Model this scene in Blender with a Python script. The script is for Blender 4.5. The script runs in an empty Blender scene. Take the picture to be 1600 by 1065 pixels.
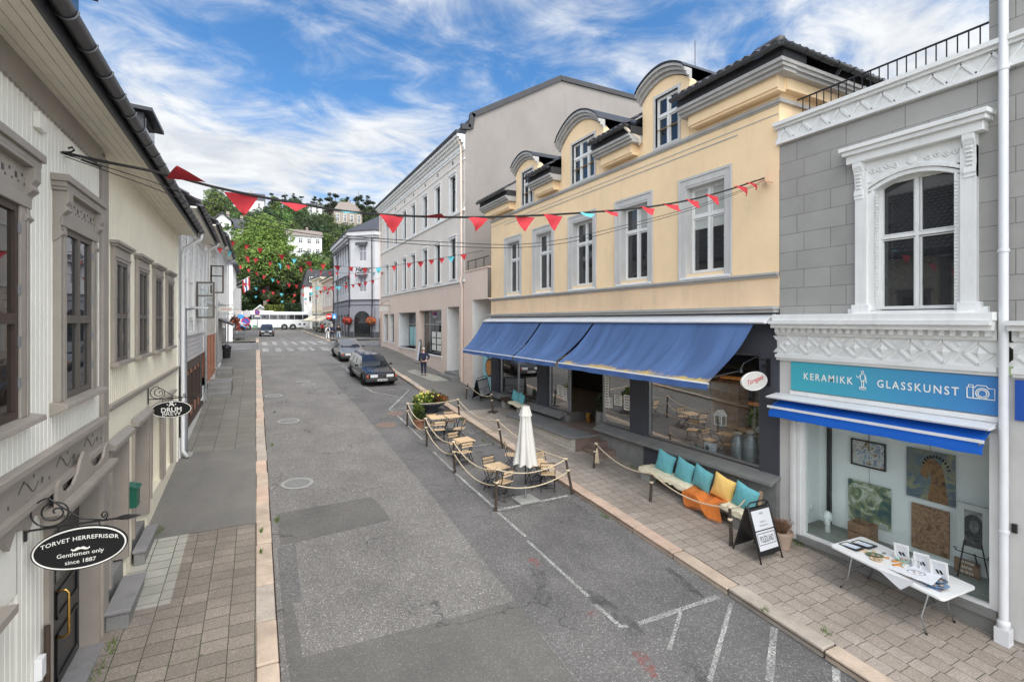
import bpy, bmesh, math, random
from math import sin, cos, pi, radians, atan2, sqrt
from mathutils import Vector, Matrix
random.seed(7)
SC = bpy.context.scene
# ------------------------------------------------------------------ camera
CAMZ = 5.0
TH = math.atan(400 / 780)
cam_d = bpy.data.cameras.new('camera'); cam = bpy.data.objects.new('camera', cam_d)
SC.collection.objects.link(cam); SC.camera = cam
cam.location = (0, 0, CAMZ)
cam.rotation_euler = (pi / 2, 0, -TH)
cam_d.sensor_width = 36; cam_d.lens = 780 / 1600 * 36
cam_d.shift_y = -31.5 / 1600
cam_d.clip_start = 0.1; cam_d.clip_end = 3000
# ------------------------------------------------------------------ world + sun
SUN_EL, SUN_AZ = radians(55), radians(170)      # azimuth measured from +Y towards +X
w = bpy.data.worlds.new('World'); SC.world = w; w.use_nodes = True
nt = w.node_tree; nt.nodes.clear()
def wn(t, **k):
 n = nt.nodes.new(t)
 for a, b in k.items(): setattr(n, a, b)
 return n
out = wn('ShaderNodeOutputWorld'); bg = wn('ShaderNodeBackground')
sky = wn('ShaderNodeTexSky', sky_type='NISHITA', sun_disc=False)
sky.sun_elevation = SUN_EL; sky.sun_rotation = SUN_AZ
sky.air_density = 1.0; sky.dust_density = 0.3; sky.ozone_density = 3.0
tc = wn('ShaderNodeTexCoord')
sep = wn('ShaderNodeSeparateXYZ'); nt.links.new(tc.outputs['Generated'], sep.inputs[0])
def wmath(op, a, b=None, clamp=False):
 n = wn('ShaderNodeMath', operation=op); n.use_clamp = clamp
 for i, v in enumerate((a, b)):
  if v is None: continue
  if isinstance(v, (int, float)): n.inputs[i].default_value = v
  else: nt.links.new(v, n.inputs[i])
 return n.outputs[0]
den = wmath('ADD', wmath('MAXIMUM', sep.outputs[2], 0.0), 0.09)
cu = wmath('DIVIDE', sep.outputs[0], den); cv = wmath('DIVIDE', sep.outputs[1], den)
comb = wn('ShaderNodeCombineXYZ'); nt.links.new(cu, comb.inputs[0]); nt.links.new(cv, comb.inputs[1])
mp = wn('ShaderNodeMapping'); nt.links.new(comb.outputs[0], mp.inputs[0])
mp.inputs['Rotation'].default_value = (0, 0, radians(-20)); mp.inputs['Scale'].default_value = (0.82, 1.0, 1.0); mp.inputs['Location'].default_value = (0.4, 5.1, 0)
n1 = wn('ShaderNodeTexNoise'); n1.inputs['Scale'].default_value = 0.75; n1.inputs['Detail'].default_value = 9; n1.inputs['Roughness'].default_value = 0.57; n1.inputs['Distortion'].default_value = 0.45
n2 = wn('ShaderNodeTexNoise'); n2.inputs['Scale'].default_value = 3.4; n2.inputs['Detail'].default_value = 8; n2.inputs['Roughness'].default_value = 0.62; n2.inputs['Distortion'].default_value = 0.7
nt.links.new(mp.outputs[0], n1.inputs['Vector']); nt.links.new(mp.outputs[0], n2.inputs['Vector'])
csum = wmath('ADD', wmath('MULTIPLY', n1.outputs[0], 0.68), wmath('MULTIPLY', n2.outputs[0], 0.32))
# more cloud towards the horizon
low = wmath('SUBTRACT', 1.0, wmath('MULTIPLY', sep.outputs[2], 2.4), True)
csum = wmath('ADD', csum, wmath('MULTIPLY', low, 0.19))
# unseen cloud added behind the camera and overhead for soft white fill light
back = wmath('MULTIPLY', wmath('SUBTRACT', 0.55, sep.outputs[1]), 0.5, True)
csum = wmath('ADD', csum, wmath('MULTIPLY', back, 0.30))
ramp = wn('ShaderNodeValToRGB'); nt.links.new(csum, ramp.inputs[0])
ramp.color_ramp.elements[0].position = 0.43; ramp.color_ramp.elements[0].color = (0, 0, 0, 1)
ramp.color_ramp.elements[1].position = 0.61; ramp.color_ramp.elements[1].color = (1, 1, 1, 1)
ramp.color_ramp.interpolation = 'EASE'
ccol = wn('ShaderNodeValToRGB'); nt.links.new(n2.outputs[0], ccol.inputs[0])
ccol.color_ramp.elements[0].position = 0.3; ccol.color_ramp.elements[0].color = (2.3, 2.6, 3.15, 1)
ccol.color_ramp.elements[1].position = 0.62; ccol.color_ramp.elements[1].color = (3.5, 3.75, 4.15, 1)
tint = wn('ShaderNodeMix', data_type='RGBA', blend_type='MULTIPLY'); tint.inputs[0].default_value = 1.0
nt.links.new(sky.outputs[0], tint.inputs[6]); tint.inputs[7].default_value = (0.36, 0.60, 0.74, 1)
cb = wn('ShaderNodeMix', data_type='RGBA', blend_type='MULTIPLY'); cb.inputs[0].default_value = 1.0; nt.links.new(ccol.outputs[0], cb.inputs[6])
bk = wmath('ADD', 1.0, wmath('MULTIPLY', wmath('SUBTRACT', 0.35, sep.outputs[1], True), 2.2)); bkc = wn('ShaderNodeCombineColor'); nt.links.new(bk, bkc.inputs[0]); nt.links.new(wmath('MULTIPLY', bk, 0.96), bkc.inputs[1]); nt.links.new(wmath('MULTIPLY', bk, 0.89), bkc.inputs[2]); nt.links.new(bkc.outputs[0], cb.inputs[7])  # added cloud behind the camera is brightened and warmed to fill the walls
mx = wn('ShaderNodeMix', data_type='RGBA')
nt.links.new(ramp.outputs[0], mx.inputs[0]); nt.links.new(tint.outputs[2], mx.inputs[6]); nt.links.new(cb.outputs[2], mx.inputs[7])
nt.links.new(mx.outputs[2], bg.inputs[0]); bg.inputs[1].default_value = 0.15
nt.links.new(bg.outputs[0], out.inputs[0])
sd = bpy.data.lights.new('sun', 'SUN'); sd.energy = 1.5; sd.angle = radians(35); sd.color = (1.0, 0.94, 0.86)
sun = bpy.data.objects.new('sun', sd); SC.collection.objects.link(sun)
sv = Vector((sin(SUN_AZ) * cos(SUN_EL), cos(SUN_AZ) * cos(SUN_EL), sin(SUN_EL)))
sun.rotation_euler = sv.to_track_quat('Z', 'Y').to_euler()
SC.view_settings.view_transform = 'Standard'; SC.view_settings.look = 'None'
SC.view_settings.exposure = 0.85; SC.view_settings.gamma = 1.0
SC.render.engine = 'CYCLES'
SC.cycles.max_bounces = 7; SC.cycles.transparent_max_bounces = 12
SC.cycles.caustics_reflective = False; SC.cycles.caustics_refractive = False
# ------------------------------------------------------------------ materials
def S(r, g, b):
 f = lambda c: (c / 12.92 if c <= 0.04045 else ((c + 0.055) / 1.055) ** 2.4)
 return (f(r / 255), f(g / 255), f(b / 255))
class NB:
 def __init__(s, name):
  s.m = bpy.data.materials.new(name); s.m.use_nodes = True
  s.t = s.m.node_tree; s.t.nodes.clear()
  s.o = s.n('ShaderNodeOutputMaterial'); s.b = s.n('ShaderNodeBsdfPrincipled')
  s.t.links.new(s.b.outputs[0], s.o.inputs[0])
 def n(s, t, **k):
  x = s.t.nodes.new(t)
  for a, b in k.items(): setattr(x, a, b)
  return x
 def l(s, a, b): s.t.links.new(a, b)
 def coord(s, scale=(1, 1, 1), rot=(0, 0, 0), kind='Object', loc=(0, 0, 0)):
  c = s.n('ShaderNodeTexCoord'); m = s.n('ShaderNodeMapping')
  m.inputs['Scale'].default_value = scale; m.inputs['Rotation'].default_value = rot; m.inputs['Location'].default_value = loc
  s.l(c.outputs[kind], m.inputs[0]); return m.outputs[0]
 def noise(s, vec, scale, detail=4, rough=0.55, dist=0):
  x = s.n('ShaderNodeTexNoise'); x.inputs['Scale'].default_value = scale; x.inputs['Detail'].default_value = detail
  x.inputs['Roughness'].default_value = rough; x.inputs['Distortion'].default_value = dist
  if vec is not None: s.l(vec, x.inputs['Vector'])
  return x.outputs[0]
 def ramp(s, fac, stops, interp='LINEAR'):
  r = s.n('ShaderNodeValToRGB'); e = r.color_ramp.elements; r.color_ramp.interpolation = interp
  while len(e) < len(stops): e.new(0.5)
  for el, (p, c) in zip(e, stops):
   el.position = p; el.color = (*c, 1) if len(c) == 3 else c
  s.l(fac, r.inputs[0]); return r.outputs[0]
 def mix(s, fac, a, b, mode='MIX'):
  x = s.n('ShaderNodeMix', data_type='RGBA', blend_type=mode)
  for v, i in ((fac, 0), (a, 6), (b, 7)):
   if isinstance(v, (int, float)): x.inputs[i].default_value = v
   elif isinstance(v, tuple): x.inputs[i].default_value = (*v, 1)
   else: s.l(v, x.inputs[i])
  return x.outputs[2]
 def math(s, op, a, b=0.0, clamp=False):
  x = s.n('ShaderNodeMath', operation=op); x.use_clamp = clamp
  for i, v in enumerate((a, b)):
   if isinstance(v, (int, float)): x.inputs[i].default_value = v
   else: s.l(v, x.inputs[i])
  return x.outputs[0]
 def bump(s, h, strength=0.3, dist=0.01):
  x = s.n('ShaderNodeBump'); x.inputs['Strength'].default_value = strength; x.inputs['Distance'].default_value = dist
  s.l(h, x.inputs['Height']); s.l(x.outputs[0], s.b.inputs['Normal'])
 def col(s, c):
  if isinstance(c, tuple): s.b.inputs['Base Color'].default_value = (*c, 1)
  else: s.l(c, s.b.inputs['Base Color'])
 def rough(s, r):
  if isinstance(r, (int, float)): s.b.inputs['Roughness'].default_value = r
  else: s.l(r, s.b.inputs['Roughness'])
M = {}
def grey(k): return (k, k, k)
def plain(name, c, rough=0.6, var=0.12, scale=3.0, fine=0.0, bump=0.0, bscale=60, metal=0.0, dirt=0.0):
 """painted / plain surface: large blotches, fine grain, optional grime streaks"""
 b = NB(name); v = b.coord()
 hi = tuple(min(1, x * (1 + var)) for x in c); lo = tuple(x * (1 - var) for x in c)
 col = b.mix(b.ramp(b.noise(v, scale, 5, 0.6), [(0.3, (0, 0, 0)), (0.7, (1, 1, 1))]), lo, hi)
 if fine: col = b.mix(fine, col, b.ramp(b.noise(v, bscale * 2, 2), [(0.3, grey(0.1)), (0.7, grey(1.0))]), 'OVERLAY')
 if dirt:
  v2 = b.coord(scale=(1.3, 1.3, 0.35))
  col = b.mix(b.math('MULTIPLY', b.ramp(b.noise(v2, 2.2, 8, 0.7), [(0.52, (0, 0, 0)), (0.78, (1, 1, 1))]), dirt), col, tuple(x * 0.42 for x in c))
  stv = b.coord(scale=(2.2, 2.2, 0.12)); col = b.mix(b.math('MULTIPLY', b.ramp(b.noise(stv, 2.6, 6, 0.7), [(0.55, (0, 0, 0)), (0.8, (1, 1, 1))]), dirt * .8), col, tuple(x * 0.5 for x in c))
 b.col(col); b.rough(rough); b.b.inputs['Metallic'].default_value = metal
 if bump: b.bump(b.noise(v, bscale, 4, 0.6), bump, 0.006)
 M[name] = b.m; return b.m
def glassy(name, tint=(0.9, 0.95, 0.95), refl=1.0, rough=0.01, bias=0.06):
 b = NB(name); t = b.t; t.nodes.remove(b.b)
 tr = b.n('ShaderNodeBsdfTransparent'); tr.inputs[0].default_value = (*tint, 1)
 gl = b.n('ShaderNodeBsdfGlossy'); gl.inputs['Roughness'].default_value = rough
 fr = b.n('ShaderNodeFresnel'); fr.inputs[0].default_value = 1.5
 f = b.math('ADD', b.math('MULTIPLY', fr.outputs[0], refl), bias, True)
 mxs = b.n('ShaderNodeMixShader'); b.l(f, mxs.inputs[0]); b.l(tr.outputs[0], mxs.inputs[1]); b.l(gl.outputs[0], mxs.inputs[2]); b.l(mxs.outputs[0], b.o.inputs[0])
 M[name] = b.m; return b.m
def paint(name, c, rough=0.25, coat=0.8, metal=0.0):
 b = NB(name); b.col(c); b.rough(rough); b.b.inputs['Coat Weight'].default_value = coat; b.b.inputs['Coat Roughness'].default_value = 0.04; b.b.inputs['Metallic'].default_value = metal
 M[name] = b.m; return b.m
def darkglass(name, c=(0.02, 0.022, 0.024)):
 b = NB(name); v = b.coord()
 b.col(b.mix(b.noise(v, 1.5, 3), tuple(x * .5 for x in c), tuple(x * 1.7 for x in c))); b.rough(0.02); b.b.inputs['IOR'].default_value = 1.7
 b.bump(b.noise(v, 1.1, 2), 0.05, 0.02)
 M[name] = b.m; return b.m
# ------------------------------------------------------------------ mesh builder
class MB:
 def __init__(s): s.v = []; s.f = []; s.mi = []; s.cur = 0
 def add(s, vs, fs):
  o = len(s.v); s.v += [tuple(p) for p in vs]
  for f in fs: s.f.append(tuple(i + o for i in f)); s.mi.append(s.cur)
 def quad(s, a, b, c, d): s.add((a, b, c, d), [(0, 1, 2, 3)])
 def hexa(s, p):   # 8 points: bottom 0-3 ccw, top 4-7
  s.add(p, [(3, 2, 1, 0), (4, 5, 6, 7), (0, 1, 5, 4), (1, 2, 6, 5), (2, 3, 7, 6), (3, 0, 4, 7)])
 def box(s, x0, x1, y0, y1, z0, z1):
  s.hexa([(x0, y0, z0), (x1, y0, z0), (x1, y1, z0), (x0, y1, z0), (x0, y0, z1), (x1, y0, z1), (x1, y1, z1), (x0, y1, z1)])
 def fbox(s, P, u0, u1, v0, v1, w0, w1):
  s.hexa([P(u0, v0, w0), P(u1, v0, w0), P(u1, v0, w1), P(u0, v0, w1), P(u0, v1, w0), P(u1, v1, w0), P(u1, v1, w1), P(u0, v1, w1)])
 def obox(s, c, ax, ay, az, hx, hy, hz):
  c, ax, ay, az = map(Vector, (c, ax, ay, az)); p = []
  for k in (-1, 1):
   for (i, j) in ((-1, -1), (1, -1), (1, 1), (-1, 1)): p.append(c + ax * hx * i + ay * hy * j + az * hz * k)
  s.hexa(p)
 def bar(s, a, b, wx, wy, up=(0, 0, 1)):
  a, b = Vector(a), Vector(b); d = (b - a); L = d.length; d = d / L; u = Vector(up)
  x = d.cross(u)
  if x.length < 1e-4: x = d.cross(Vector((1, 0, 0)))
  x.normalize(); y = x.cross(d); s.obox((a + b) / 2, x, d, y, wx / 2, L / 2, wy / 2)
 def prism(s, pts, ext):
  n = len(pts); e = Vector(ext); vs = [Vector(p) for p in pts]; vs += [p + e for p in vs]
  s.add(vs, [tuple(range(n))[::-1], tuple(range(n, 2 * n))] + [(i, (i + 1) % n, n + (i + 1) % n, n + i) for i in range(n)])
 def tube(s, path, r, n=8, cap=True, closed=False):
  path = [Vector(p) for p in path]; m = len(path); rs = r if isinstance(r, (list, tuple)) else [r] * m
  vs = []; pu = None
  for i, p in enumerate(path):
   a = path[i - 1] if i else (path[-1] if closed else p); b = path[(i + 1) % m] if (i < m - 1 or closed) else p
   d = (b - a); d = d.normalized() if d.length > 1e-9 else Vector((0, 0, 1))
   u = pu if pu is not None else (Vector((0, 0, 1)) if abs(d.z) < 0.95 else Vector((1, 0, 0)))
   x = u - d * u.dot(d)
   if x.length < 1e-5: x = Vector((1, 0, 0)).cross(d)
   x.normalize(); pu = x; y = d.cross(x)
   for k in range(n): vs.append(p + (x * cos(2 * pi * k / n) + y * sin(2 * pi * k / n)) * rs[i])
  fs = []
  for i in range(m if closed else m - 1):
   j = (i + 1) % m
   for k in range(n): fs.append((i * n + k, i * n + (k + 1) % n, j * n + (k + 1) % n, j * n + k))
  if cap and not closed: fs += [tuple(range(n))[::-1], tuple(range((m - 1) * n, m * n))]
  s.add(vs, fs)
 def lathe(s, prof, c=(0, 0, 0), n=20, axis='z', a0=0, a1=2 * pi):
  c = Vector(c); vs = []; full = abs(a1 - a0 - 2 * pi) < 1e-6; nn = n if full else n + 1
  for (r, h) in prof:
   for k in range(nn):
    a = a0 + (a1 - a0) * k / n; x, y = r * cos(a), r * sin(a)
    vs.append(c + (Vector((x, y, h)) if axis == 'z' else Vector((h, x, y)) if axis == 'x' else Vector((x, h, y))))
  fs = []
  for i in range(len(prof) - 1):
   for k in range(n if full else n):
    k2 = (k + 1) % nn; fs.append((i * nn + k, i * nn + k2, (i + 1) * nn + k2, (i + 1) * nn + k))
  if full: fs += [tuple(range(nn))[::-1], tuple(range((len(prof) - 1) * nn, len(prof) * nn))]
  s.add(vs, fs)
 def blob(s, c, rx, ry, rz, n=10, m=7, jit=0.0):
  vs = [(c[0], c[1], c[2] - rz)]
  for i in range(1, m):
   a = pi * i / m
   for k in range(n):
    q = 1 + random.uniform(-jit, jit); b = 2 * pi * k / n
    vs.append((c[0] + rx * sin(a) * cos(b) * q, c[1] + ry * sin(a) * sin(b) * q, c[2] - rz * cos(a) * q))
  vs.append((c[0], c[1], c[2] + rz)); fs = []
  for k in range(n): fs.append((0, 1 + (k + 1) % n, 1 + k)); fs.append((len(vs) - 1, 1 + (m - 2) * n + k, 1 + (m - 2) * n + (k + 1) % n))
  for i in range(m - 2):
   for k in range(n): fs.append((1 + i * n + k, 1 + i * n + (k + 1) % n, 1 + (i + 1) * n + (k + 1) % n, 1 + (i + 1) * n + k))
  s.add(vs, fs)
 def grid(s, rows, closed=False):
  n = len(rows[0]); vs = [p for r in rows for p in r]; fs = []
  for i in range(len(rows) - 1):
   for k in range(n if closed else n - 1): fs.append((i * n + k, i * n + (k + 1) % n, (i + 1) * n + (k + 1) % n, (i + 1) * n + k))
  s.add(vs, fs)
 def wall(s, P, u0, u1, v0, v1, holes, depth=0.2, w=0.0):
  us = sorted({u0, u1, *[h[0] for h in holes], *[h[1] for h in holes]}); vv = sorted({v0, v1, *[h[2] for h in holes], *[h[3] for h in holes]})
  us = [x for x in us if u0 <= x <= u1]; vv = [x for x in vv if v0 <= x <= v1]
  for i in range(len(us) - 1):
   for j in range(len(vv) - 1):
    a, b, c, d = us[i], us[i + 1], vv[j], vv[j + 1]; mu, mv = (a + b) / 2, (c + d) / 2
    if any(h[0] < mu < h[1] and h[2] < mv < h[3] for h in holes): continue
    s.quad(P(a, c, w), P(b, c, w), P(b, d, w), P(a, d, w))
  for h in holes:
   a, b, c, d = h[:4]; dd = h[4] if len(h) > 4 else depth
   s.quad(P(a, c, w), P(b, c, w), P(b, c, w - dd), P(a, c, w - dd)); s.quad(P(a, d, w), P(b, d, w), P(b, d, w - dd), P(a, d, w - dd))
   s.quad(P(a, c, w), P(a, d, w), P(a, d, w - dd), P(a, c, w - dd)); s.quad(P(b, c, w), P(b, d, w), P(b, d, w - dd), P(b, c, w - dd))
 def text(s, txt, size, fn, align='CENTER', bold=0.0, spacing=1.0, shear=0.0):
  vs, fs = text_data(txt, size, align, bold, spacing, shear); s.add([fn(x, y) for x, y in vs], fs)
 def build(s, name, mat, parent=None, smooth=False, bevel=0.0, recalc=True, loc=None):
  me = bpy.data.meshes.new(name); me.from_pydata(s.v, [], s.f)
  for mm in (mat if isinstance(mat, (list, tuple)) else [mat]): me.materials.append(M[mm])
  if any(s.mi): me.polygons.foreach_set('material_index', s.mi)
  if recalc:
   bm = bmesh.new(); bm.from_mesh(me); bmesh.ops.recalc_face_normals(bm, faces=bm.faces); bm.to_mesh(me); bm.free()
  if smooth: me.polygons.foreach_set('use_smooth', [True] * len(me.polygons))
  o = bpy.data.objects.new(name, me); SC.collection.objects.link(o)
  if parent is not None:
   o.parent = parent
   if parent.name in WORLD: o.matrix_parent_inverse = Matrix.Translation(-parent.location)
  if loc is not None: o.location = loc
  if bevel:
   m = o.modifiers.new('bevel', 'BEVEL'); m.width = bevel; m.segments = 2; m.limit_method = 'ANGLE'
  if smooth == 'auto':
   try: me.set_sharp_from_angle(angle=radians(38))
   except Exception: pass
  return o
_tc = {}
def text_data(txt, size, align, bold, spacing, shear):
 k = (txt, align, bold, spacing, shear)
 if k not in _tc:
  c = bpy.data.curves.new('t', 'FONT'); c.body = txt; c.align_x = align; c.align_y = 'CENTER'; c.offset = bold; c.space_character = spacing; c.shear = shear; c.resolution_u = 3
  o = bpy.data.objects.new('t', c); SC.collection.objects.link(o)
  dg = bpy.context.evaluated_depsgraph_get(); dg.update()
  me = bpy.data.meshes.new_from_object(o.evaluated_get(dg))
  _tc[k] = ([(v.co.x, v.co.y) for v in me.vertices], [tuple(p.vertices) for p in me.polygons])
  bpy.data.objects.remove(o); bpy.data.curves.remove(c); bpy.data.meshes.remove(me)
 vs, fs = _tc[k]; return [(x * size, y * size) for x, y in vs], fs
def tag(o, label=None, cat=None, group=None, kind=None):
 if label: o['label'] = label
 if cat: o['category'] = cat
 if group: o['group'] = group
 if kind: o['kind'] = kind
 return o
WORLD = set()      # things whose parts are modelled in street coordinates
def empty(name, loc=(0, 0, 0), rz=0.0, label=None, cat=None, group=None, world=False):
 o = bpy.data.objects.new(name, None); SC.collection.objects.link(o); o.location = loc; o.rotation_euler = (0, 0, rz); o.empty_display_size = 0.2
 if world: WORLD.add(o.name)
 return tag(o, label, cat, group)
kids = {}
def copy_tree(o, loc=None, rz=None, label=None, group=None, parent=None, scale=None):
 c = o.copy(); SC.collection.objects.link(c)
 if parent is not None: c.parent = parent
 for ch in o.children: copy_tree(ch, parent=c)
 if loc is not None: c.location = loc
 if rz is not None: c.rotation_euler = (0, 0, rz)
 if scale is not None: c.scale = scale if isinstance(scale, tuple) else (scale,) * 3
 if label: c['label'] = label
 if group: c['group'] = group
 return c
# ------------------------------------------------------------------ ground shape of the street (rises away from the camera)
_ZK = [(-40, -2.6), (0, -0.41), (36, 2.04), (42, 2.42), (47, 2.64), (54, 2.74), (66, 2.86), (80, 3.02), (105, 3.4), (130, 3.75), (400, 5)]
def zs(y):          # pavement height
 for (a, za), (b, zb) in zip(_ZK, _ZK[1:]):
  if y <= b: return za + (zb - za) * (y - a) / (b - a)
 return _ZK[-1][1]
def zr(y): return zs(y) - 0.12      # carriageway height
def at_h(px, py, h=0.0, road=True):
 """point of the street (h metres above it) that the survey photograph saw at (px, py)"""
 xc = (px - 800) / 780; rx = sin(TH) + xc * cos(TH); ry = cos(TH) - xc * sin(TH); rz = -(py - 501) / 780
 lo, hi = 0.5, 400.0
 f = lambda t: CAMZ + rz * t - ((zr if road else zs)(ry * t) + h)
 for _ in range(60):
  mid = (lo + hi) / 2
  if f(mid) > 0: lo = mid
  else: hi = mid
 return Vector((rx * lo, ry * lo, CAMZ + rz * lo))
def at_x(px, py, X):
 xc = (px - 800) / 780; rx = sin(TH) + xc * cos(TH); t = X / rx
 return Vector((X, (cos(TH) - xc * sin(TH)) * t, CAMZ - (py - 501) / 780 * t))
def at_y(px, py, Y):
 xc = (px - 800) / 780; ry = cos(TH) - xc * sin(TH); t = Y / ry
 return Vector(((sin(TH) + xc * cos(TH)) * t, Y, CAMZ - (py - 501) / 780 * t))
def PR(X0): return lambda u, v, w=0.0: (X0 - w, u, v)     # facade facing the street from the right
def PL(X0): return lambda u, v, w=0.0: (X0 + w, u, v)     # facade facing the street from the left
def PF(Y0): return lambda u, v, w=0.0: (u, Y0 - w, v)     # facade facing the camera
# ------------------------------------------------------------------ ground materials
def asphalt(name, dark, light, speck=0.5, warm=0.0, crack=False):
 b = NB(name); v = b.coord()
 base = b.mix(b.ramp(b.noise(v, 0.7, 6, 0.6), [(0.3, (0, 0, 0)), (0.7, (1, 1, 1))]), dark, light)
 vo = b.n('ShaderNodeTexVoronoi'); vo.inputs['Scale'].default_value = 62; b.l(v, vo.inputs['Vector'])
 h = b.n('ShaderNodeSeparateColor'); b.l(vo.outputs['Color'], h.inputs[0])
 chips = b.ramp(h.outputs[0], [(0.0, grey(0.45)), (0.55, grey(0.85)), (0.78, grey(1.2)), (0.93, grey(1.6)), (0.97, grey(2.6))], 'CONSTANT')
 base = b.mix(speck, base, b.mix(1.0, base, chips, 'MULTIPLY'))
 st = b.ramp(b.noise(b.coord(scale=(1, 0.25, 1)), 1.2, 7, 0.65), [(0.5, (0, 0, 0)), (0.75, (1, 1, 1))])
 base = b.mix(b.math('MULTIPLY', st, 0.35), base, tuple(x * 0.55 for x in dark))
 if crack:
  c = b.n('ShaderNodeTexVoronoi', feature='DISTANCE_TO_EDGE'); c.inputs['Scale'].default_value = 0.33
  dv = b.n('ShaderNodeVectorMath', operation='ADD'); b.l(v, dv.inputs[0])
  nz = b.n('ShaderNodeTexNoise'); nz.inputs['Scale'].default_value = 1.6; nz.inputs['Detail'].default_value = 6; b.l(v, nz.inputs['Vector'])
  sc = b.n('ShaderNodeVectorMath', operation='SCALE'); b.l(nz.outputs[1], sc.inputs[0]); sc.inputs['Scale'].default_value = 1.1; b.l(sc.outputs[0], dv.inputs[1]); b.l(dv.outputs[0], c.inputs['Vector'])
  f = b.math('MULTIPLY', b.ramp(c.outputs[0], [(0.002, (1, 1, 1)), (0.007, (0, 0, 0))]), b.ramp(b.noise(v, 0.4, 2), [(0.5, (0, 0, 0)), (0.56, (1, 1, 1))]))
  base = b.mix(b.math('MULTIPLY', f, 0.7), base, (0.03, 0.03, 0.03))
 b.col(base); b.rough(0.85); b.bump(vo.outputs['Distance'], 0.5, 0.006); M[name] = b.m
asphalt('asphalt_worn', S(116, 113, 110), S(136, 133, 129), 0.62, crack=True)
asphalt('asphalt_dark', S(97, 95, 95), S(120, 118, 116), 0.55, crack=True)
asphalt('asphalt_patch', S(95, 93, 90), S(112, 109, 105), 0.3, crack=True)
asphalt('asphalt_walk', S(104, 102, 98), S(120, 117, 112), 0.12)
def paving(name, c1, c2, bw, bh, joint, rot=0.0, off=0.5, speck=0.35, moss=True, xoff=0.0):
 b = NB(name); v = b.coord(rot=(0, 0, rot), loc=(xoff, 0, 0))
 br = b.n('ShaderNodeTexBrick'); br.offset = off; br.squash = 1.0
 br.inputs['Scale'].default_value = 1.0; br.inputs['Brick Width'].default_value = bw; br.inputs['Row Height'].default_value = bh
 br.inputs['Mortar Size'].default_value = joint; br.inputs['Mortar Smooth'].default_value = 0.3; br.inputs['Bias'].default_value = 0
 br.inputs['Color1'].default_value = (*c1, 1); br.inputs['Color2'].default_value = (*c2, 1); br.inputs['Mortar'].default_value = (0.085, 0.075, 0.06, 1)
 dv = b.n('ShaderNodeVectorMath', operation='ADD'); b.l(v, dv.inputs[0])
 nz = b.n('ShaderNodeTexNoise'); nz.inputs['Scale'].default_value = 1.3; nz.inputs['Detail'].default_value = 3; b.l(v, nz.inputs['Vector'])
 sc = b.n('ShaderNodeVectorMath', operation='SCALE'); b.l(nz.outputs[1], sc.inputs[0]); sc.inputs['Scale'].default_value = 0.03; b.l(sc.outputs[0], dv.inputs[1]); b.l(dv.outputs[0], br.inputs['Vector'])
 base = br.outputs[0]
 vo = b.n('ShaderNodeTexVoronoi'); vo.inputs['Scale'].default_value = 75; b.l(v, vo.inputs['Vector'])
 h = b.n('ShaderNodeSeparateColor'); b.l(vo.outputs['Color'], h.inputs[0])
 base = b.mix(speck, base, b.mix(1.0, base, b.ramp(h.outputs[0], [(0.0, grey(0.5)), (0.5, grey(0.95)), (0.8, grey(1.35)), (0.95, grey(1.9))], 'CONSTANT'), 'MULTIPLY'))
 base = b.mix(b.math('MULTIPLY', b.ramp(b.noise(v, 0.9, 7, 0.65), [(0.45, (0, 0, 0)), (0.75, (1, 1, 1))]), 0.55), base, tuple(x * 0.5 for x in c1))
 gv = b.n('ShaderNodeTexVoronoi'); gv.inputs['Scale'].default_value = 2.3; b.l(dv.outputs[0], gv.inputs['Vector'])
 base = b.mix(b.math('MULTIPLY', b.ramp(gv.outputs['Distance'], [(.05, (1, 1, 1)), (.085, (0, 0, 0))]), b.ramp(b.noise(v, .8, 3), [(.45, grey(0)), (.6, grey(.55))])), base, (.05, .048, .045))
 if moss: base = b.mix(b.math('MULTIPLY', b.math('MULTIPLY', br.outputs[1], b.ramp(b.noise(v, 1.6, 4), [(0.45, (0, 0, 0)), (0.65, (1, 1, 1))])), 0.7), base, (0.05, 0.075, 0.02))
 b.col(base); b.rough(0.85)
 b.bump(b.math('ADD', b.math('MULTIPLY', b.math('SUBTRACT', 1.0, br.outputs[1]), 1.0), b.math('MULTIPLY', b.noise(v, 90, 2), 0.15)), 0.6, 0.01)
 M[name] = b.m
paving('slabs_right', S(152, 141, 130), S(166, 155, 145), 0.30, 0.29, 0.006, rot=pi / 2, off=0.15)
paving('slabs_left', S(126, 118, 108), S(146, 136, 126), 0.29, 0.36, 0.008, rot=pi / 2, off=0.12)
paving('slabs_pale', S(158, 156, 146), S(172, 170, 160), 0.29, 0.36, 0.008, rot=pi / 2, off=0.12, speck=0.1)
paving('slabs_far', S(112, 108, 101), S(124, 120, 112), 0.6, 0.6, 0.01, rot=pi / 2, speck=0.1, moss=False)
def stone(name, c, var=0.2, speck=0.4, rough=0.8, sc=40):
 b = NB(name); v = b.coord()
 base = b.mix(b.ramp(b.noise(v, 1.7, 6, 0.65), [(0.3, (0, 0, 0)), (0.7, (1, 1, 1))]), tuple(x * (1 - var) for x in c), tuple(min(1, x * (1 + var)) for x in c))
 base = b.mix(speck, base, b.mix(1.0, base, b.ramp(b.noise(v, sc * 2, 3, 0.7), [(0.3, grey(0.35)), (0.5, grey(1)), (0.7, grey(1.5))]), 'MULTIPLY'))
 base = b.mix(b.math('MULTIPLY', b.ramp(b.noise(b.coord(scale=(1, 1, .6)), 2.5, 8, 0.7), [(0.52, (0, 0, 0)), (0.72, (1, 1, 1))]), 0.5), base, tuple(x * 0.5 for x in c))
 b.col(base); b.rough(rough); b.bump(b.noise(v, sc, 5, 0.65), 0.5, 0.012); M[name] = b.m
stone('kerb_granite', S(186, 168, 150), 0.24, 0.3)
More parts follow.
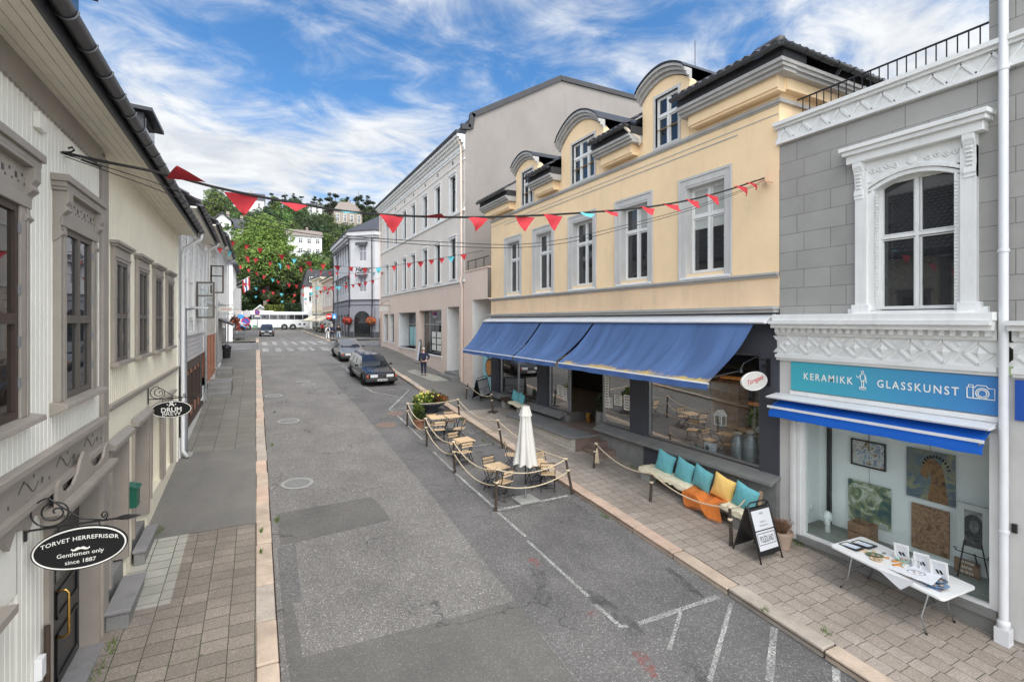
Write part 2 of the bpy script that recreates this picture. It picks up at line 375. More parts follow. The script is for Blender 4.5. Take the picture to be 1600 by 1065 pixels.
stone('kerb_pink', S(190, 166, 148), 0.2, 0.3)
stone('kerb_grey', S(170, 160, 148), 0.2, 0.35)
stone('grey_stone', S(126, 126, 124), 0.15, 0.25)
stone('step_stone', S(134, 132, 132), 0.1, 0.25)
stone('brown_stone', S(126, 108, 98), 0.2, 0.35)
stone('concrete', S(150, 150, 146), 0.12, 0.3)
stone('gravel', S(140, 142, 134), 0.25, 0.8, sc=70)
# ------------------------------------------------------------------ facades and fittings
plain('cream_wood', S(234, 232, 222), 0.55, 0.05, 1.5, dirt=0.12)
plain('butter_wood', S(234, 227, 206), 0.55, 0.05, 1.5, dirt=0.1)
plain('soffit_wood', S(234, 228, 212), 0.55, 0.06, 2)
plain('taupe_trim', S(150, 142, 133), 0.5, 0.09, 2.5, dirt=0.15)
plain('taupe_dark', S(92, 86, 80), 0.5, 0.08, 3)
plain('brown_frame', S(64, 50, 42), 0.5, 0.15, 5)
plain('gutter_metal', S(84, 85, 88), 0.35, 0.1, 4, metal=0.5)
plain('dark_metal', S(54, 56, 60), 0.4, 0.1, 4, metal=0.3)
plain('black_iron', (0.012, 0.012, 0.013), 0.4, 0.2, 6)
plain('black_paint', (0.016, 0.016, 0.017), 0.3, 0.1, 6)
M_LAMP = NB('lamp_glow'); M_LAMP.b.inputs['Emission Color'].default_value = (1, .78, .5, 1); M_LAMP.b.inputs['Emission Strength'].default_value = 14; M['lamp_glow'] = M_LAMP.m
plain('sign_black', (0.004, 0.004, 0.0045), 0.85, 0.1, 6)
plain('sign_white', S(236, 234, 228), 0.5, 0.03, 6)
plain('white_paint', S(226, 226, 224), 0.5, 0.05, 2.0, dirt=0.28)
plain('white_wood', S(224, 224, 222), 0.5, 0.05, 2.0, dirt=0.12)
plain('white_metal', S(222, 223, 225), 0.35, 0.04, 2.0, dirt=0.12)
plain('grey_siding', S(186, 184, 184), 0.55, 0.06, 2)
plain('beige_siding', S(196, 190, 178), 0.55, 0.06, 2)
plain('yellow_render', S(244, 215, 174), 0.8, 0.06, 0.9, bump=0.3, bscale=18, dirt=0.15)
plain('yellow_low', S(238, 208, 172), 0.8, 0.09, 0.7, bump=0.25, bscale=25, dirt=0.3)
plain('surround_grey', S(196, 194, 191), 0.6, 0.07, 1.5, dirt=0.25)
plain('moulding_grey', S(174, 172, 169), 0.6, 0.1, 1.8, dirt=0.35)
plain('charcoal_render', S(66, 68, 76), 0.7, 0.08, 1.5, bump=0.12)
plain('pink_render', S(222, 202, 188), 0.8, 0.05, 0.8, bump=0.2, bscale=25, dirt=0.12)
plain('shell_render', S(216, 208, 200), 0.8, 0.045, 0.8, bump=0.2, bscale=25, dirt=0.1)
plain('gable_render', S(134, 128, 124), 0.85, 0.08, 0.6, bump=0.25, bscale=20, dirt=0.2)
plain('hotel_render', S(196, 195, 198), 0.75, 0.05, 0.8, dirt=0.1)
plain('hotel_base', S(138, 138, 146), 0.75, 0.07, 0.8)
plain('cream_render', S(226, 214, 194), 0.8, 0.05, 0.8)
plain('rose_render', S(206, 184, 172), 0.8, 0.06, 0.8)
plain('house_white', S(222, 222, 220), 0.7, 0.05, 0.8)
plain('house_stone', S(150, 140, 130), 0.85, 0.2, 1.5)
plain('slate', S(70, 70, 76), 0.6, 0.15, 2)
plain('felt_black', S(52, 52, 56), 0.7, 0.2, 1.5)
plain('felt_tar', S(58, 57, 58), 0.75, 0.25, 1.2, bump=0.4, bscale=40)
plain('roof_brown', S(128, 118, 112), 0.8, 0.15, 2)
plain('frame_terra', S(168, 112, 86), 0.6, 0.15, 6)
plain('teal_poster', S(150, 200, 206), 0.5, 0.15, 2)
plain('orange_wood', S(204, 140, 72), 0.6, 0.2, 8)
plain('green_box', S(28, 92, 74), 0.4, 0.06, 4)
plain('brass', S(214, 170, 90), 0.25, 0.1, 8, metal=0.9)
plain('steel', S(165, 166, 168), 0.35, 0.08, 5, metal=0.8)
plain('galv', S(140, 143, 146), 0.5, 0.12, 9, metal=0.6)
plain('rubber', (0.018, 0.018, 0.019), 0.85, 0.15, 6)
plain('rope', S(206, 190, 162), 0.9, 0.15, 20, bump=0.6, bscale=120)
plain('bark_post', S(70, 60, 52), 0.9, 0.45, 14, bump=0.8, bscale=40)
plain('bark', S(84, 72, 62), 0.95, 0.3, 8, bump=0.8, bscale=20)
plain('slat_wood', S(206, 178, 142), 0.6, 0.12, 9)
plain('plank_old', S(150, 128, 104), 0.8, 0.2, 8, bump=0.3)
plain('crate_wood', S(140, 108, 82), 0.8, 0.25, 8, bump=0.3)
plain('canvas', S(206, 203, 197), 0.9, 0.04, 3)
plain('terracotta', S(150, 108, 84), 0.8, 0.12, 4, bump=0.2)
plain('pot_pale', S(168, 146, 130), 0.85, 0.12, 4, bump=0.2)
plain('soil', S(56, 44, 36), 0.95, 0.3, 20, bump=0.8)
plain('cushion_teal', S(104, 174, 182), 0.9, 0.06, 4, bump=0.25, bscale=220)
plain('cushion_yellow', S(238, 198, 116), 0.9, 0.06, 4, bump=0.25, bscale=220)
plain('blanket', S(214, 122, 54), 0.95, 0.12, 14, bump=0.5, bscale=160)
plain('fleece', S(232, 222, 194), 0.95, 0.1, 14, bump=1.0, bscale=70)
plain('fleece_brown', S(66, 48, 40), 0.95, 0.3, 14, bump=1.0, bscale=70)
plain('awning_navy', S(70, 102, 158), 0.85, 0.06, 2, bump=0.1)
plain('awning_mold', S(190, 160, 70), 0.9, 0.25, 12)
plain('awning_blue', S(0, 92, 190), 0.7, 0.05, 2)
plain('flag_red', S(176, 42, 52), 0.8, 0.06, 5)
plain('flag_teal', S(88, 182, 194), 0.8, 0.06, 5)
plain('strap', (0.02, 0.018, 0.018), 0.8, 0.1, 5)
plain('navy_cloth', S(38, 48, 74), 0.9, 0.1, 12)
plain('jeans', S(36, 44, 66), 0.9, 0.1, 12)
plain('grey_hair', S(196, 190, 182), 0.8, 0.1, 30)
plain('brown_hair', S(96, 72, 54), 0.8, 0.1, 30)
plain('skin', S(222, 172, 146), 0.6, 0.06, 10)
plain('white_cloth', S(224, 226, 230), 0.9, 0.05, 12)
plain('black_cloth', S(30, 30, 32), 0.9, 0.1, 12)
plain('red_cloth', S(186, 34, 48), 0.9, 0.1, 12)
plain('pale_jeans', S(176, 192, 210), 0.9, 0.08, 12)
plain('shoe', S(40, 36, 34), 0.7, 0.1, 12)
plain('plate_white', S(206, 208, 212), 0.4, 0.02, 12)
plain('road_white', S(214, 214, 210), 0.8, 0.05, 8)
def worn_white():
 b = NB('marking'); v = b.coord(); t = b.t
 tr = b.n('ShaderNodeBsdfTransparent'); ms = b.n('ShaderNodeMixShader')
 f = b.ramp(b.noise(v, 26, 6, 0.75), [(0.40, grey(0.08)), (0.60, grey(0.92))])
 b.col(S(206, 206, 202)); b.rough(0.8)
 f = b.math('MULTIPLY', f, b.ramp(b.noise(v, 1.1, 3), [(.35, grey(.35)), (.65, grey(1))])); b.l(f, ms.inputs[0]); b.l(tr.outputs[0], ms.inputs[1]); b.l(b.b.outputs[0], ms.inputs[2]); b.l(ms.outputs[0], b.o.inputs[0]); M['marking'] = b.m
worn_white()
def cracks():
 b = NB('hairline'); b.col((.26, .2, .14)); b.rough(.9); M['hairline'] = b.m
cracks()
def faint(name, c, lo, hi, sc=9):
 b = NB(name); v = b.coord()
 tr = b.n('ShaderNodeBsdfTransparent'); ms = b.n('ShaderNodeMixShader')
 b.col(c); b.rough(0.85); b.l(b.ramp(b.noise(v, sc, 6, 0.7), [(lo, grey(0)), (hi, grey(0.8))]), ms.inputs[0]); b.l(tr.outputs[0], ms.inputs[1]); b.l(b.b.outputs[0], ms.inputs[2]); b.l(ms.outputs[0], b.o.inputs[0]); M[name] = b.m
faint('red_spray', S(168, 84, 76), 0.46, 0.8)
faint('stain', (0.045, 0.045, 0.045), 0.42, 0.85, 3)
def tiles(name, c, axis_rot=0.0):
 b = NB(name); v = b.coord()
 b.col(b.mix(b.noise(v, 6, 5), tuple(x * .6 for x in c), tuple(x * 1.5 for x in c))); b.rough(0.5); b.bump(b.noise(v, 30, 3), 0.2, 0.01); M[name] = b.m
tiles('roof_tile', S(76, 74, 76)); tiles('roof_tile_brown', S(86, 80, 76))
def blocks(name, c, bw, bh):
 b = NB(name); tc = b.n('ShaderNodeTexCoord'); sx = b.n('ShaderNodeSeparateXYZ'); b.l(tc.outputs['Object'], sx.inputs[0])
 cb = b.n('ShaderNodeCombineXYZ'); b.l(b.math('ADD', sx.outputs[1], sx.outputs[0]), cb.inputs[0]); b.l(sx.outputs[2], cb.inputs[1]); v = cb.outputs[0]
 br = b.n('ShaderNodeTexBrick'); b.l(v, br.inputs['Vector']); br.offset = 0.37; br.squash = 0.55; br.squash_frequency = 2
 br.inputs['Scale'].default_value = 1; br.inputs['Brick Width'].default_value = bw; br.inputs['Row Height'].default_value = bh
 br.inputs['Mortar Size'].default_value = 0.007; br.inputs['Mortar Smooth'].default_value = 0.1; br.inputs['Bias'].default_value = 0
 br.inputs['Color1'].default_value = (*c, 1); br.inputs['Color2'].default_value = (*[x * 0.87 for x in c], 1); br.inputs['Mortar'].default_value = (*[x * 0.42 for x in c], 1)
 nz = b.noise(b.coord(), 2.2, 6, 0.6)
 b.col(b.mix(b.math('MULTIPLY', b.ramp(nz, [(0.4, (0, 0, 0)), (0.75, (1, 1, 1))]), 0.25), br.outputs[0], tuple(x * 1.35 for x in c))); b.rough(0.8)
 b.bump(b.math('ADD', b.math('SUBTRACT', 1.0, br.outputs[1]), b.math('MULTIPLY', b.noise(b.coord(), 14, 5), 0.5)), 0.35, 0.012); M[name] = b.m
blocks('ashlar', S(158, 156, 152), 1.05, 0.41)
blocks('white_brick', S(196, 190, 178), 0.36, 0.12)
def leafmat(name, c, var=0.5, trans=0.22, rough=0.6):
 b = NB(name); v = b.coord(); gi = b.n('ShaderNodeObjectInfo')
 f = b.noise(v, 0.9, 3)
 col = b.mix(b.ramp(f, [(0.35, (0, 0, 0)), (0.65, (1, 1, 1))]), tuple(x * (1 - var * .6) for x in c), tuple(x * (1 + var) for x in c))
 hs = b.n('ShaderNodeHueSaturation'); b.l(col, hs.inputs['Color'])
 b.l(b.math('ADD', b.math('MULTIPLY', gi.outputs['Random'], 0.05), 0.475), hs.inputs['Hue']); b.l(b.math('ADD', b.math('MULTIPLY', gi.outputs['Random'], 0.6), 0.7), hs.inputs['Value'])
 b.col(hs.outputs[0]); b.rough(rough)
 tl = b.n('ShaderNodeBsdfTranslucent'); b.l(hs.outputs[0], tl.inputs[0]); ms = b.n('ShaderNodeMixShader'); ms.inputs[0].default_value = trans
 b.l(b.b.outputs[0], ms.inputs[1]); b.l(tl.outputs[0], ms.inputs[2]); b.l(ms.outputs[0], b.o.inputs[0]); M[name] = b.m
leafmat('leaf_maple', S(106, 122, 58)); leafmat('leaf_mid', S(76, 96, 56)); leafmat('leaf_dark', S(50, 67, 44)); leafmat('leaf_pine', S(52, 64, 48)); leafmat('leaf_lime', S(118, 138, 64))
leafmat('leaf_plant', S(92, 122, 50)); leafmat('leaf_bronze', S(86, 62, 58)); leafmat('leaf_dry', S(140, 112, 84)); leafmat('leaf_grass', S(88, 116, 44))
leafmat('petal_yellow', S(230, 222, 120)); leafmat('petal_red', S(176, 58, 52)); leafmat('petal_orange', S(220, 130, 50))
def painting(name, cols, scale, dist):
 b = NB(name); v = b.coord()
 n = b.noise(v, scale, 6, 0.6, dist); b.col(b.ramp(n, [(0.3 + 0.4 * i / (len(cols) - 1), c) for i, c in enumerate(cols)])); b.rough(0.6); M[name] = b.m
painting('art_harbour', [S(60, 54, 46), S(140, 120, 96), S(210, 206, 200), S(110, 130, 160), S(180, 164, 90)], 5, 1.2)
painting('art_horse_bg', [S(86, 84, 70), S(120, 124, 112), S(84, 102, 120), S(150, 146, 110), S(104, 110, 124)], 2.2, 1.5)
painting('art_teal', [S(48, 70, 74), S(74, 100, 98), S(122, 130, 92), S(200, 204, 190), S(62, 96, 104)], 2.4, 1.8)
painting('art_brown', [S(88, 62, 48), S(130, 94, 70), S(164, 130, 100), S(110, 76, 58), S(190, 158, 130)], 4, 2.0)
painting('art_mono', [S(40, 38, 38), S(80, 78, 78), S(160, 160, 162), S(208, 208, 210)], 2.0, 1.0)
painting('art_horse', [S(60, 44, 34), S(120, 86, 56), S(150, 110, 70), S(80, 58, 42)], 9, 1.0)
glassy('shop_glass', (0.86, 0.92, 0.92), 0.5, 0.004, 0.006)
glassy('clear_glass', (0.95, 0.98, 0.98), 1.0, 0.005, 0.03)
darkglass('dark_glass'); darkglass('dark_glass_brown', (0.03, 0.022, 0.016)); darkglass('car_glass', (0.012, 0.014, 0.016))
plain('room_dark', S(46, 42, 40), 0.9, 0.3, 1.2)
plain('room_grey', S(236, 236, 234), 0.9, 0.03, 1.2)
plain('blind', S(176, 178, 174), 0.9, 0.05, 2)
paint('car_navy', (0.008, 0.009, 0.014)); paint('car_silver', S(150, 146, 140), 0.3, 0.7, 0.5); paint('car_charcoal', (0.03, 0.034, 0.04)); paint('car_blue', S(40, 70, 130)); paint('bus_white', S(226, 228, 230), 0.3, 0.5); paint('bus_green', S(40, 140, 80), 0.3, 0.5)
paint('chrome', grey(0.6), 0.12, 0.0, 1.0); paint('lamp_glass', S(220, 224, 226), 0.1, 1.0); paint('lamp_amber', S(200, 80, 50), 0.2, 1.0); paint('bumper', (0.03, 0.03, 0.032), 0.5, 0.0)
paint('sign_red', S(196, 40, 48), 0.4, 0.2); paint('sign_blue', S(36, 82, 168), 0.4, 0.2); paint('sign_cyan', S(70, 150, 214), 0.4, 0.2)
def gradient_sign():
 b = NB('shop_sign'); tc = b.n('ShaderNodeTexCoord'); sx = b.n('ShaderNodeSeparateXYZ'); b.l(tc.outputs['Object'], sx.inputs[0])
 f = b.math('DIVIDE', b.math('SUBTRACT', 7.2, sx.outputs[1]), 3.6, True)
 b.col(b.ramp(f, [(0.0, S(64, 170, 182)), (0.45, S(72, 156, 186)), (1.0, S(64, 126, 190))])); b.rough(0.45); M['shop_sign'] = b.m
gradient_sign()
# ------------------------------------------------------------------ terrain, streets, pavements
def noise2(x, y, f=0.03): return sin(x * f * 1.7 + 1.3) * cos(y * f * 1.3 + 0.4) + 0.5 * sin(x * f * 3.9 + y * f * 2.3)
def hill(x, y):
 if y < 116: return zr(y) - 0.06
 t = min(1.0, (y - 116) / 150.0)
 h = 3.4 + 56 * (t ** 0.97) + 1.2 * noise2(x, y) * min(1, (y - 116) / 40)
 h += 14 * max(0, min(1, (6 - x) / 12)) * max(0, min(1, (y - 122) / 14)) * max(0, min(1, (200 - y) / 60))
 if y > 266: h += -(y - 266) * 0.06
 h -= max(0, x - 70) * 0.10 * min(1, (y - 116) / 60) + max(0, -x - 45) * 0.22 * min(1, (y - 116) / 60)
 return max(h, 2.0)
mb = MB(); ys = list(range(-40, 116, 6)) + list(range(116, 300, 6)) + [330, 400, 600, 1200]; xs = [-900, -400, -250] + list(range(-180, 201, 10)) + [260, 400, 900]
mb.grid([[(x, y, hill(x, y)) for x in xs] for y in ys])
b = NB('hill_ground'); v = b.coord(); b.col(b.mix(b.noise(v, 0.25, 6), S(64, 78, 44), S(104, 116, 70))); b.rough(0.95); b.bump(b.noise(v, 2, 5), 0.8, 0.3); M['hill_ground'] = b.m
tag(mb.build('ground', 'hill_ground', smooth=True), kind='structure')
def strip(mbx, x0, x1, y0, y1, zf, dz=0.0, step=1.0):
 n = max(1, int((y1 - y0) / step)); rows = []
 for i in range(n + 1):
  y = y0 + (y1 - y0) * i / n; rows.append([(x0, y, zf(y) + dz), (x1, y, zf(y) + dz)])
 mbx.grid(rows)
def struct(name, mbx, mat, **k): return tag(mbx.build(name, mat, **k), kind='structure')
mb = MB(); strip(mb, 0.2, 7.85, -12, 103, zr); struct('road', mb, 'asphalt_worn')
mb = MB(); strip(mb, 7.85, 60, 46.8, 61, zr); strip(mb, -60, 0.2, 46.4, 60, zr); struct('side_street', mb, 'asphalt_dark')
mb = MB(); strip(mb, -60, 60, 103, 113, zr); strip(mb, -12, 0.2, 70, 103, zr); strip(mb, 7.85, 8.6, 96, 103, zr); struct('cross_road', mb, 'asphalt_dark')
def sheet(name, mat, pts, dz=0.004, zf=zr):   # a thin sheet following the carriageway, fan of strips between left and right boundary
 mbx = MB(); n = len(pts)
 mbx.add([(x, y, zf(y) + dz) for x, y in pts], [tuple(range(n))]); return struct(name, mbx, mat, recalc=False)
def pix_road(pts): return [tuple(at_h(px, py)[:2]) for px, py in pts]
# parking lane of darker asphalt along the right kerb
lft = pix_road([(495.7, 568), (540, 616), (600, 682.5), (655, 752), (718.5, 831), (800, 935), (870, 1025)]); lft.append((lft[-1][0] + .05, 0.0))
mb = MB(); rows = []
for (x0, y0), (x1, y1) in zip(lft, lft[1:]):
 n = max(1, int(abs(y1 - y0)))
 for i in range(n):
  y = y0 + (y1 - y0) * i / n; rows.append([(x0 + (x1 - x0) * i / n + 0.04 * sin(y * 5), y, zr(y) + 0.004), (7.8, y, zr(y) + 0.004)])
rows.append([(lft[-1][0], 0, zr(0) + .004), (7.8, 0, zr(0) + .004)])
mb.grid(rows); struct('parking_lane', mb, 'asphalt_dark')
q = lambda L, sx, ox, oy: [(ox + x / sx, oy + y / sx) for x, y in L]
def patch(name, mat, pxs, dz, extra=()):
 pts = pix_road(pxs) + list(extra); return sheet(name, mat, pts, dz)
patch('road_patch', 'asphalt_patch', q([(135, 375), (330, 340), (525, 305), (575, 350), (605, 400), (380, 452), (155, 505)], 2.629, 380, 660), 0.005)
patch('road_patch', 'asphalt_patch', [(452, 1036), (473, 1027), (590, 996), (700, 968), (806, 938), (856, 1007), (903, 1065)], 0.009, [(3.3, 2.0), (0.45, 2.0)])
patch('road_patch', 'asphalt_dark', q([(138, 515), (215, 495), (240, 740), (158, 740)], 2.629, 380, 660), 0.004)
patch('road_patch', 'asphalt_patch', q([(155, 705), (205, 745), (230, 850), (245, 965), (180, 988)], 2.629, 380, 660), 0.006)
patch('road_patch', 'asphalt_dark', q([(288, 345), (345, 345), (362, 455), (290, 458)], 4.84, 350, 480), 0.004)
patch('oil_stain', 'stain', q([(830, 215), (860, 215), (960, 300), (990, 330), (950, 325), (880, 270)], 2.4615, 700, 800), 0.008)
patch('oil_stain', 'stain', q([(310, 205), (370, 230), (400, 330), (375, 370), (345, 300)], 2.4615, 700, 800), 0.008)
patch('oil_stain', 'stain', q([(500, 290), (560, 300), (700, 400), (760, 470), (700, 480), (600, 400)], 2.4615, 700, 800), 0.008)
patch('oil_stain', 'stain', q([(880, 560), (960, 590), (1010, 652), (930, 652)], 2.4615, 700, 800), 0.008)
patch('oil_stain', 'stain', q([(655, 830), (700, 825), (715, 850), (680, 862), (650, 850)], 4.4375, 740, 620), 0.009)
patch('oil_stain', 'stain', q([(600, 862), (625, 862), (628, 884), (602, 886)], 4.4375, 740, 620), 0.009)
for L in ([(290, 170), (350, 175), (355, 215), (325, 205)], [(530, 385), (575, 375), (590, 395), (545, 408)], [(690, 520), (760, 540), (820, 620), (790, 645), (740, 590)]):
 patch('spray_mark', 'red_spray', q(L, 2.4615, 700, 800), 0.010)
# pavements
W_L = -2.12
y_a = at_h(330, 828, 0, False)[1]; y_b = at_h(300, 708, 0, False)[1]; y_c = at_h(360, 576, 0, False)[1]
mb = MB(); strip(mb, W_L, 0.0, -12, y_a, zs); struct('pavement', mb, 'slabs_left')
mb = MB(); strip(mb, W_L, 0.0, y_a, y_b, zs, 0.006); strip(mb, W_L, 0.0, y_c, 46.2, zs); struct('pavement', mb, 'asphalt_walk')
mb = MB(); strip(mb, W_L, 0.0, y_b, y_c, zs); strip(mb, -3.2, 0.0, 60, 70, zs); struct('pavement', mb, 'slabs_far')
mb = MB(); yq = at_h(160, 965, 0, False)[1]
strip(mb, W_L, -1.28, yq, y_a + 0.02, zs, 0.004); struct('pavement', mb, 'slabs_pale')
mb = MB(); strip(mb, 8.12, 12.2, -12, 20.7, zs); struct('pavement', mb, 'slabs_right')
mb = MB(); strip(mb, 8.12, 12.2, 20.7, 46.8, zs); strip(mb, 7.6, 40, 61, 66.7, zs); strip(mb, 7.6, 14, 66.7, 100, zs); struct('pavement', mb, 'asphalt_walk')
mb = MB(); p = pix_road(q([(470, 425), (800, 520), (620, 525), (400, 440)], 5.325, 560, 500)); mb.add([(x, y, zs(y) + .006) for x, y in p], [(0, 1, 2, 3)]); struct('pavement', mb, 'slabs_pale', recalc=False)
def kerb(x0, x1, y0, y1, L=1.15):
 mbx = MB(); y = y0
 KM = random.Random(int(x0 * 10) + 3)
 while y < y1:
  l = L * random.uniform(0.75, 1.2); e = min(y + l, y1); g = 0.016; dx = random.uniform(-.012, .012); dz = random.uniform(-.008, .012)
  mbx.cur = KM.choice((0, 0, 1, 2)); za, zb = zs(y) + dz, zs(e) + dz
  mbx.hexa([(x0 + dx, y + g, za - .3), (x1 + dx, y + g, za - .3), (x1 + dx, e - g, zb - .3), (x0 + dx, e - g, zb - .3), (x0 + dx, y + g, za + .004), (x1 + dx, y + g, za + .004), (x1 + dx, e - g, zb + .004), (x0 + dx, e - g, zb + .004)]); y = e
 return mbx
struct('kerb', kerb(0.0, 0.29, -6, 46.3, 1.0), ['kerb_granite', 'kerb_pink', 'kerb_grey'], bevel=0.022)
struct('kerb', kerb(7.8, 8.12, -6, 46.8, 1.5), ['kerb_granite', 'kerb_pink', 'kerb_grey'], bevel=0.022)
mb = kerb(7.3, 7.6, 61, 99, 1.5); mb2 = kerb(0.0, 0.29, 60, 70, 1.5); mb.add(mb2.v, mb2.f)
struct('kerb', mb, ['kerb_granite', 'kerb_pink', 'kerb_grey'])
# soil seam under the kerbs so no gap shows
mb = MB(); strip(mb, -0.02, 0.31, -12, 46.3, zs, -0.03); strip(mb, 7.78, 8.14, -12, 46.8, zs, -0.03); struct('kerb_bedding', mb, 'soil')
# painted markings
mk = MB()
def line(a, b, wd=0.1, dz=0.012):
 wd = wd * .8
 a = Vector(a); b = Vector(b); d = b - a; n = Vector((-d.y, d.x)).normalized() * wd / 2; k = max(1, int(d.length / 0.2))
 rows = []
 for i in range(k + 1):
  c = a + d * i / k; j_ = 1 + .18 * sin(c.y * 7.1) * sin(c.x * 5.3); n = Vector((-d.y, d.x)).normalized() * wd / 2 * j_; rows.append([(c.x + n.x, c.y + n.y, zr(c.y + n.y) + dz), (c.x - n.x, c.y - n.y, zr(c.y - n.y) + dz)])
 mk.grid(rows)
def pline(L, sx, ox, oy, wd=0.1):
 for (a, b_) in zip(L, L[1:]): line(*pix_road(q([a, b_], sx, ox, oy)), wd)
pline([(110, 345), (290, 515)], 4.84, 600, 580); pline([(375, 610), (520, 750)], 4.84, 600, 580); pline([(540, 770), (835, 1030)], 4.84, 600, 580)
pline([(190, 0), (300, 95)], 2.4615, 700, 800); pline([(305, 110), (540, 325)], 2.4615, 700, 800, .09); pline([(565, 355), (665, 443), (692, 438)], 2.4615, 700, 800)
pline([(860, 1050), (1395, 940)], 4.84, 600, 580, .11); pline([(735, 430), (1040, 325)], 2.4615, 700, 800, .12)
pline([(895, 385), (850, 530)], 2.4615, 700, 800, .08); pline([(1090, 350), (1005, 652)], 2.4615, 700, 800, .09); pline([(1255, 445), (1235, 652)], 2.4615, 700, 800, .14); pline([(1492, 600), (1496, 700)], 2.4615, 700, 800, .14)
pline([(60, 555), (110, 595), (360, 645)], 5.325, 560, 500); pline([(165, 590), (430, 572)], 5.325, 560, 500); pline([(425, 580), (255, 745), (395, 728)], 5.325, 560, 500); pline([(265, 745), (400, 860)], 5.325, 560, 500)
pline([(650, 468), (690, 466)], 4.84, 600, 580); pline([(660, 572), (815, 548)], 4.84, 600, 580)
pline([(140, 435), (285, 545)], 9.68, 500, 510); pline([(330, 585), (420, 655)], 9.68, 500, 510); pline([(430, 235), (465, 262)], 4.84, 350, 480)
struct('road_marking', mk, 'marking', recalc=False)
mk = MB()
def rect(x0, x1, y0, y1): strip(mk, x0, x1, y0, y1, zr, 0.012)
ya0, ya1 = at_h(415, 549.8)[1], at_h(415, 544.2)[1]; yb0, yb1 = at_h(415, 539.8)[1], at_h(415, 534.3)[1]
for (a, c) in ((290, 340), (388, 436), (482, 525), (572, 628), (660, 690), (750, 812)):
 rect(at_h(350 + a / 4.84, 547)[0], at_h(350 + c / 4.84, 547)[0], ya0, ya1)
for (a, c) in ((288, 325), (368, 400), (450, 475), (525, 550), (595, 630), (665, 705), (740, 790)):
 rect(at_h(350 + a / 4.84, 537)[0], at_h(350 + c / 4.84, 537)[0], yb0, yb1)
for y in (ya0 + .6, ya0 + 3.4): rect(-4.2, -0.35, y, y + 1.1)
for y in (51.5, 54.5): rect(9.2, 12.4, y, y + 1.1)
struct('zebra_crossing', mk, 'marking', recalc=False)
# manhole covers
def manhole(px, py, r, ring, lab):
 c = at_h(px, py); t = empty('manhole_cover', (c.x, c.y, zr(c.y)), 0, lab, 'manhole cover', 'manhole covers in the street')
 sl = math.atan(0.068 if c.y < 38 else 0.02); t.rotation_euler = (sl, 0, 0)
 a = MB(); a.lathe([(r * .78, 0.008), (r * .78, 0.016), (r, 0.016), (r, 0.008)], n=36); a.build('rim', ring, t)
 a = MB(); a.lathe([(0.001, 0.018), (r * .77, 0.018), (r * .77, 0.006)], n=36)
 for i in range(-3, 4):
  h = sqrt(max(0, (r * .62) ** 2 - (i * r * .2) ** 2)); a.box(i * r * .2 - .02, i * r * .2 + .02, -h, h, 0.018, 0.026)
 a.build('lid', 'grey_stone' if ring != 'brown_stone' else 'brown_stone', t)
manhole(464.4, 755, .42, 'concrete', 'round manhole cover with pale rim beside the dark asphalt patch')
manhole(451, 657.7, .42, 'concrete', 'round pale rimmed manhole cover in the middle of the row of three up the lane')
manhole(428, 618.4, .40, 'concrete', 'round manhole cover close to the left kerb below the stone steps')
manhole(474, 596, .36, 'concrete', 'farther of two pale manhole rings set almost touching')
manhole(482, 600.5, .36, 'concrete', 'nearer of two pale manhole rings set almost touching')
manhole(604, 664, .40, 'brown_stone', 'reddish round cover in the roadway left of the terracotta pot')
manhole(618, 646, .36, 'brown_stone', 'reddish round cover at the corner of the white hatched bay')
# ------------------------------------------------------------------ shared facade pieces
def boards(mbx, P, u0, u1, v0, v1, period=0.115, groove=0.016, gd=0.012, w=0.0):
 u = u0; pts = []
 while u < u1 - 1e-6:
  e = min(u + period, u1); pts += [(u, w), (e - groove, w), (e - groove / 2, w - gd)]; u = e
 pts.append((u1, w)); mbx.grid([[P(a, v0, b_) for a, b_ in pts], [P(a, v1, b_) for a, b_ in pts]])
def laps(mbx, P, u0, u1, v0, v1, period=0.14, d=0.02, holes=()):
 v = v0
 while v < v1 - 1e-6:
  e = min(v + period, v1); segs = [(u0, u1)]
  for (a, b_, c, dd) in holes:
   if c < (v + e) / 2 < dd: segs = [s for (x, y) in segs for s in ((x, min(y, a)), (max(x, b_), y)) if s[1] > s[0]]
  for (a, b_) in segs: mbx.quad(P(a, v, d), P(b_, v, d), P(b_, e, 0), P(a, e, 0)); mbx.quad(P(a, v, 0), P(b_, v, 0), P(b_, v, d), P(a, v, d))
  v = e
def gutter(parent, a, b, r=0.075, mat='gutter_metal', rings=0.6):
 a, b = Vector(a), Vector(b); d = (b - a); L = d.length; d.normalize(); side = Vector((0, 0, 1)).cross(d).normalized()
 mbx = MB(); n = 10
 for rr, in ((r,),):
  rows = []
  for p in (a, b): rows.append([p + side * (rr * cos(t)) + Vector((0, 0, -rr * sin(t))) for t in [pi * k / n for k in range(n + 1)]])
  mbx.grid(rows)
  rows = [[p + side * (rr * .88 * cos(t)) + Vector((0, 0, -rr * .88 * sin(t) + .004)) for t in [pi * k / n for k in range(n + 1)]] for p in (a, b)]; mbx.grid(rows)
 k = 0.3
 while k < L:
  c = a + d * k; pts = [c + side * ((r + .008) * cos(t)) + Vector((0, 0, -(r + .008) * sin(t))) for t in [pi * i / 8 for i in range(9)]]; mbx.tube(pts, 0.011, 5); k += rings
 for e, sg in ((a, -1), (b, 1)):
  mbx.add([e + side * (r * cos(t)) + Vector((0, 0, -r * sin(t))) for t in [pi * k / n for k in range(n + 1)]], [tuple(range(n + 1))])
 return mbx.build('gutter', mat, parent, smooth='auto', recalc=False)
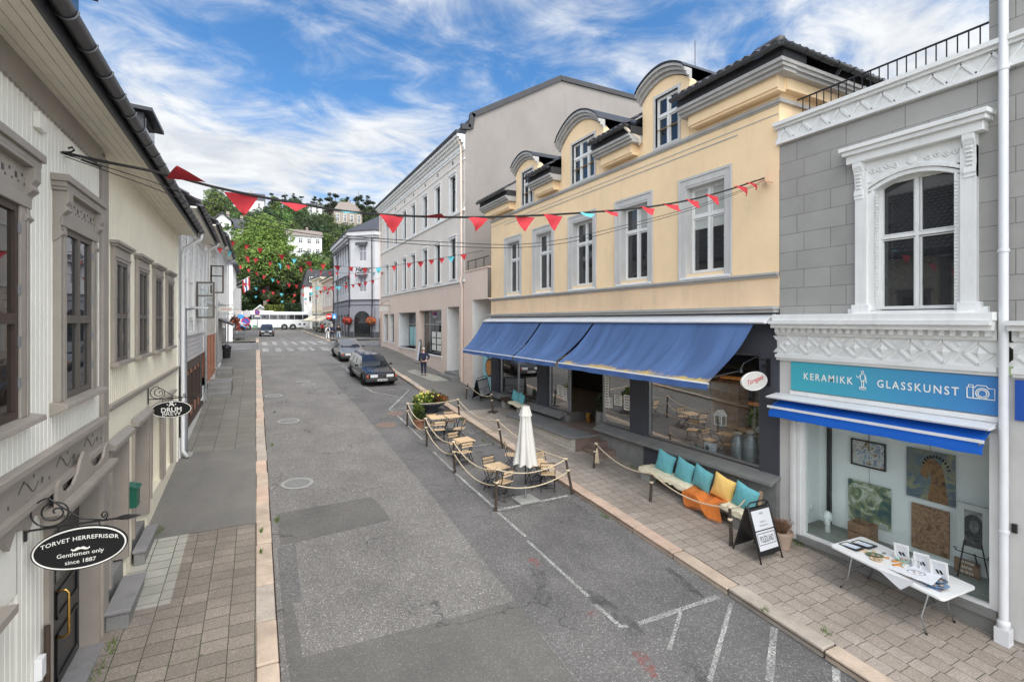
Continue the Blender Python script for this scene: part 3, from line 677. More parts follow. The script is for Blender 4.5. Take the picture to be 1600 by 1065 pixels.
def tile_roof(parent, e0, e1, up, depth_vec, mat='roof_tile', pw=0.24, ph=0.36, name='roof', s0=0.0, s1=0.0):
 """pantiles from the eave line e0-e1 climbing along depth_vec"""
 e0, e1, dv = Vector(e0), Vector(e1), Vector(depth_vec); L = (e1 - e0).length; ax = (e1 - e0) / L; D = dv.length; dd = dv / D; nrm = ax.cross(dd)
 if nrm.z < 0: nrm = -nrm
 nu = max(1, int(L / pw)); nv = max(1, int(D / ph)); mbx = MB(); prof = [0.0, 0.35, 0.8, 1.0, 0.8, 0.35]
 rows = []
 for j in range(nv):
  for (f, lift) in ((0.0, 0.045), (0.999, 0.0)):
   row = []; q0, q1 = s0 * D * (j + f) / nv, s1 * D * (j + f) / nv
   for i in range(nu * 6 + 1):
    h = prof[i % 6] * 0.055 + lift; row.append(e0 + ax * min(max(L * i / (nu * 6), q0), L - q1) + dd * (D * (j + f) / nv) + nrm * h)
   rows.append(row)
 mbx.grid(rows)
 r0 = rows[0]; mbx.grid([[p - nrm * (0.09) for p in r0], r0])
 return mbx.build(name, mat, parent, smooth='auto', recalc=False)
def sash(parent, P, u0, u1, v0, v1, w, cols=2, transom=0.62, fw=0.055, mat='white_paint', glass='dark_glass', proud=0.05, mull=0.06, bars=0.03, arch=0.0, blind=None, open_=False):
 """a casement window: frame, mullions and transom as one mesh, the panes as a child"""
 mbx = MB()
 for (a, b_, c, d) in ((u0, u1, v0, v0 + fw), (u0, u1, v1 - fw, v1)): mbx.fbox(P, a, b_, c, d, w, w + proud)
 for (a, b_) in ((u0, u0 + fw), (u1 - fw, u1)): mbx.fbox(P, a, b_, v0 + fw, v1 - fw, w, w + proud)
 cw = (u1 - u0) / cols
 for i in range(1, cols): mbx.fbox(P, u0 + cw * i - mull / 2, u0 + cw * i + mull / 2, v0 + fw, v1 - fw, w, w + proud * 1.15)
 if transom:
  tv = v0 + (v1 - v0) * transom; mbx.fbox(P, u0 + fw, u1 - fw, tv - mull / 2, tv + mull / 2, w, w + proud * 1.3)
 sp = [v0, v0 + (v1 - v0) * transom, v1] if transom else [v0, v1]
 for i in range(cols):
  for c, d in zip(sp, sp[1:]):
   a, b_ = u0 + cw * i + mull * .5 + .012, u0 + cw * (i + 1) - mull * .5 - .012; c2, d2 = c + mull * .5 + .012, d - mull * .5 - .012
   for (x0, x1, y0, y1) in ((a, b_, c2, c2 + bars), (a, b_, d2 - bars, d2), (a, a + bars, c2 + bars, d2 - bars), (b_ - bars, b_, c2 + bars, d2 - bars)): mbx.fbox(P, x0, x1, y0, y1, w - .004, w + proud * .75)
 f = mbx.build('window', mat, parent)
 g = MB(); g.quad(P(u0 + .01, v0 + .01, w + .006), P(u1 - .01, v0 + .01, w + .006), P(u1 - .01, v1 - .01, w + .006), P(u0 + .01, v1 - .01, w + .006)); g.build('pane', glass, f, recalc=False)
 if blind:
  g = MB(); a, b_, c, d = blind; g.quad(P(a, c, w + .010), P(b_, c, w + .010), P(b_, d, w + .010), P(a, d, w + .010)); g.build('blind', 'blind', f, recalc=False)
 return f
def downpipe(mbx, pts, r=0.05): mbx.tube(pts, r, 10)
def rough_roof(parent, x0, x1, y0, y1, z0, z1, mat='roof_tile'):
 m = MB(); m.prism([(x0, y0, z0), (x1, y0, z1), (x1, y0, z0)], (0, y1 - y0, 0)); return m.build('roof', mat, parent)
# ------------------------------------------------------------------ long timber house on the left (barber and drum shop)
P = PL(-2.1)
LB = empty('timber_house', (-2.1, 9, zs(9)), 0, 'long cream timber house with taupe trim, left of the pavement', 'house', world=True)
m = MB(); boards(m, P, 1.0, 9.52, 3.05, 7.62); boards(m, P, 1.0, 5.25, -.6, 3.05); boards(m, P, 6.62, 7.30, -.6, 3.05); m.fbox(P, 9.42, 9.52, -.6, 3.05, -.3, 0)
m.fbox(P, 5.25, 6.62, -.6, .95, -.1, -.005); m.build('wall', 'cream_wood', LB, recalc=False)
m = MB(); boards(m, P, 9.86, 17.9, 3.62, 7.62, 0.135, 0.035, 0.02); m.fbox(P, 16.72, 17.9, -.2, 3.62, -.25, 0); m.fbox(P, 9.86, 16.72, 3.02, 3.62, -.25, 0); m.fbox(P, 11.25, 11.72, .1, 3.02, -.25, 0); m.fbox(P, 13.22, 13.55, .1, 3.02, -.25, 0); m.fbox(P, 15.12, 15.42, .1, 3.02, -.25, 0)
for (a, b_) in ((13.55, 15.12), (15.42, 16.72)): m.fbox(P, a, b_, .1, 1.05, -.25, -.002)
m.build('wall', 'butter_wood', LB, recalc=False)
m = MB(); m.box(-12, -2.36, 1, 17.9, -.6, 7.6); m.build('core_wall', 'taupe_dark', LB)
m = MB(); m.fbox(P, 9.54, 9.86, -.4, 7.5, -.1, .045); m.build('corner_board', 'taupe_trim', LB, bevel=.008)
m = MB(); m.fbox(P, 17.78, 17.98, .3, 7.6, -.1, .03); m.build('corner_board', 'cream_wood', LB)
m = MB(); x = -2.1
for i in range(5): m.box(-2.1 + i * .1 + (.004 if i else -.1), -2.1 + (i + 1) * .1 - .004, 0, 18.05, 7.60, 7.64)
m.build('soffit', 'soffit_wood', LB)
m = MB(); m.box(-1.605, -1.575, 0, 18.05, 7.56, 7.78); m.build('fascia', 'dark_metal', LB)
gutter(LB, (-1.49, 0, 7.74), (-1.49, 18.1, 7.74), .082)
tile_roof(LB, (-1.55, 0, 7.78), (-1.55, 18.0, 7.78), 1, (-5.4, 0, 3.6))
# eaves frieze with a sawn scalloped edge
m = MB(); pts = []; u = 1.0
while u < 9.5:
 for k in range(6): pts.append((u + .12 * k / 6, 7.33 - .035 * abs(sin(pi * k / 6))))
 u += .12
pts = [p for p in pts if p[0] <= 9.52]
m.prism([P(a, b_, .003) for a, b_ in pts] + [P(9.52, 7.6, .003), P(1.0, 7.6, .003)], (.03, 0, 0)); m.build('eaves_frieze', 'taupe_trim', LB)
# belt between the storeys on the ornate half
m = MB(); m.fbox(P, 1, 9.52, 3.50, 3.56, 0, .12); m.fbox(P, 1, 9.52, 3.44, 3.50, 0, .08); m.fbox(P, 1, 9.52, 3.16, 3.44, 0, .03); m.fbox(P, 1, 9.52, 3.10, 3.16, 0, .11); m.fbox(P, 1, 9.52, 3.05, 3.10, 0, .06)
pts = []; u = 1.0
while u < 9.45: pts += [(u, 2.97), (u + .06, 2.93), (u + .12, 2.97), (u + .2, 2.90), (u + .26, 2.84), (u + .32, 2.90), (u + .40, 2.97)]; u += .46
pts = [p for p in pts if p[0] < 9.5]
m.prism([P(a, b_, .002) for a, b_ in pts] + [P(9.5, 3.05, .002), P(1.0, 3.05, .002)], (.04, 0, 0)); belt = m.build('belt_course', 'taupe_trim', LB)
m = MB();
for k in range(8):
 u0 = 1.3 + k * 1.05; m.tube([P(u0 + t * .05, 3.30 + .075 * sin(t * .62), .034) for t in range(11)], .006, 5); m.tube([P(u0 + .6 + .03 * cos(t) * (1 - t / 9), 3.27 + .05 * sin(t) * (1 - t / 9), .034) for t in range(8)], .005, 5)
 for t in (.12, .38, .82): m.obox(P(u0 + t, 3.38 if t != .82 else 3.24, .033), (0, 1, 0), (0, 0, 1), (1, 0, 0), .010, .018, .004)
m.build('carved_scroll', 'taupe_dark', belt)
m = MB(); m.fbox(P, 9.96, 17.78, 3.60, 3.66, 0, .07); m.fbox(P, 9.96, 17.78, 3.55, 3.60, 0, .035); m.build('belt_course', 'taupe_trim', LB)
# windows of the ornate half
def corbel(mbx, u, v1, wd=.16):
 prof = [(0, v1), (.15, v1), (.15, v1 - .12), (.12, v1 - .17), (.14, v1 - .22), (.09, v1 - .27), (.06, v1 - .36), (.07, v1 - .46), (.10, v1 - .50), (.05, v1 - .56), (0, v1 - .6)]
 mbx.prism([P(u, b_, a) for a, b_ in prof], (0, wd, 0))
for c in (5.95, 8.36):
 m = MB(); u0, u1 = c - .76, c + .76
 m.fbox(P, u0, u0 + .22, 4.05, 6.12, 0, .07); m.fbox(P, u1 - .22, u1, 4.05, 6.12, 0, .07); m.fbox(P, u0, u1, 6.12, 6.24, 0, .085); m.fbox(P, u0 + .05, u1 - .05, 6.24, 6.56, 0, .07)
 for q_ in (u0 + .07, u1 - .10): m.fbox(P, q_, q_ + .03, 4.05, 6.12, .07, .082)
 wf = m.build('window', 'taupe_trim', LB, bevel=.006)
 m = MB(); m.fbox(P, u0 - .10, u1 + .10, 6.62, 6.70, 0, .17); m.fbox(P, u0 - .07, u1 + .07, 6.56, 6.62, 0, .14); m.fbox(P, u0 - .05, u1 + .05, 6.52, 6.56, 0, .14); corbel(m, u0 - .02, 6.52); corbel(m, u1 - .14, 6.52); m.build('hood', 'taupe_trim', wf, bevel=.006)
 m = MB()
 for k in range(9):
  uu = c - .56 + k * .14
  m.obox(P(uu, 6.42 - .03 * (k % 2), .072), (0, 1, 0), (0, 0, 1), (1, 0, 0), .014 + .010 * (k % 2), .014 + .014 * (k % 2), .002); m.obox(P(uu + .05, 6.34, .072), (0, 1, 0), (0, 0, 1), (1, 0, 0), .010, .010, .002)
 m.build('piercing', 'black_paint', wf)
 m = MB(); m.prism([P(u0 - .12, 3.98, 0), P(u0 - .12, 3.90, 0), P(u0 - .12, 3.98, .17), P(u0 - .12, 4.03, .16), P(u0 - .12, 4.06, 0)], (0, u1 - u0 + .24, 0)); m.build('sill', 'taupe_trim', wf, bevel=.008)
 m = MB(); a0, a1, b0, b1, mid = u0 + .22, u1 - .22, 4.06, 6.12, 5.02
 for (x0, x1, y0, y1) in ((a0, a0 + .07, b0, b1), (a1 - .07, a1, b0, b1), (a0 + .07, a1 - .07, b1 - .07, b1), (a0 + .07, a1 - .07, b0, b0 + .07), (a0 + .07, a1 - .07, mid - .05, mid + .05), (c - .05, c + .05, b0 + .07, mid - .05), (c - .05, c + .05, mid + .05, b1 - .07)): m.fbox(P, x0, x1, y0, y1, .0, .05)
 m.build('sash_frame', 'taupe_dark' if c > 7 else 'brown_frame', wf)
 m = MB()
 for (y0, y1) in ((b0 + .07, mid - .05), (mid + .05, b1 - .07)):
  for (x0, x1) in ((a0 + .07, c - .05), (c + .05, a1 - .07)): m.quad(P(x0, y0, .02), P(x1, y0, .02), P(x1, y1, .02), P(x0, y1, .02))
 m.build('pane', 'dark_glass' if c > 7 else 'dark_glass_brown', wf, recalc=False)
 for vv in (4.35, 4.75, 5.25, 5.85): m = MB(); m.fbox(P, a1 - .012, a1 + .008, vv, vv + .10, .05, .07); m.build('hinge', 'galv', wf)
# windows of the plain half
for k in range(4):
 c = 10.74 + 1.83 * k; m = MB(); u0, u1 = c - .57, c + .57
 m.fbox(P, u0, u0 + .16, 4.32, 6.0, 0, .055); m.fbox(P, u1 - .16, u1, 4.32, 6.0, 0, .055); m.fbox(P, u0, u1, 6.0, 6.22, 0, .06); m.fbox(P, u0, u1, 6.05, 6.09, .06, .075)
 wf = m.build('window', 'taupe_trim', LB, bevel=.006)
 m = MB(); m.fbox(P, u0 - .07, u1 + .07, 6.26, 6.31, 0, .13); m.fbox(P, u0 - .03, u1 + .03, 6.22, 6.26, 0, .10); m.build('hood', 'taupe_trim', wf, bevel=.005)
 m = MB(); m.fbox(P, u0 - .04, u1 + .04, 4.25, 4.32, 0, .12); m.build('sill', 'taupe_trim', wf, bevel=.006)
 m = MB(); a0, a1, b0, b1, mid = u0 + .16, u1 - .16, 4.32, 6.0, 5.08
 for (x0, x1, y0, y1) in ((a0, a0 + .06, b0, b1), (a1 - .06, a1, b0, b1), (a0 + .06, a1 - .06, b1 - .06, b1), (a0 + .06, a1 - .06, b0, b0 + .06), (a0 + .06, a1 - .06, mid - .04, mid + .04), (c - .045, c + .045, b0 + .06, mid - .04), (c - .045, c + .045, mid + .04, b1 - .06)): m.fbox(P, x0, x1, y0, y1, .0, .045)
 m.build('sash_frame', 'taupe_dark', wf)
 m = MB(); m.quad(P(a0 + .05, b0 + .05, .018), P(a1 - .05, b0 + .05, .018), P(a1 - .05, b1 - .05, .018), P(a0 + .05, b1 - .05, .018)); m.build('pane', 'dark_glass', wf, recalc=False)
 for vv in (4.5, 4.95, 5.15, 5.75): m = MB(); m.fbox(P, a1 - .015, a1 + .01, vv, vv + .1, .045, .07); m.build('hinge', 'galv', wf)
# ground floor window at the frame edge
m = MB(); m.fbox(P, 5.25, 5.4, .95, 2.2, -.1, .04); m.fbox(P, 5.95, 6.12, .95, 2.2, -.1, .04); m.fbox(P, 5.25, 6.12, 2.2, 2.3, -.1, .05); m.fbox(P, 5.25, 6.12, .85, .95, -.1, .1)
wf = m.build('window', 'taupe_trim', LB, bevel=.006); m = MB(); m.fbox(P, 5.1, 6.22, 2.3, 2.38, 0, .14); m.build('hood', 'taupe_trim', wf, bevel=.006)
m = MB(); m.fbox(P, 5.4, 5.95, .95, 2.2, -.08, -.05); m.build('pane', 'dark_glass', wf)
m = MB(); m.fbox(P, 5.25, 6.62, 2.3, 3.05, -.1, -.004); boards(m, P, 6.12, 6.62, .9, 2.3); m.build('wall', 'cream_wood', LB)
# barber door with carved hood
zd = zs(8.8)
m = MB(); m.fbox(P, 7.30, 7.44, zd - .1, 2.62, -.24, .05); m.fbox(P, 9.385, 9.425, zd - .1, 2.62, -.24, .03); m.fbox(P, 7.30, 9.42, 2.62, 2.75, -.24, .06); df = m.build('door_case', 'taupe_trim', LB, bevel=.005)
m = MB(); m.fbox(P, 7.15, 9.50, 2.86, 2.92, 0, .24); m.fbox(P, 7.2, 9.50, 2.75, 2.86, 0, .18)
pts = [(7.9, 2.92), (7.9, 3.16), (7.98, 3.2), (8.03, 3.06), (8.15, 3.0), (8.3, 3.02), (8.42, 3.12), (8.5, 3.24), (8.6, 3.32), (8.7, 3.26), (8.78, 3.12), (8.92, 3.0), (9.1, 2.98), (9.25, 3.02), (9.32, 3.16), (9.42, 3.2), (9.44, 2.92)]
m.prism([P(a - (9.44 - a) * .42, b_, .10) for a, b_ in pts], (.035, 0, 0)); hd = m.build('hood', 'taupe_trim', df, bevel=.004)
m = MB()
for k in range(26): m.obox(P(7.3 + k * .082, 2.80, .182), (0, 1, 0), (0, 0, 1), (1, 0, 0), .010, .012, .002)
m.build('bead_row', 'black_paint', df)
m = MB(); m.fbox(P, 7.44, 9.385, zd + .04, 2.62, -.25, -.2)
for (a, b_, c, d) in ((8.42, 9.27, zd + .15, zd + .75), (8.42, 9.27, zd + .95, zd + 1.3)):
 for (x0, x1, y0, y1) in ((a, b_, c, c + .04), (a, b_, d - .04, d), (a, a + .04, c, d), (b_ - .04, b_, c, d)): m.fbox(P, x0, x1, y0, y1, -.2, -.18)
dr = m.build('door', 'black_paint', LB, bevel=.004)
m = MB(); m.fbox(P, 8.42, 9.27, zd + 1.42, 2.1, -.2, -.195); m.build('pane', 'car_glass', dr)
m = MB(); m.tube([P(8.42, zd + .72, -.19), P(8.42, zd + .72, -.10), P(8.42, zd + .76, -.07), P(8.42, zd + 1.28, -.07), P(8.42, zd + 1.32, -.10), P(8.42, zd + 1.32, -.19)], .016, 8); m.build('handle', 'brass', dr, smooth=True)
m = MB(); m.fbox(P, 7.3, 9.4, zd - .2, zd + .04, -.25, .1); m.build('threshold', 'step_stone', LB)
m = MB(); m.fbox(P, 7.02, 7.15, zd + .98, zd + 1.2, .002, .07); m.build('bell_box', 'white_metal', LB, bevel=.006)
m = MB(); m.tube([P(7.24, zd - .2, .05), P(7.24, zd + 1.45, .05)], .03, 8); m.build('wall_pole', 'brown_frame', LB)
# doors and tall panels of the plain half
def porch(u0, u1, zb, zt, handle=False, lab=None):
 m = MB(); m.fbox(P, u0 - .02, u0 + .1, zb, zt, -.24, .05); m.fbox(P, u1 - .1, u1 + .02, zb, zt, -.24, .05); m.fbox(P, u0 + .1, u1 - .1, zt - .12, zt, -.24, .05); c = m.build('door_case', 'taupe_trim', LB, bevel=.005)
 m = MB(); m.fbox(P, u0 - .1, u1 + .1, zt, zt + .07, 0, .13); m.prism([P(u0 - .1, zt + .07, 0), P(u0 - .1, zt + .07, .13), P(u0 - .1, zt + .15, .02)], (0, u1 - u0 + .2, 0)); m.build('hood', 'taupe_trim', c, bevel=.005)
 m = MB(); m.fbox(P, u0 + .1, u1 - .1, zb, zt - .12, -.24, -.2);
 for (c0, d0) in ((zb + .2, zb + .9), (zb + 1.1, zt - .3)):
  for (x0, x1, y0, y1) in ((u0 + .25, u1 - .25, c0, c0 + .035), (u0 + .25, u1 - .25, d0, d0 + .035), (u0 + .25, u0 + .285, c0, d0), (u1 - .285, u1 - .25, c0, d0)): m.fbox(P, x0, x1, y0, y1, -.2, -.185)
 d = m.build('door', 'taupe_trim', LB)
 if handle: m = MB(); m.tube([P(u0 + .2, zb + .95, -.19), P(u0 + .2, zb + .97, -.11), P(u0 + .2, zb + 1.4, -.11), P(u0 + .2, zb + 1.42, -.19)], .014, 8); m.build('handle', 'brass', d, smooth=True)
porch(9.98, 11.25, zs(10.6) + .42, 2.95, True); porch(11.74, 13.22, zs(12.4) + .42, 3.0)
for (a, b_) in ((13.55, 15.12), (15.42, 16.72)):
 m = MB(); m.fbox(P, a, b_, 1.05, 3.02, -.25, -.18); m.build('shutter_panel', 'taupe_trim', LB); m = MB(); m.fbox(P, a - .04, a + .06, 1.05, 3.02, -.02, .04); m.fbox(P, b_ - .06, b_ + .04, 1.05, 3.02, -.02, .04); m.fbox(P, a - .1, b_ + .1, 3.02, 3.08, 0, .12); m.build('panel_trim', 'taupe_trim', LB)
m = MB(); m.fbox(P, 9.96, 17.9, -.1, .7, -.25, -.04); m.build('plinth', 'grey_stone', LB)
m = MB(); downpipe(m, [(-1.49, 17.95, 7.66), (-1.5, 17.97, 7.5), (-1.92, 18.02, 7.2), (-1.98, 18.04, 7.0), (-1.98, 18.04, zs(18) + .25), (-1.85, 18.0, zs(18) + .05)], .055); m.build('downpipe', 'white_metal', LB, smooth=True)
m = MB(); m.fbox(P, 7.0, 7.24, 7.05, 7.22, .0, .06); m.build('junction_box', 'cream_wood', LB, bevel=.01)
for (y0, y1) in ((12.35, 13.5), (7.0, 8.2)):
 m = MB(); m.box(-3.6, -2.02, y0, y1, 8.05, 9.2); d = m.build('dormer', 'slate', LB); m = MB(); m.hexa([(-3.7, y0 - .15, 9.3), (-1.85, y0 - .15, 9.2), (-1.85, y1 + .15, 9.2), (-3.7, y1 + .15, 9.3), (-3.7, y0 - .15, 9.38), (-1.85, y0 - .15, 9.27), (-1.85, y1 + .15, 9.27), (-3.7, y1 + .15, 9.38)]); m.build('dormer_roof', 'dark_metal', d)
 m = MB(); m.box(-2.02, -1.99, y0 + .1, y1 - .1, 8.5, 9.12); m.build('pane', 'dark_glass', d); m = MB(); m.box(-3.2, -2.2, y0 - .012, y0, 8.7, 9.1); m.build('pane', 'clear_glass', d)
# stone steps in front of the doors
def block(name, x0, x1, y0, y1, zb, zt, mat, lab, cat, bev=.015, grp=None):
 t = empty(name, ((x0 + x1) / 2, (y0 + y1) / 2, zb), 0, lab, cat, grp, world=True); m = MB(); m.box(x0, x1, y0, y1, zb - .2, zt - .06); m.build('riser', 'grey_stone', t, bevel=bev); m = MB(); m.box(x0 - .02, x1 + .03, y0 - .03, y1 + .03, zt - .06, zt); m.build('tread', mat, t, bevel=bev); return t
block('door_step', -2.05, -1.76, 9.62, 10.85, zs(9.62), zs(9.62) + .30, 'step_stone', 'long low grey stone door step nearest the barber sign, weeds at its foot', 'step')
block('door_step', -2.05, -1.88, 11.6, 12.9, zs(11.6), zs(11.6) + .30, 'step_stone', 'grey stone door step under the green letter box, at the edge of the tarmac', 'step')
# ================================================================== grey ashlar building with the art shop
P = PR(10.8)
GB = empty('ashlar_building', (10.8, 2, zs(2)), 0, 'grey ashlar building with white ornament and an art shop at the right edge', 'building', world=True)
m = MB(); m.wall(P, 3.75, 7.46, 5.0, 9.06, [(4.0, 5.65, 5.12, 7.75)], .3); m.wall(P, -3, 3.75, 5.0, 14.5, []); m.quad((10.8, 3.75, 9.3), (16, 3.75, 9.3), (16, 3.75, 14.5), (10.8, 3.75, 14.5)); m.build('wall', 'ashlar', GB, recalc=False)
m = MB(); m.box(11.85, 16, -3, 7.44, 4.2, 9.45); m.box(10.85, 11.86, -3, 7.44, 8.6, 9.44); m.build('core_wall', 'gable_render', GB)
# top frieze of chevrons with a weathered coping
m = MB(); m.fbox(P, -3, 7.50, 9.06, 9.12, -.05, .10); m.fbox(P, -3, 7.50, 9.12, 9.42, -.05, .03); m.fbox(P, -3, 7.52, 9.42, 9.48, -.1, .10); m.fbox(P, -3, 7.54, 9.48, 9.56, -.25, .16)
u = -2.9
while u < 7.3:
 for (a, c) in ((u, u + .2), (u + .4, u + .2)): m.bar(P(a, 9.14, .035), P(c, 9.40, .035), .05, .05, (1, 0, 0))
 m.prism([P(u + .1, 9.14, .03), P(u + .3, 9.14, .03), P(u + .2, 9.26, .06)], (.01, 0, 0)); u += .4
m.build('cornice', 'white_paint', GB)
# roof terrace railing
m = MB(); m.tube([(11.2, 7.3, 10.12), (11.2, 3.8, 10.12)], .022, 6); m.tube([(11.2, 7.3, 9.66), (11.2, 3.8, 9.66)], .016, 6)
rl = m.build('terrace_railing', 'black_iron', GB); y = 3.85
while y < 7.32: m = MB(); m.tube([(11.2, y, 9.55), (11.2, y, 10.12)], .012, 5); m.build('baluster', 'black_iron', rl); y += .158
# upper window with its carved surround
m = MB()
m.fbox(P, 3.88, 4.10, 5.14, 7.95, -.02, .10); m.fbox(P, 5.56, 5.78, 5.14, 7.95, -.02, .10)
m.fbox(P, 3.82, 4.14, 5.14, 5.32, .0, .12); m.fbox(P, 5.52, 5.84, 5.14, 5.32, .0, .12); m.fbox(P, 3.74, 3.90, 5.14, 5.24, 0, .06); m.fbox(P, 5.76, 5.94, 5.14, 5.24, 0, .06)
def arch(u0, u1, vs, rise, w0, w1, th):
 pts = []; n = 14
 for k in range(n + 1): t = k / n; pts.append((u0 + (u1 - u0) * t, vs + rise * (1 - (2 * t - 1) ** 2)))
 for (a, b_) in zip(pts, pts[1:]): m.hexa([P(a[0], a[1], w0), P(b_[0], b_[1], w0), P(b_[0], b_[1], w1), P(a[0], a[1], w1), P(a[0], a[1] + th, w0), P(b_[0], b_[1] + th, w0), P(b_[0], b_[1] + th, w1), P(a[0], a[1] + th, w1)])
arch(4.10, 5.56, 7.50, .22, -.25, .05, .08); arch(4.06, 5.60, 7.58, .22, -.05, .085, .07)
m.fbox(P, 4.10, 4.20, 5.2, 7.55, -.25, .05); m.fbox(P, 5.46, 5.56, 5.2, 7.55, -.25, .05)
m.fbox(P, 3.90, 5.76, 7.72, 8.14, -.02, .04)
for s_ in (4.205, 5.44):   # bead strips
 v_ = 5.3
 while v_ < 7.45: m.fbox(P, s_ - .06, s_ - .02, v_, v_ + .035, .05, .068); v_ += .06
sr = m.build('window_surround', 'white_paint', GB, bevel=.006)
m = MB()     # scrollwork of the frieze
for sgn in (-1, 1):
 for k in range(5):
  c = 4.83 + sgn * (.26 + k * .13); rr = .055 + .012 * (k == 4)
  m.tube([P(c + rr * (1 - t / 14) * cos(t * .9), 7.93 + .02 * sin(k * 2) + rr * (1 - t / 14) * sin(t * .9), .05) for t in range(12)], .014, 5)
m.lathe([(.001, -.03), (.07, -.02), (.085, 0), (.07, .005)], P(4.83, 7.96, .04), 14, 'x'); m.build('carved_scroll', 'white_paint', sr)
m = MB(); m.fbox(P, 3.66, 5.98, 8.38, 8.46, -.02, .32); m.fbox(P, 3.70, 5.94, 8.30, 8.38, -.02, .27); m.fbox(P, 3.76, 5.90, 8.14, 8.30, -.02, .19)
for u in (3.88, 5.62):
 prof = [(0, 8.14), (.18, 8.14), (.18, 8.05), (.13, 7.95), (.10, 7.8), (.09, 7.65), (.12, 7.56), (.13, 7.50), (.11, 7.47), (.12, 7.42), (0, 7.40)]
 m.prism([P(u, b_, a) for a, b_ in prof], (0, .17, 0))
 for k in range(6): m.fbox(P, u + .04, u + .13, 7.62 + k * .07, 7.65 + k * .07, .09, .15 - .004 * (5 - k))
m.build('hood', 'white_paint', sr, bevel=.008)
m = MB(); m.fbox(P, 3.60, 7.46, 5.0, 5.14, -.02, .30); m.prism([P(3.9, 5.14, 0), P(3.9, 5.14, .24), P(3.9, 5.2, 0)], (0, 1.9, 0)); m.build('sill', 'white_paint', GB, bevel=.01)
W_ = sash(GB, P, 4.20, 5.46, 5.22, 7.72, -.22, 2, .56, .05, 'white_paint', 'dark_glass', .06, .06, .02)
# belt between the storeys: moulding, dentils, lozenges
m = MB()
for (a, b_) in ((3.62, 7.50), (-3, 3.44)):
 m.fbox(P, a, b_, 4.93, 5.00, -.02, .36); m.fbox(P, a, b_, 4.84, 4.93, -.02, .28); m.fbox(P, a, b_, 4.68, 4.84, -.02, .10); m.fbox(P, a, b_, 4.24, 4.68, -.02, .04); m.fbox(P, a, b_, 4.16, 4.24, -.02, .12); m.fbox(P, a, b_, 4.10, 4.16, -.02, .07)
 u = a + .05
 while u < b_ - .1: m.fbox(P, u, u + .07, 4.74, 4.84, .10, .19); u += .155
 n = int((b_ - a) / .44); sp = (b_ - a) / n
 for k in range(n):
  c = a + sp * (k + .5);
  for (x0, y0, x1, y1) in ((-.2, 0, 0, .19), (0, .19, .2, 0), (.2, 0, 0, -.19), (0, -.19, -.2, 0)): m.bar(P(c + x0, 4.46 + y0, .05), P(c + x1, 4.46 + y1, .05), .035, .05, (1, 0, 0))
  cc = P(c, 4.46, .09); vs = [P(c - .11, 4.46, .04), P(c, 4.57, .04), P(c + .11, 4.46, .04), P(c, 4.35, .04), cc]; m.add(vs, [(0, 1, 4), (1, 2, 4), (2, 3, 4), (3, 0, 4)])
  for s_ in (-1, 1): m.prism([P(c + sp / 2 - .1, 4.46 - s_ * .19, .04), P(c + sp / 2 + .1, 4.46 - s_ * .19, .04), P(c + sp / 2, 4.46 - s_ * .09, .07)], (.01, 0, 0))
m.build('belt_course', 'white_paint', GB)
m = MB(); m.wall(P, -3, 7.46, 3.15, 4.12, []); m.wall(P, 7.18, 7.46, -.2, 3.15, []); m.wall(P, -3, 3.62, -.1, 3.15, []); m.build('wall', 'surround_grey', GB, recalc=False)
# fascia sign
m = MB(); m.fbox(P, 3.62, 7.16, 3.45, 4.08, .0, .045); sg = m.build('shop_sign', 'shop_sign', GB)
m = MB(); m.fbox(P, -3, 3.42, 3.42, 4.06, .0, .045); m.build('shop_sign', 'sign_blue', GB)
m = MB(); fn = lambda c, v: (lambda x, y: P(c - x, v + y, .049))
for (s_, ya, yb_) in (('KERAMIKK', 6.86, 5.84), ('GLASSKUNST', 5.40, 4.13)):
 xs_ = [p[0] for p in text_data(s_, 1, 'CENTER', .012, 1.3, 0)[0]]; k_ = (ya - yb_) / (max(xs_) - min(xs_)); m.text(s_, k_, lambda x, y: P((ya + yb_) / 2 - x + k_ * (max(xs_) + min(xs_)) / 2, 3.775 + y * .205 / k_ * 1.0, .049), bold=.012, spacing=1.3)
pass; m.build('lettering', 'sign_white', sg, recalc=False)
m = MB(); T = lambda pts, r=.009: m.tube([P(a, b_, .05) for a, b_ in pts], r, 5)     # small line drawings: an old statue and a camera
circ = lambda c, v, r, n=14, sy=1: [(c + r * cos(2 * pi * k / n), v + sy * r * sin(2 * pi * k / n)) for k in range(n + 1)]
T0 = T; T = lambda pts, r=.007: T0([(5.66 + (a - 5.715) * .72, 3.8 + (b_ - 3.8) * .9) for a, b_ in pts], r)
T(circ(5.72, 4.0, .03)); T([(5.76, 3.95), (5.66, 3.95), (5.65, 3.83), (5.69, 3.83), (5.69, 3.66)]); T([(5.76, 3.95), (5.78, 3.84), (5.74, 3.8), (5.74, 3.66)]); T([(5.77, 3.93), (5.84, 3.86), (5.88, 3.91)]); T([(5.65, 3.93), (5.62, 3.76)]); T([(5.66, 3.80), (5.76, 3.80)]); T(circ(5.715, 3.64, .085, 16, .35)); T(circ(5.715, 3.66, .05, 14, .35))
T = T0
T([(4.02, 3.70), (4.02, 3.88), (3.92, 3.88), (3.89, 3.92), (3.77, 3.92), (3.74, 3.88), (3.66, 3.88), (3.66, 3.70), (4.02, 3.70)]); T(circ(3.82, 3.79, .085, 18)); T(circ(3.82, 3.79, .058, 18)); T([(4.0, 3.88), (4.0, 3.92), (3.94, 3.92), (3.94, 3.88)]); T([(3.94, 3.87), (3.94, 3.71)])
m.build('emblem', 'sign_white', sg)
m = MB(); m.fbox(P, 3.62, 7.18, 3.34, 3.43, .0, .06); m.build('sign_ledge', 'white_paint', GB)
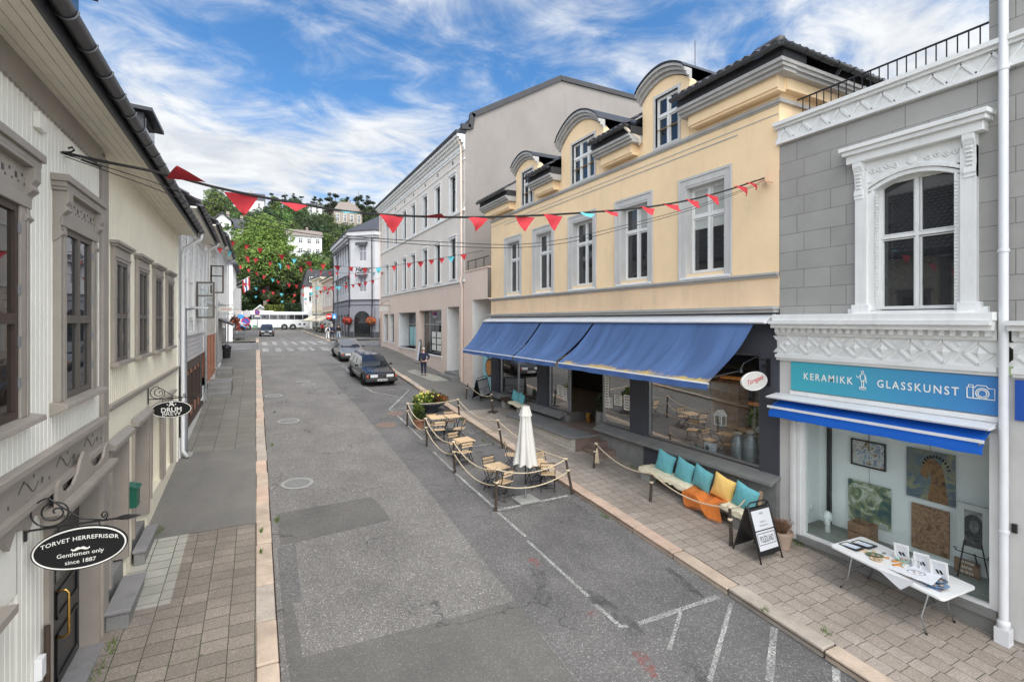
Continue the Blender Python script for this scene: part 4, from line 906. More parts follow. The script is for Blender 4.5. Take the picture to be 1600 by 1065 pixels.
# retracted blue awning
AW = empty('shop_awning', (10.6, 5.5, 3.2), 0, 'half rolled bright blue awning with a white stripe over the art shop window', 'awning', world=True)
m = MB(); m.prism([P(3.62, 3.34, 0), P(3.62, 3.26, 0), P(3.62, 3.24, .38), P(3.62, 3.27, .40)], (0, 3.92, 0)); m.build('awning_hood', 'white_metal', AW)
rows = []
for k in range(9):
 t = k / 8; a = .12 + .30 * t if k < 7 else .43; z = 3.2 - .17 * t if k < 7 else 3.04 - .10 * (k - 6)
 rows.append([P(u, z + .006 * sin(u * 9), a) for u in [3.68 + 3.76 * i / 30 for i in range(31)]])
m = MB(); m.grid(rows); m.build('fabric', 'awning_blue', AW, smooth=True, recalc=False)
m = MB(); m.fbox(P, 3.66, 7.46, 3.035, 3.085, .425, .455); m.build('front_bar', 'white_metal', AW)
m = MB(); m.tube([P(3.72, 3.2, .1), P(3.72, 3.0, .42)], .02, 6); m.build('arm', 'steel', AW); m = MB(); m.tube([P(7.40, 3.2, .1), P(7.40, 3.0, .42)], .02, 6); m.build('arm', 'steel', AW)
# shop front: pilasters, sill, glass, display space
m = MB(); m.fbox(P, 6.86, 7.18, .12, 3.15, -.1, .05); m.fbox(P, 6.92, 7.0, .12, 3.15, .05, .07); m.fbox(P, 7.05, 7.13, .12, 3.15, .05, .07); m.fbox(P, 3.62, 3.74, .1, 3.15, -.1, .03); m.fbox(P, 3.74, 6.86, 3.08, 3.15, -.1, .03); m.fbox(P, 3.74, 6.86, .26, .32, -.1, .05); m.build('shop_frame', 'white_wood', GB, bevel=.006)
m = MB(); m.fbox(P, 3.62, 7.0, .12, .26, -.1, .10); m.fbox(P, 3.55, 7.46, -.5, .12, -.1, .03); m.build('plinth', 'grey_stone', GB, bevel=.01)
m = MB(); m.quad(P(3.74, .32, -.03), P(6.86, .32, -.03), P(6.86, 3.08, -.03), P(3.74, 3.08, -.03)); m.build('shop_window', 'shop_glass', GB, recalc=False)
m = MB(); m.box(11.80, 11.84, 3.5, 7.2, .2, 3.3); m.box(10.9, 11.8, 7.14, 7.2, .2, 3.3); m.box(10.9, 11.8, 3.5, 3.56, .2, 3.3); m.box(10.83, 11.8, 3.56, 7.14, 3.16, 3.3); m.build('display_wall', 'room_grey', GB)
m = MB(); m.box(10.83, 11.8, 3.56, 7.14, .2, .33); m.build('display_floor', 'gravel', GB)
m = MB(); m.box(11.72, 11.79, 6.86, 6.94, .33, 3.16); m.build('display_post', 'black_paint', GB)
m = MB(); m.box(10.95, 11.02, 3.57, 3.63, .33, 3.16); m.build('display_post', 'dark_metal', GB)
m = MB(); m.tube([(10.68, 3.53, 14), (10.68, 3.53, .12)], .062, 14); m.lathe([(.07, 0), (.085, .02), (.085, .1), (.07, .12)], (10.68, 3.53, .08), 14); m.box(10.59, 10.77, 3.44, 3.62, -.22, .08)
for z in (9.02, 6.1, 1.6): m.lathe([(.064, 0), (.075, .005), (.075, .045), (.064, .05)], (10.68, 3.53, z), 14)
m.build('downpipe', 'white_metal', GB, smooth='auto')
m = MB(); m.fbox(P, 3.40, 3.46, 1.62, 1.76, .0, .05); m.build('wall_hook', 'black_iron', GB)
# ================================================================== yellow building with the café
YB = empty('yellow_building', (10.8, 15, zs(15)), 0, 'yellow rendered building with three arched dormers above the blue café awning', 'building', world=True)
wy = [(8.97, 10.30), (11.82, 13.15), (14.66, 15.99), (17.48, 18.80), (20.28, 21.58)]
dorm = [(10.15, 12.05, 11.75, .42, 2, (10.56, 11.48)), (14.06, 16.72, 11.72, .70, 3, (14.54, 15.96)), (18.60, 20.60, 11.75, .42, 2, (19.02, 19.98))]
m = MB(); m.wall(P, 7.47, 23.4, 6.13, 10.74, [(a, b_, 6.3, 8.76) for a, b_ in wy] + [(d[5][0], d[5][1], 10.2, 10.74) for d in dorm], .28)
m.quad((10.8, 7.47, 8.5), (18, 7.47, 8.5), (18, 7.47, 10.74), (10.8, 7.47, 10.74)); m.quad((10.8, 23.4, 0), (14, 23.4, 0), (14, 23.4, 10.74), (10.8, 23.4, 10.74)); m.build('wall', 'yellow_render', YB, recalc=False)
m = MB(); m.fbox(P, 7.47, 23.4, 5.34, 6.13, -.3, .012); m.build('wall', 'yellow_low', YB)
m = MB(); m.box(11.3, 18, 7.5, 23.35, 5.0, 10.7); m.build('core_wall', 'room_dark', YB)
m = MB(); m.fbox(P, 7.47, 23.45, 6.08, 6.13, 0, .11); m.fbox(P, 7.47, 23.45, 6.02, 6.08, .0, .06); m.build('sill_course', 'moulding_grey', YB)
m = MB(); m.fbox(P, 7.47, 23.42, 10.06, 10.14, -.01, .07); m.fbox(P, 7.47, 23.42, 10.02, 10.06, -.01, .04); m.box(10.73, 18, 7.40, 7.46, 10.06, 10.14); m.fbox(P, 8.6, 21.8, 9.66, 9.685, -.01, .015); m.fbox(P, 7.5, 23.3, 9.80, 9.82, -.01, .012); m.build('string_course', 'moulding_grey', YB)
for (a, b_) in wy:
 m = MB()
 for (x0, x1, y0, y1) in ((a - .22, a, 6.18, 8.98), (b_, b_ + .22, 6.18, 8.98), (a, b_, 8.76, 8.98)): m.fbox(P, x0, x1, y0, y1, -.02, .035)
 for (x0, x1, y0, y1) in ((a - .24, a - .17, 6.18, 9.0), (b_ + .17, b_ + .24, 6.18, 9.0), (a - .17, b_ + .17, 8.93, 9.0)): m.fbox(P, x0, x1, y0, y1, .035, .06)
 for (x0, x1, y0, y1) in ((a, a + .03, 6.2, 8.76), (b_ - .03, b_, 6.2, 8.76), (a + .03, b_ - .03, 8.70, 8.76)): m.fbox(P, x0, x1, y0, y1, -.27, .02)
 s_ = m.build('window_surround', 'surround_grey', YB, bevel=.006)
 m = MB(); m.prism([P(a - .18, 6.18, .09), P(a - .18, 6.14, .09), P(a - .18, 6.14, -.25), P(a - .18, 6.34, -.25)], (0, b_ - a + .36, 0)); m.build('sill', 'white_paint', s_)
 sash(s_, P, a + .04, b_ - .04, 6.33, 8.70, -.24, 2, .66, .06, 'white_paint', 'dark_glass', .05, .075, blind=(a + .1, a + (b_ - a) * (1.0 if a < 9 else .5) - .08, 8.0 if a > 9 else 7.55, 8.66) if a in (8.97, 11.82, 17.48) else None)
# dormers flush with the facade
for (y0, y1, zsd, rise, cols, (wa, wb)) in dorm:
 m = MB(); n = 18; arcp = []
 for k in range(n + 1):
  t = k / n; q_ = 2 * t - 1; arcp.append((y0 + (y1 - y0) * t, zsd + rise * (cos(q_ * pi / 2) ** .75 if abs(q_) < 1 else 0)))
 cy = (y0 + y1) / 2
 # front wall of the dormer, with the window opening left free
 m.fbox(P, y0, wa, 10.7, 11.7, -.25, .02); m.fbox(P, wb, y1, 10.7, 11.7, -.25, .02); m.fbox(P, wa, wb, 10.14, 10.2, -.25, .02)
 m.fbox(P, y0, wa, 10.14, 10.7, -.02, .02); m.fbox(P, wb, y1, 10.14, 10.7, -.02, .02)
 m.prism([P(y0, 11.7, .02), P(y1, 11.7, .02)] + [P(a, b_, .02) for a, b_ in arcp[::-1]], (.27, 0, 0)); dm = m.build('dormer', 'yellow_render', YB)
 m = MB(); m.box(11.05, 14.2, y0, y1, 10.6, zsd + .02); m.build('cheek', 'dark_metal', dm)
 m = MB(); arcx = [(cy + (a - cy) * 1.07, b_ - (.03 if k in (0, n) else 0)) for k, (a, b_) in enumerate(arcp)]
 for (a, b_) in zip(arcx, arcx[1:]):
  for (t0, t1, w0, w1) in ((.0, .10, 0, .10), (.10, .20, 0, .20), (.20, .28, 0, .28)):
   m.hexa([P(a[0], a[1] + t0, w0), P(b_[0], b_[1] + t0, w0), P(b_[0], b_[1] + t0, w1), P(a[0], a[1] + t0, w1), P(a[0], a[1] + t1, w0), P(b_[0], b_[1] + t1, w0), P(b_[0], b_[1] + t1, w1), P(a[0], a[1] + t1, w1)])
 m.build('arched_cornice', 'moulding_grey', dm)
 m = MB(); rows = [[P(a, b_ + .29, .31) for a, b_ in arcx], [P(a, b_ + .34, .31) for a, b_ in arcx], [P(a, b_ + .34, -3.2) for a, b_ in arcx]]; m.grid(rows); m.build('dormer_roof', 'dark_metal', dm, recalc=False)
 m = MB(); m.fbox(P, wa - .10, wa, 10.2, 11.78, -.2, .05); m.fbox(P, wb, wb + .06, 10.2, 11.78, -.2, .05); m.fbox(P, wa, wb, 11.7, 11.78, -.2, .05); m.fbox(P, wa - .1, wb + .06, 10.12, 10.2, -.2, .08); m.build('window_surround', 'surround_grey', dm)
 sash(dm, P, wa, wb, 10.2, 11.7, -.1, cols, .62, .05, 'white_paint', 'dark_glass', .05, .07)
# eaves between the dormers
segs = [(7.02, 10.15), (12.05, 14.06), (16.72, 18.60), (20.60, 23.75)]
for i, (a, b_) in enumerate(segs):
 m = MB(); e0 = 0 if i == 0 else .02
 for (z0, z1, w0) in ((10.72, 10.80, .56), (10.64, 10.72, .50), (10.56, 10.64, .42)): m.fbox(P, a + (.06 * (.56 - w0) / .14 if i == 0 else .02), b_ - .02, z0, z1, -.02, w0)
 if i == 0:
  for (z0, z1, w0) in ((10.72, 10.80, .45), (10.64, 10.72, .41), (10.56, 10.64, .35)): m.box(10.82, 15.0, 7.47 - w0, 7.46, z0, z1)
 m.build('eaves_cornice', 'moulding_grey', YB)
 m = MB(); m.fbox(P, a + (.3 if i == 0 else .22), b_ - .22, 10.30, 10.56, 0, .30); m.fbox(P, a + (.3 if i == 0 else .22), b_ - .26, 10.24, 10.30, 0, .26)
 if i == 0: m.box(10.8, 14.8, 7.28, 7.47, 10.30, 10.555)
 m.build('eaves_block', 'yellow_render', YB)
 m = MB(); m.fbox(P, a, b_, 10.80, 11.05, -.3, .50); m.build('fascia', 'felt_black', YB)
 gutter(YB, (10.12, a - .05, 11.04), (10.12, b_ - (.05 if i else -.05), 11.04), .08)
 tile_roof(YB, (10.16, a, 11.06), (10.16, b_, 11.06), 1, (2.3, 0, 1.38), s0=(.86 if i == 0 else 0))
gutter(YB, (16.0, 6.94, 11.04), (10.12, 6.94, 11.04), .08)
tile_roof(YB, (10.16, 7.0, 11.06), (16.0, 7.0, 11.06), 1, (0, 2.3, 1.38), s0=.86)
m = MB(); m.tube([(10.2, 7.04, 11.12), (11.3, 8.15, 11.78), (12.45, 9.25, 12.47)], .12, 8); m.build('hip_tile', 'roof_tile', YB, smooth=True)
m = MB(); m.box(12.4, 14.5, 9.4, 23.5, 11.0, 12.35); m.build('roof', 'felt_black', YB)
m = MB(); downpipe(m, [(12.3, 6.98, 10.98), (12.4, 7.36, 10.6), (12.4, 7.36, 9.4)], .06); m.build('downpipe', 'black_iron', YB, smooth=True)
m = MB(); downpipe(m, [(10.12, 12.12, 10.98), (10.3, 12.1, 10.85), (10.68, 12.1, 10.72), (10.70, 12.1, 10.5)], .045); m.build('downpipe', 'cream_render', YB, smooth=True)
sash(YB, PF(7.45), 14.1, 15.0, 9.55, 10.45, 0.0, 2, 0, .05, 'white_paint', 'dark_glass')
m = MB(); m.tube([(13.0, 12.0, 11.0), (13.0, 12.0, 14.3)], .012, 5); m.build('aerial', 'dark_metal', YB)
# café front
m = MB(); m.fbox(P, 7.47, 23.4, 5.27, 5.34, -.1, .24); m.fbox(P, 7.5, 23.4, 5.19, 5.27, -.1, .16); m.build('ledge', 'moulding_grey', YB, bevel=.008)
pil = [(7.47, 7.98), (11.92, 12.66), (17.84, 18.66), (22.48, 23.4)]
m = MB()
for (a, b_) in pil: m.fbox(P, a, b_, 1.2, 4.2, -.35, .02)
m.fbox(P, 7.47, 23.4, 4.2, 5.19, -.35, .01); m.build('shopfront_pier', 'charcoal_render', YB)
m = MB(); m.fbox(P, 7.46, 14.2, -.2, 1.30, -.3, .12); m.fbox(P, 16.4, 23.4, .2, 1.30, -.3, .06); m.build('plinth', 'grey_stone', YB)
m = MB()
for (a, b_) in ((7.44, 14.22), (16.38, 23.42)): m.prism([P(a, 1.30, .12), P(a, 1.20, .34), P(a, 1.28, .34), P(a, 1.42, -.02), P(a, 1.30, -.02)], (0, b_ - a, 0))
m.build('plinth_coping', 'grey_stone', YB, bevel=.012)
m = MB(); m.fbox(P, 10.55, 11.9, .48, 1.14, .1, .125); m.build('cellar_hatch', 'charcoal_render', YB)
def shopglass(a, b_, z0=1.42, z1=4.2, posts=()):
 m = MB()
 for (x0, x1, y0, y1) in ((a, a + .06, z0, z1), (b_ - .06, b_, z0, z1), (a + .06, b_ - .06, z0, z0 + .06), (a + .06, b_ - .06, z1 - .06, z1), *[(p_ - .03, p_ + .03, z0 + .06, z1 - .06) for p_ in posts]): m.fbox(P, x0, x1, y0, y1, -.16, -.08)
 f = m.build('shop_window', 'steel', YB); m = MB(); m.quad(P(a, z0, -.12), P(b_, z0, -.12), P(b_, z1, -.12), P(a, z1, -.12)); m.build('pane', 'shop_glass', f, recalc=False); return f
shopglass(7.98, 11.92); w2 = shopglass(12.66, 14.2); w3 = shopglass(16.36, 17.84); shopglass(18.66, 22.48, posts=(20.6,))
m = MB(); m.box(10.95, 15.5, 7.5, 14.2, 1.2, 1.38); m.box(10.95, 15.5, 16.36, 23.4, 1.2, 1.38); m.build('floor', 'brown_stone', YB)
m = MB(); m.box(10.92, 15.5, 14.2, 16.36, .9, 1.06); m.build('entrance_floor', 'brown_stone', YB)
m = MB(); m.box(15.5, 15.6, 7.5, 23.4, 1, 5); m.box(10.9, 15.5, 7.48, 7.5, 1.2, 5); m.box(10.9, 15.5, 23.36, 23.4, 1.2, 5); m.box(11.16, 15.5, 7.5, 23.36, 4.4, 4.5); m.box(10.95, 12.5, 14.2, 14.26, 1.06, 4.4); m.box(12.45, 12.5, 14.26, 16.3, 1.06, 4.4); m.build('interior_wall', 'room_dark', YB)
Pe = PR(12.4); m = MB()
for (x0, x1, y0, y1) in ((14.4, 14.5, 1.06, 3.9), (15.5, 15.6, 1.06, 3.9), (14.5, 15.5, 3.8, 3.9), (14.5, 15.5, 1.06, 1.2)): m.fbox(Pe, x0, x1, y0, y1, 0, .06)
dr = m.build('door', 'dark_metal', YB); m = MB(); m.fbox(Pe, 14.5, 15.5, 1.2, 3.8, .0, .02); m.build('pane', 'dark_glass', dr)
m = MB(); m.tube([Pe(14.62, 1.9, .03), Pe(14.62, 1.9, .11), Pe(14.62, 2.6, .11), Pe(14.62, 2.6, .03)], .018, 6); m.build('handle', 'steel', dr)
m = MB(); m.box(10.95, 12.4, 16.30, 16.36, 1.06, 1.42); m.box(10.95, 11.0, 16.30, 16.36, 1.42, 4.2); m.build('entrance_frame', 'steel', YB); m = MB(); m.quad((11.0, 16.33, 1.42), (12.4, 16.33, 1.42), (12.4, 16.33, 4.2), (11.0, 16.33, 4.2)); m.build('entrance_glass', 'shop_glass', YB, recalc=False)
# notices stuck inside the panes
def notice(par, Pq, u, v, wd, ht, lines=4, mat='sign_white', head=None, w=-.108):
 m = MB(); m.fbox(Pq, u - wd / 2, u + wd / 2, v - ht / 2, v + ht / 2, w, w + .004); o = m.build('notice', mat, par)
 m = MB()
 for k in range(lines): l_ = wd * random.uniform(.5, .8); vv = v + ht * (.36 - .72 * k / max(1, lines - 1)); m.fbox(Pq, u - l_ / 2, u + l_ / 2, vv - ht * .025, vv + ht * .025, w + .004, w + .006)
 m.build('print', 'black_paint', o); return o
for (u, v, wd, ht) in ((14.0, 2.25, .26, .55), (13.78, 2.18, .18, .36), (13.4, 2.32, .42, .36), (12.95, 2.3, .30, .5), (14.0, 2.8, .26, .5)): notice(w2, P, u, v, wd, ht, 5)
for (u, v, wd, ht) in ((17.0, 2.2, .45, .42), (16.65, 2.1, .3, .5)): notice(w3, P, u, v, wd, ht, 5)
notice(dr, Pe, 15.0, 3.0, .28, .3, 2, w=.03); notice(dr, Pe, 15.0, 2.0, .28, .38, 4, w=.03)
# ---- big navy awning in three runs
b = NB('awning_canvas'); v = b.coord(); sx = b.n('ShaderNodeSeparateXYZ'); b.l(v, sx.inputs[0])
base = b.mix(b.ramp(b.noise(b.coord(scale=(.3, 1.6, .3)), 1.1, 4, .55), [(.3, (0, 0, 0)), (.7, (1, 1, 1))]), S(62, 87, 128), S(76, 104, 150))
mk_ = b.math('MULTIPLY', b.ramp(b.math('ADD', sx.outputs[0], b.math('MULTIPLY', b.noise(v, 5, 6, .7), .5)), [(.0, (1, 1, 1)), (1.0, (0, 0, 0))]), 1.0)
fx = b.math('ADD', b.math('SUBTRACT', sx.outputs[0], 9.09), b.math('MULTIPLY', b.math('SUBTRACT', b.noise(b.coord(scale=(1, 3, 1)), 3, 6, .75), .5), .55))
fy = b.math('LESS_THAN', sx.outputs[1], 14.0)
gate = b.math('MULTIPLY', b.math('MULTIPLY', b.ramp(fx, [(.05, (1, 1, 1)), (.13, (0, 0, 0))]), fy), b.ramp(b.noise(b.coord(scale=(.3, 1, .3)), 1.1, 4, .7), [(.38, (.15, .15, .15)), (.58, (1, 1, 1))]))
seam = b.math('LESS_THAN', b.math('FRACT', b.math('MULTIPLY', sx.outputs[1], .85)), .018)
base = b.mix(b.math('MULTIPLY', seam, .45), base, S(36, 52, 84))
base = b.mix(b.math('MULTIPLY', gate, .85), base, S(196, 166, 74)); b.col(base); b.rough(.9); b.bump(b.noise(v, 150, 2), .15, .004); M['awning_canvas'] = b.m
CA = empty('cafe_awning', (10.6, 15, 4.9), 0, 'long faded navy awning in three runs over the café front', 'awning', world=True)
m = MB(); m.prism([P(7.55, 5.17, -.02), P(7.55, 4.96, .02), P(7.55, 4.93, .42), P(7.55, 4.97, .46), P(7.55, 5.14, .1)], (0, 15.95, 0)); m.build('awning_hood', 'white_metal', CA, bevel=.01)
for i, (t0, t1, o0, o1) in enumerate(((7.86, 14.05, 7.98, 14.22), (14.16, 17.66, 14.42, 17.5), (17.78, 23.6, 17.62, 22.9))):
 rows = []; nn = 150; random.seed(20 + i); ph = [random.uniform(0, 6.28) for _ in range(6)]
 for j in range(17):
  t = j / 16; row = []
  for k in range(nn + 1):
   s_ = k / nn; y = (t0 + (t1 - t0) * s_) * (1 - t) + (o0 + (o1 - o0) * s_) * t
   x = 10.42 - 1.37 * t; L_ = (t1 - t0)
   sag = -.16 * sin(pi * t) + .035 * sin(pi * t) * (sin(s_ * L_ * 3.1 + t * 2.2 + ph[0]) + .7 * sin(s_ * L_ * 6.7 - t * 3 + ph[1]) + .5 * sin(s_ * L_ * 12.0 + t * 4 + ph[2]))
   sag += -.10 * sin(pi * t) * abs(sin(pi * s_ * (3 if i == 0 else 2))) ** .4
   if abs((s_ * (3 if i == 0 else 2)) % 1 - .5) > .485: sag += .012
   row.append((x, y, 4.92 - 1.32 * t + sag))
  rows.append(row)
 m = MB(); m.grid(rows); fb = m.build('canvas', 'awning_canvas', CA, smooth=True, recalc=False)
 m = MB(); top = rows[-1]; rws = [[(p[0] - .012, p[1], p[2] - .0) for p in top], [(p[0] - .02 + .012 * sin(p[1] * 7), p[1], p[2] - .17 + .008 * sin(p[1] * 4)) for p in top]]; m.grid(rws); m.build('valance', 'awning_navy', fb, recalc=False)
 m = MB(); m.tube([(9.05, o0, 3.585), (9.05, o1, 3.585)], .022, 8); m.build('front_bar', 'white_metal', fb)
 for y in (o0 + .5, (o0 + o1) / 2, o1 - .5): m = MB(); m.tube([(10.7, y, 3.75), (9.07, y, 3.57)], .016, 6); m.build('arm', 'steel', fb)
random.seed(7)
# ================================================================== pink building beyond the yellow one
P = PR(10.6)
PB = empty('pink_building', (10.6, 37, zs(37)), 0, 'large pale pink building with a grey gable, ground floor shops and three storeys', 'building', world=True)
cy = [45.4, 42.4, 39.5, 37.0, 34.05, 31.3, 28.5]
h2 = [(c - .52, c + .52, 7.5, 9.94) for c in cy]; h3 = [(c - .52, c + .52, 11.5, 13.7) for c in cy]
shop = []
def sh(x0, x1, yt, yb, d):
 a = at_x(x1, yt, 10.6); b_ = at_x(x0, yb, 10.6); z1 = a.z; z0 = at_x(x1, yb, 10.6).z; return (a.y, b_.y, z0, z1, d)
shop = [(27.45, 29.55, 1.5, 5.85, 1.0), (30.6, 35.6, 2.75, 5.72, .45), (36.4, 41.4, 2.9, 5.65, .9), (43.0, 44.6, 3.15, 5.6, .35), (45.3, 46.9, 3.2, 5.6, .35)]
m = MB(); m.wall(P, 26.5, 48.0, 7.28, 14.75, h2 + h3, .25); m.quad((10.6, 48, 1), (20, 48, 1), (20, 48, 15.5), (10.6, 48, 15.5)); m.build('wall', 'shell_render', PB, recalc=False)
m = MB(); m.wall(P, 26.5, 48.0, .5, 7.22, shop, .4); m.build('wall', 'pink_render', PB, recalc=False)
# bright painted jambs of the shop openings
for i, (a, b_, c, d, dp) in enumerate(shop):
 if i == 1: continue
 m = MB(); m.box(10.6 + .004, 10.6 + dp, b_ - .05, b_ - .003, c, d); m.build('jamb', 'white_paint', PB)
m = MB(); m.add([(10.6, 26.5, 0), (26, 26.5, 0), (26, 26.5, 20.1), (17, 26.5, 20.1), (11.1, 26.5, 16.7), (10.6, 26.5, 15.6)], [(0, 1, 2, 3, 4, 5)]); m.build('gable_wall', 'gable_render', PB, recalc=False)
m = MB(); m.box(11.6, 26, 26.6, 47.9, 1, 15.3); m.build('core_wall', 'room_dark', PB)
m = MB(); m.prism([(10.7, 26.6, 15.6), (11.05, 26.6, 16.75), (17.0, 26.6, 20.1), (26, 26.6, 20.1), (26, 26.6, 15.6)], (0, 21.4, 0)); m.build('roof', 'felt_black', PB)
m = MB()
for (a, b_) in (((10.35, 16.0), (10.9, 16.05)), ((10.9, 16.0), (11.05, 16.85)), ((11.0, 16.75), (17.0, 20.2)), ((17.0, 20.2), (26, 20.2))): m.bar((a[0], 26.5, a[1]), (b_[0], 26.5, b_[1]), .24, .3)
m.build('verge', 'felt_black', PB)
m = MB()
for (z0, z1, w_) in ((14.75, 14.9, .06), (14.9, 15.15, .10), (15.15, 15.3, .22), (15.3, 15.45, .36), (15.45, 15.6, .5)): m.fbox(P, 26.5, 48.1, z0, z1, -.02, w_)
m.fbox(P, 26.5, 48.05, 14.2, 14.28, -.02, .05); m.fbox(P, 26.5, 48.05, 11.28, 11.42, -.02, .09); m.build('cornice', 'white_paint', PB)
m = MB(); m.fbox(P, 26.5, 48.05, 7.22, 7.34, -.05, .10); m.fbox(P, 26.5, 48.05, 7.06, 7.10, -.02, .02); m.build('string_course', 'white_paint', PB)
m = MB()
for c in cy: m.fbox(P, c - .09, c + .09, 14.42, 14.62, .0, .015)
m.build('attic_vent', 'dark_metal', PB)
m = MB(); m.box(10.02, 10.2, 26.45, 48.2, 15.6, 15.78); m.build('gutter', 'felt_black', PB)
for (a, b_, c, d) in h2 + h3:
 m = MB()
 for (x0, x1, y0, y1) in ((a - .12, a, c, d + .12), (b_, b_ + .12, c, d + .12), (a, b_, d, d + .12)): m.fbox(P, x0, x1, y0, y1, -.02, .04)
 m.fbox(P, a - .15, b_ + .15, d + .12, d + .2, -.02, .10); m.fbox(P, a - .12, b_ + .12, c - .06, c, -.2, .08); m.fbox(P, b_ - .05, b_, c, d, -.24, 0)
 s_ = m.build('window_surround', 'white_paint', PB); sash(s_, P, a, b_ - .05, c, d, -.2, 2, .64, .05, 'dark_metal', 'dark_glass', .05, .07)
# shop windows of the ground floor
for i, (a, b_, c, d, dp) in enumerate(shop[1:]):
 m = MB()
 for (x0, x1, y0, y1) in ((a, a + .06, c, d), (b_ - .08, b_, c, d), (a, b_, c, c + .06), (a, b_, d - .06, d), (a, b_, c + (d - c) * .66, c + (d - c) * .66 + .06), *([(a + (b_ - a) * .22, a + (b_ - a) * .22 + .06, c, d), (a + (b_ - a) * .72, a + (b_ - a) * .72 + .06, c, d)] if i < 2 else [])): m.fbox(P, x0, x1, y0, y1, -dp, -dp + .06)
 f = m.build('shop_window', 'steel', PB); m = MB(); m.quad(P(a, c, -dp + .02), P(b_, c, -dp + .02), P(b_, d, -dp + .02), P(a, d, -dp + .02)); m.build('pane', 'dark_glass', f, recalc=False)
 m = MB(); m.fbox(P, a - .05, b_ + .05, c - .12, c, -dp + .06, .06); m.build('sill', 'white_paint', f)
 if i == 1: m = MB(); m.fbox(P, a + 1.4, b_ - .3, c + .1, c + 1.6, -dp + .035, -dp + .04); m.build('blind', 'teal_poster', f)
 if i == 0:
  Pn = P
  for u in (32.1, 33.2):
   for v_ in (3.15, 3.6, 4.05): notice(f, P, u + .2, v_, .8, .38, 3, w=-dp + .03)
  notice(f, P, 31.1, 4.1, .5, .5, 2, w=-dp + .03)
m = MB(); m.fbox(P, 27.45, 29.55, 1.9, 5.85, -1.0, -.94); m.build('door', 'taupe_trim', PB)
m = MB(); m.box(10.1, 11.6, 27.3, 29.9, 1.3, 1.72); m.box(10.45, 11.6, 27.45, 29.6, 1.7, 1.9); m.build('entrance_steps', 'grey_stone', PB, bevel=.02)
for (y, z0, z1) in ((26.75, 1.5, 15.2),):
 m = MB(); downpipe(m, [(10.2, y + .05, 15.5), (10.42, y, 15.0), (10.48, y, 7.6), (10.4, y, 7.3), (10.5, y, 6.9), (10.5, y, z0)], .055)
 for k in range(7): m.lathe([(.058, 0), (.07, .01), (.07, .05), (.058, .06)], (10.49, y, 2.2 + k * 1.8), 10)
 m.build('downpipe', 'pink_render', PB, smooth='auto')
m = MB(); downpipe(m, [(10.45, 47.8, 15.0), (10.48, 47.8, 6.6), (10.48, 47.8, 2.8)], .055); m.build('downpipe', 'pink_render', PB, smooth=True)
# low link between pink and yellow
m = MB(); m.wall(P, 23.42, 26.5, 6.2, 7.75, []); m.fbox(P, 25.45, 26.5, 1.0, 6.2, -.6, .0); m.fbox(P, 23.4, 26.5, 6.14, 6.2, -1.4, -.001); m.fbox(P, 23.4, 26.5, 7.75, 7.82, -.3, .04); m.fbox(P, 25.5, 26.3, 1.3, 2.5, 0, .03); m.build('link_wall', 'pink_render', PB)
m = MB(); m.box(10.62, 12.0, 25.40, 25.45, 1.2, 6.14); m.build('jamb', 'white_paint', PB)
m = MB(); laps(m, PR(12.0), 23.4, 25.45, 1.2, 6.14, .2, .02); m.build('garage_door', 'rose_render', PB, recalc=False)
m = MB(); m.tube([(10.7, 26.4, 8.35), (10.7, 23.5, 8.35)], .03, 6); rl = m.build('railing', 'dark_metal', PB)
for y in (26.3, 25.2, 24.1): m = MB(); m.tube([(10.7, y, 7.8), (10.7, y, 8.35)], .025, 6); m.build('railing_post', 'dark_metal', rl)
PO = empty('wall_poster', (11.0, 23.8, 1.4), 0, 'turquoise panel with a big orange wood slice, beside the café corner pier', 'poster', world=True)
Pq = PR(10.9); m = MB(); m.fbox(Pq, 23.42, 24.6, 1.3, 3.6, 0, .04); m.build('panel', 'teal_poster', PO)
m = MB(); m.lathe([(.001, -.06), (.40, -.06), (.40, -.04)], Pq(23.75, 2.55, 0), 24, 'x'); m.build('wood_disc', 'orange_wood', PO)
m = MB()
for k in range(22): a = 2 * pi * k / 22; m.blob(Pq(23.75 + .44 * cos(a), 2.55 + .44 * sin(a), .05), .02, .06, .06, 6, 5, .2)
m.blob(Pq(23.9, 3.2, .05), .02, .22, .14, 8, 6, .15); m.build('bark_rim', 'bark', PO)
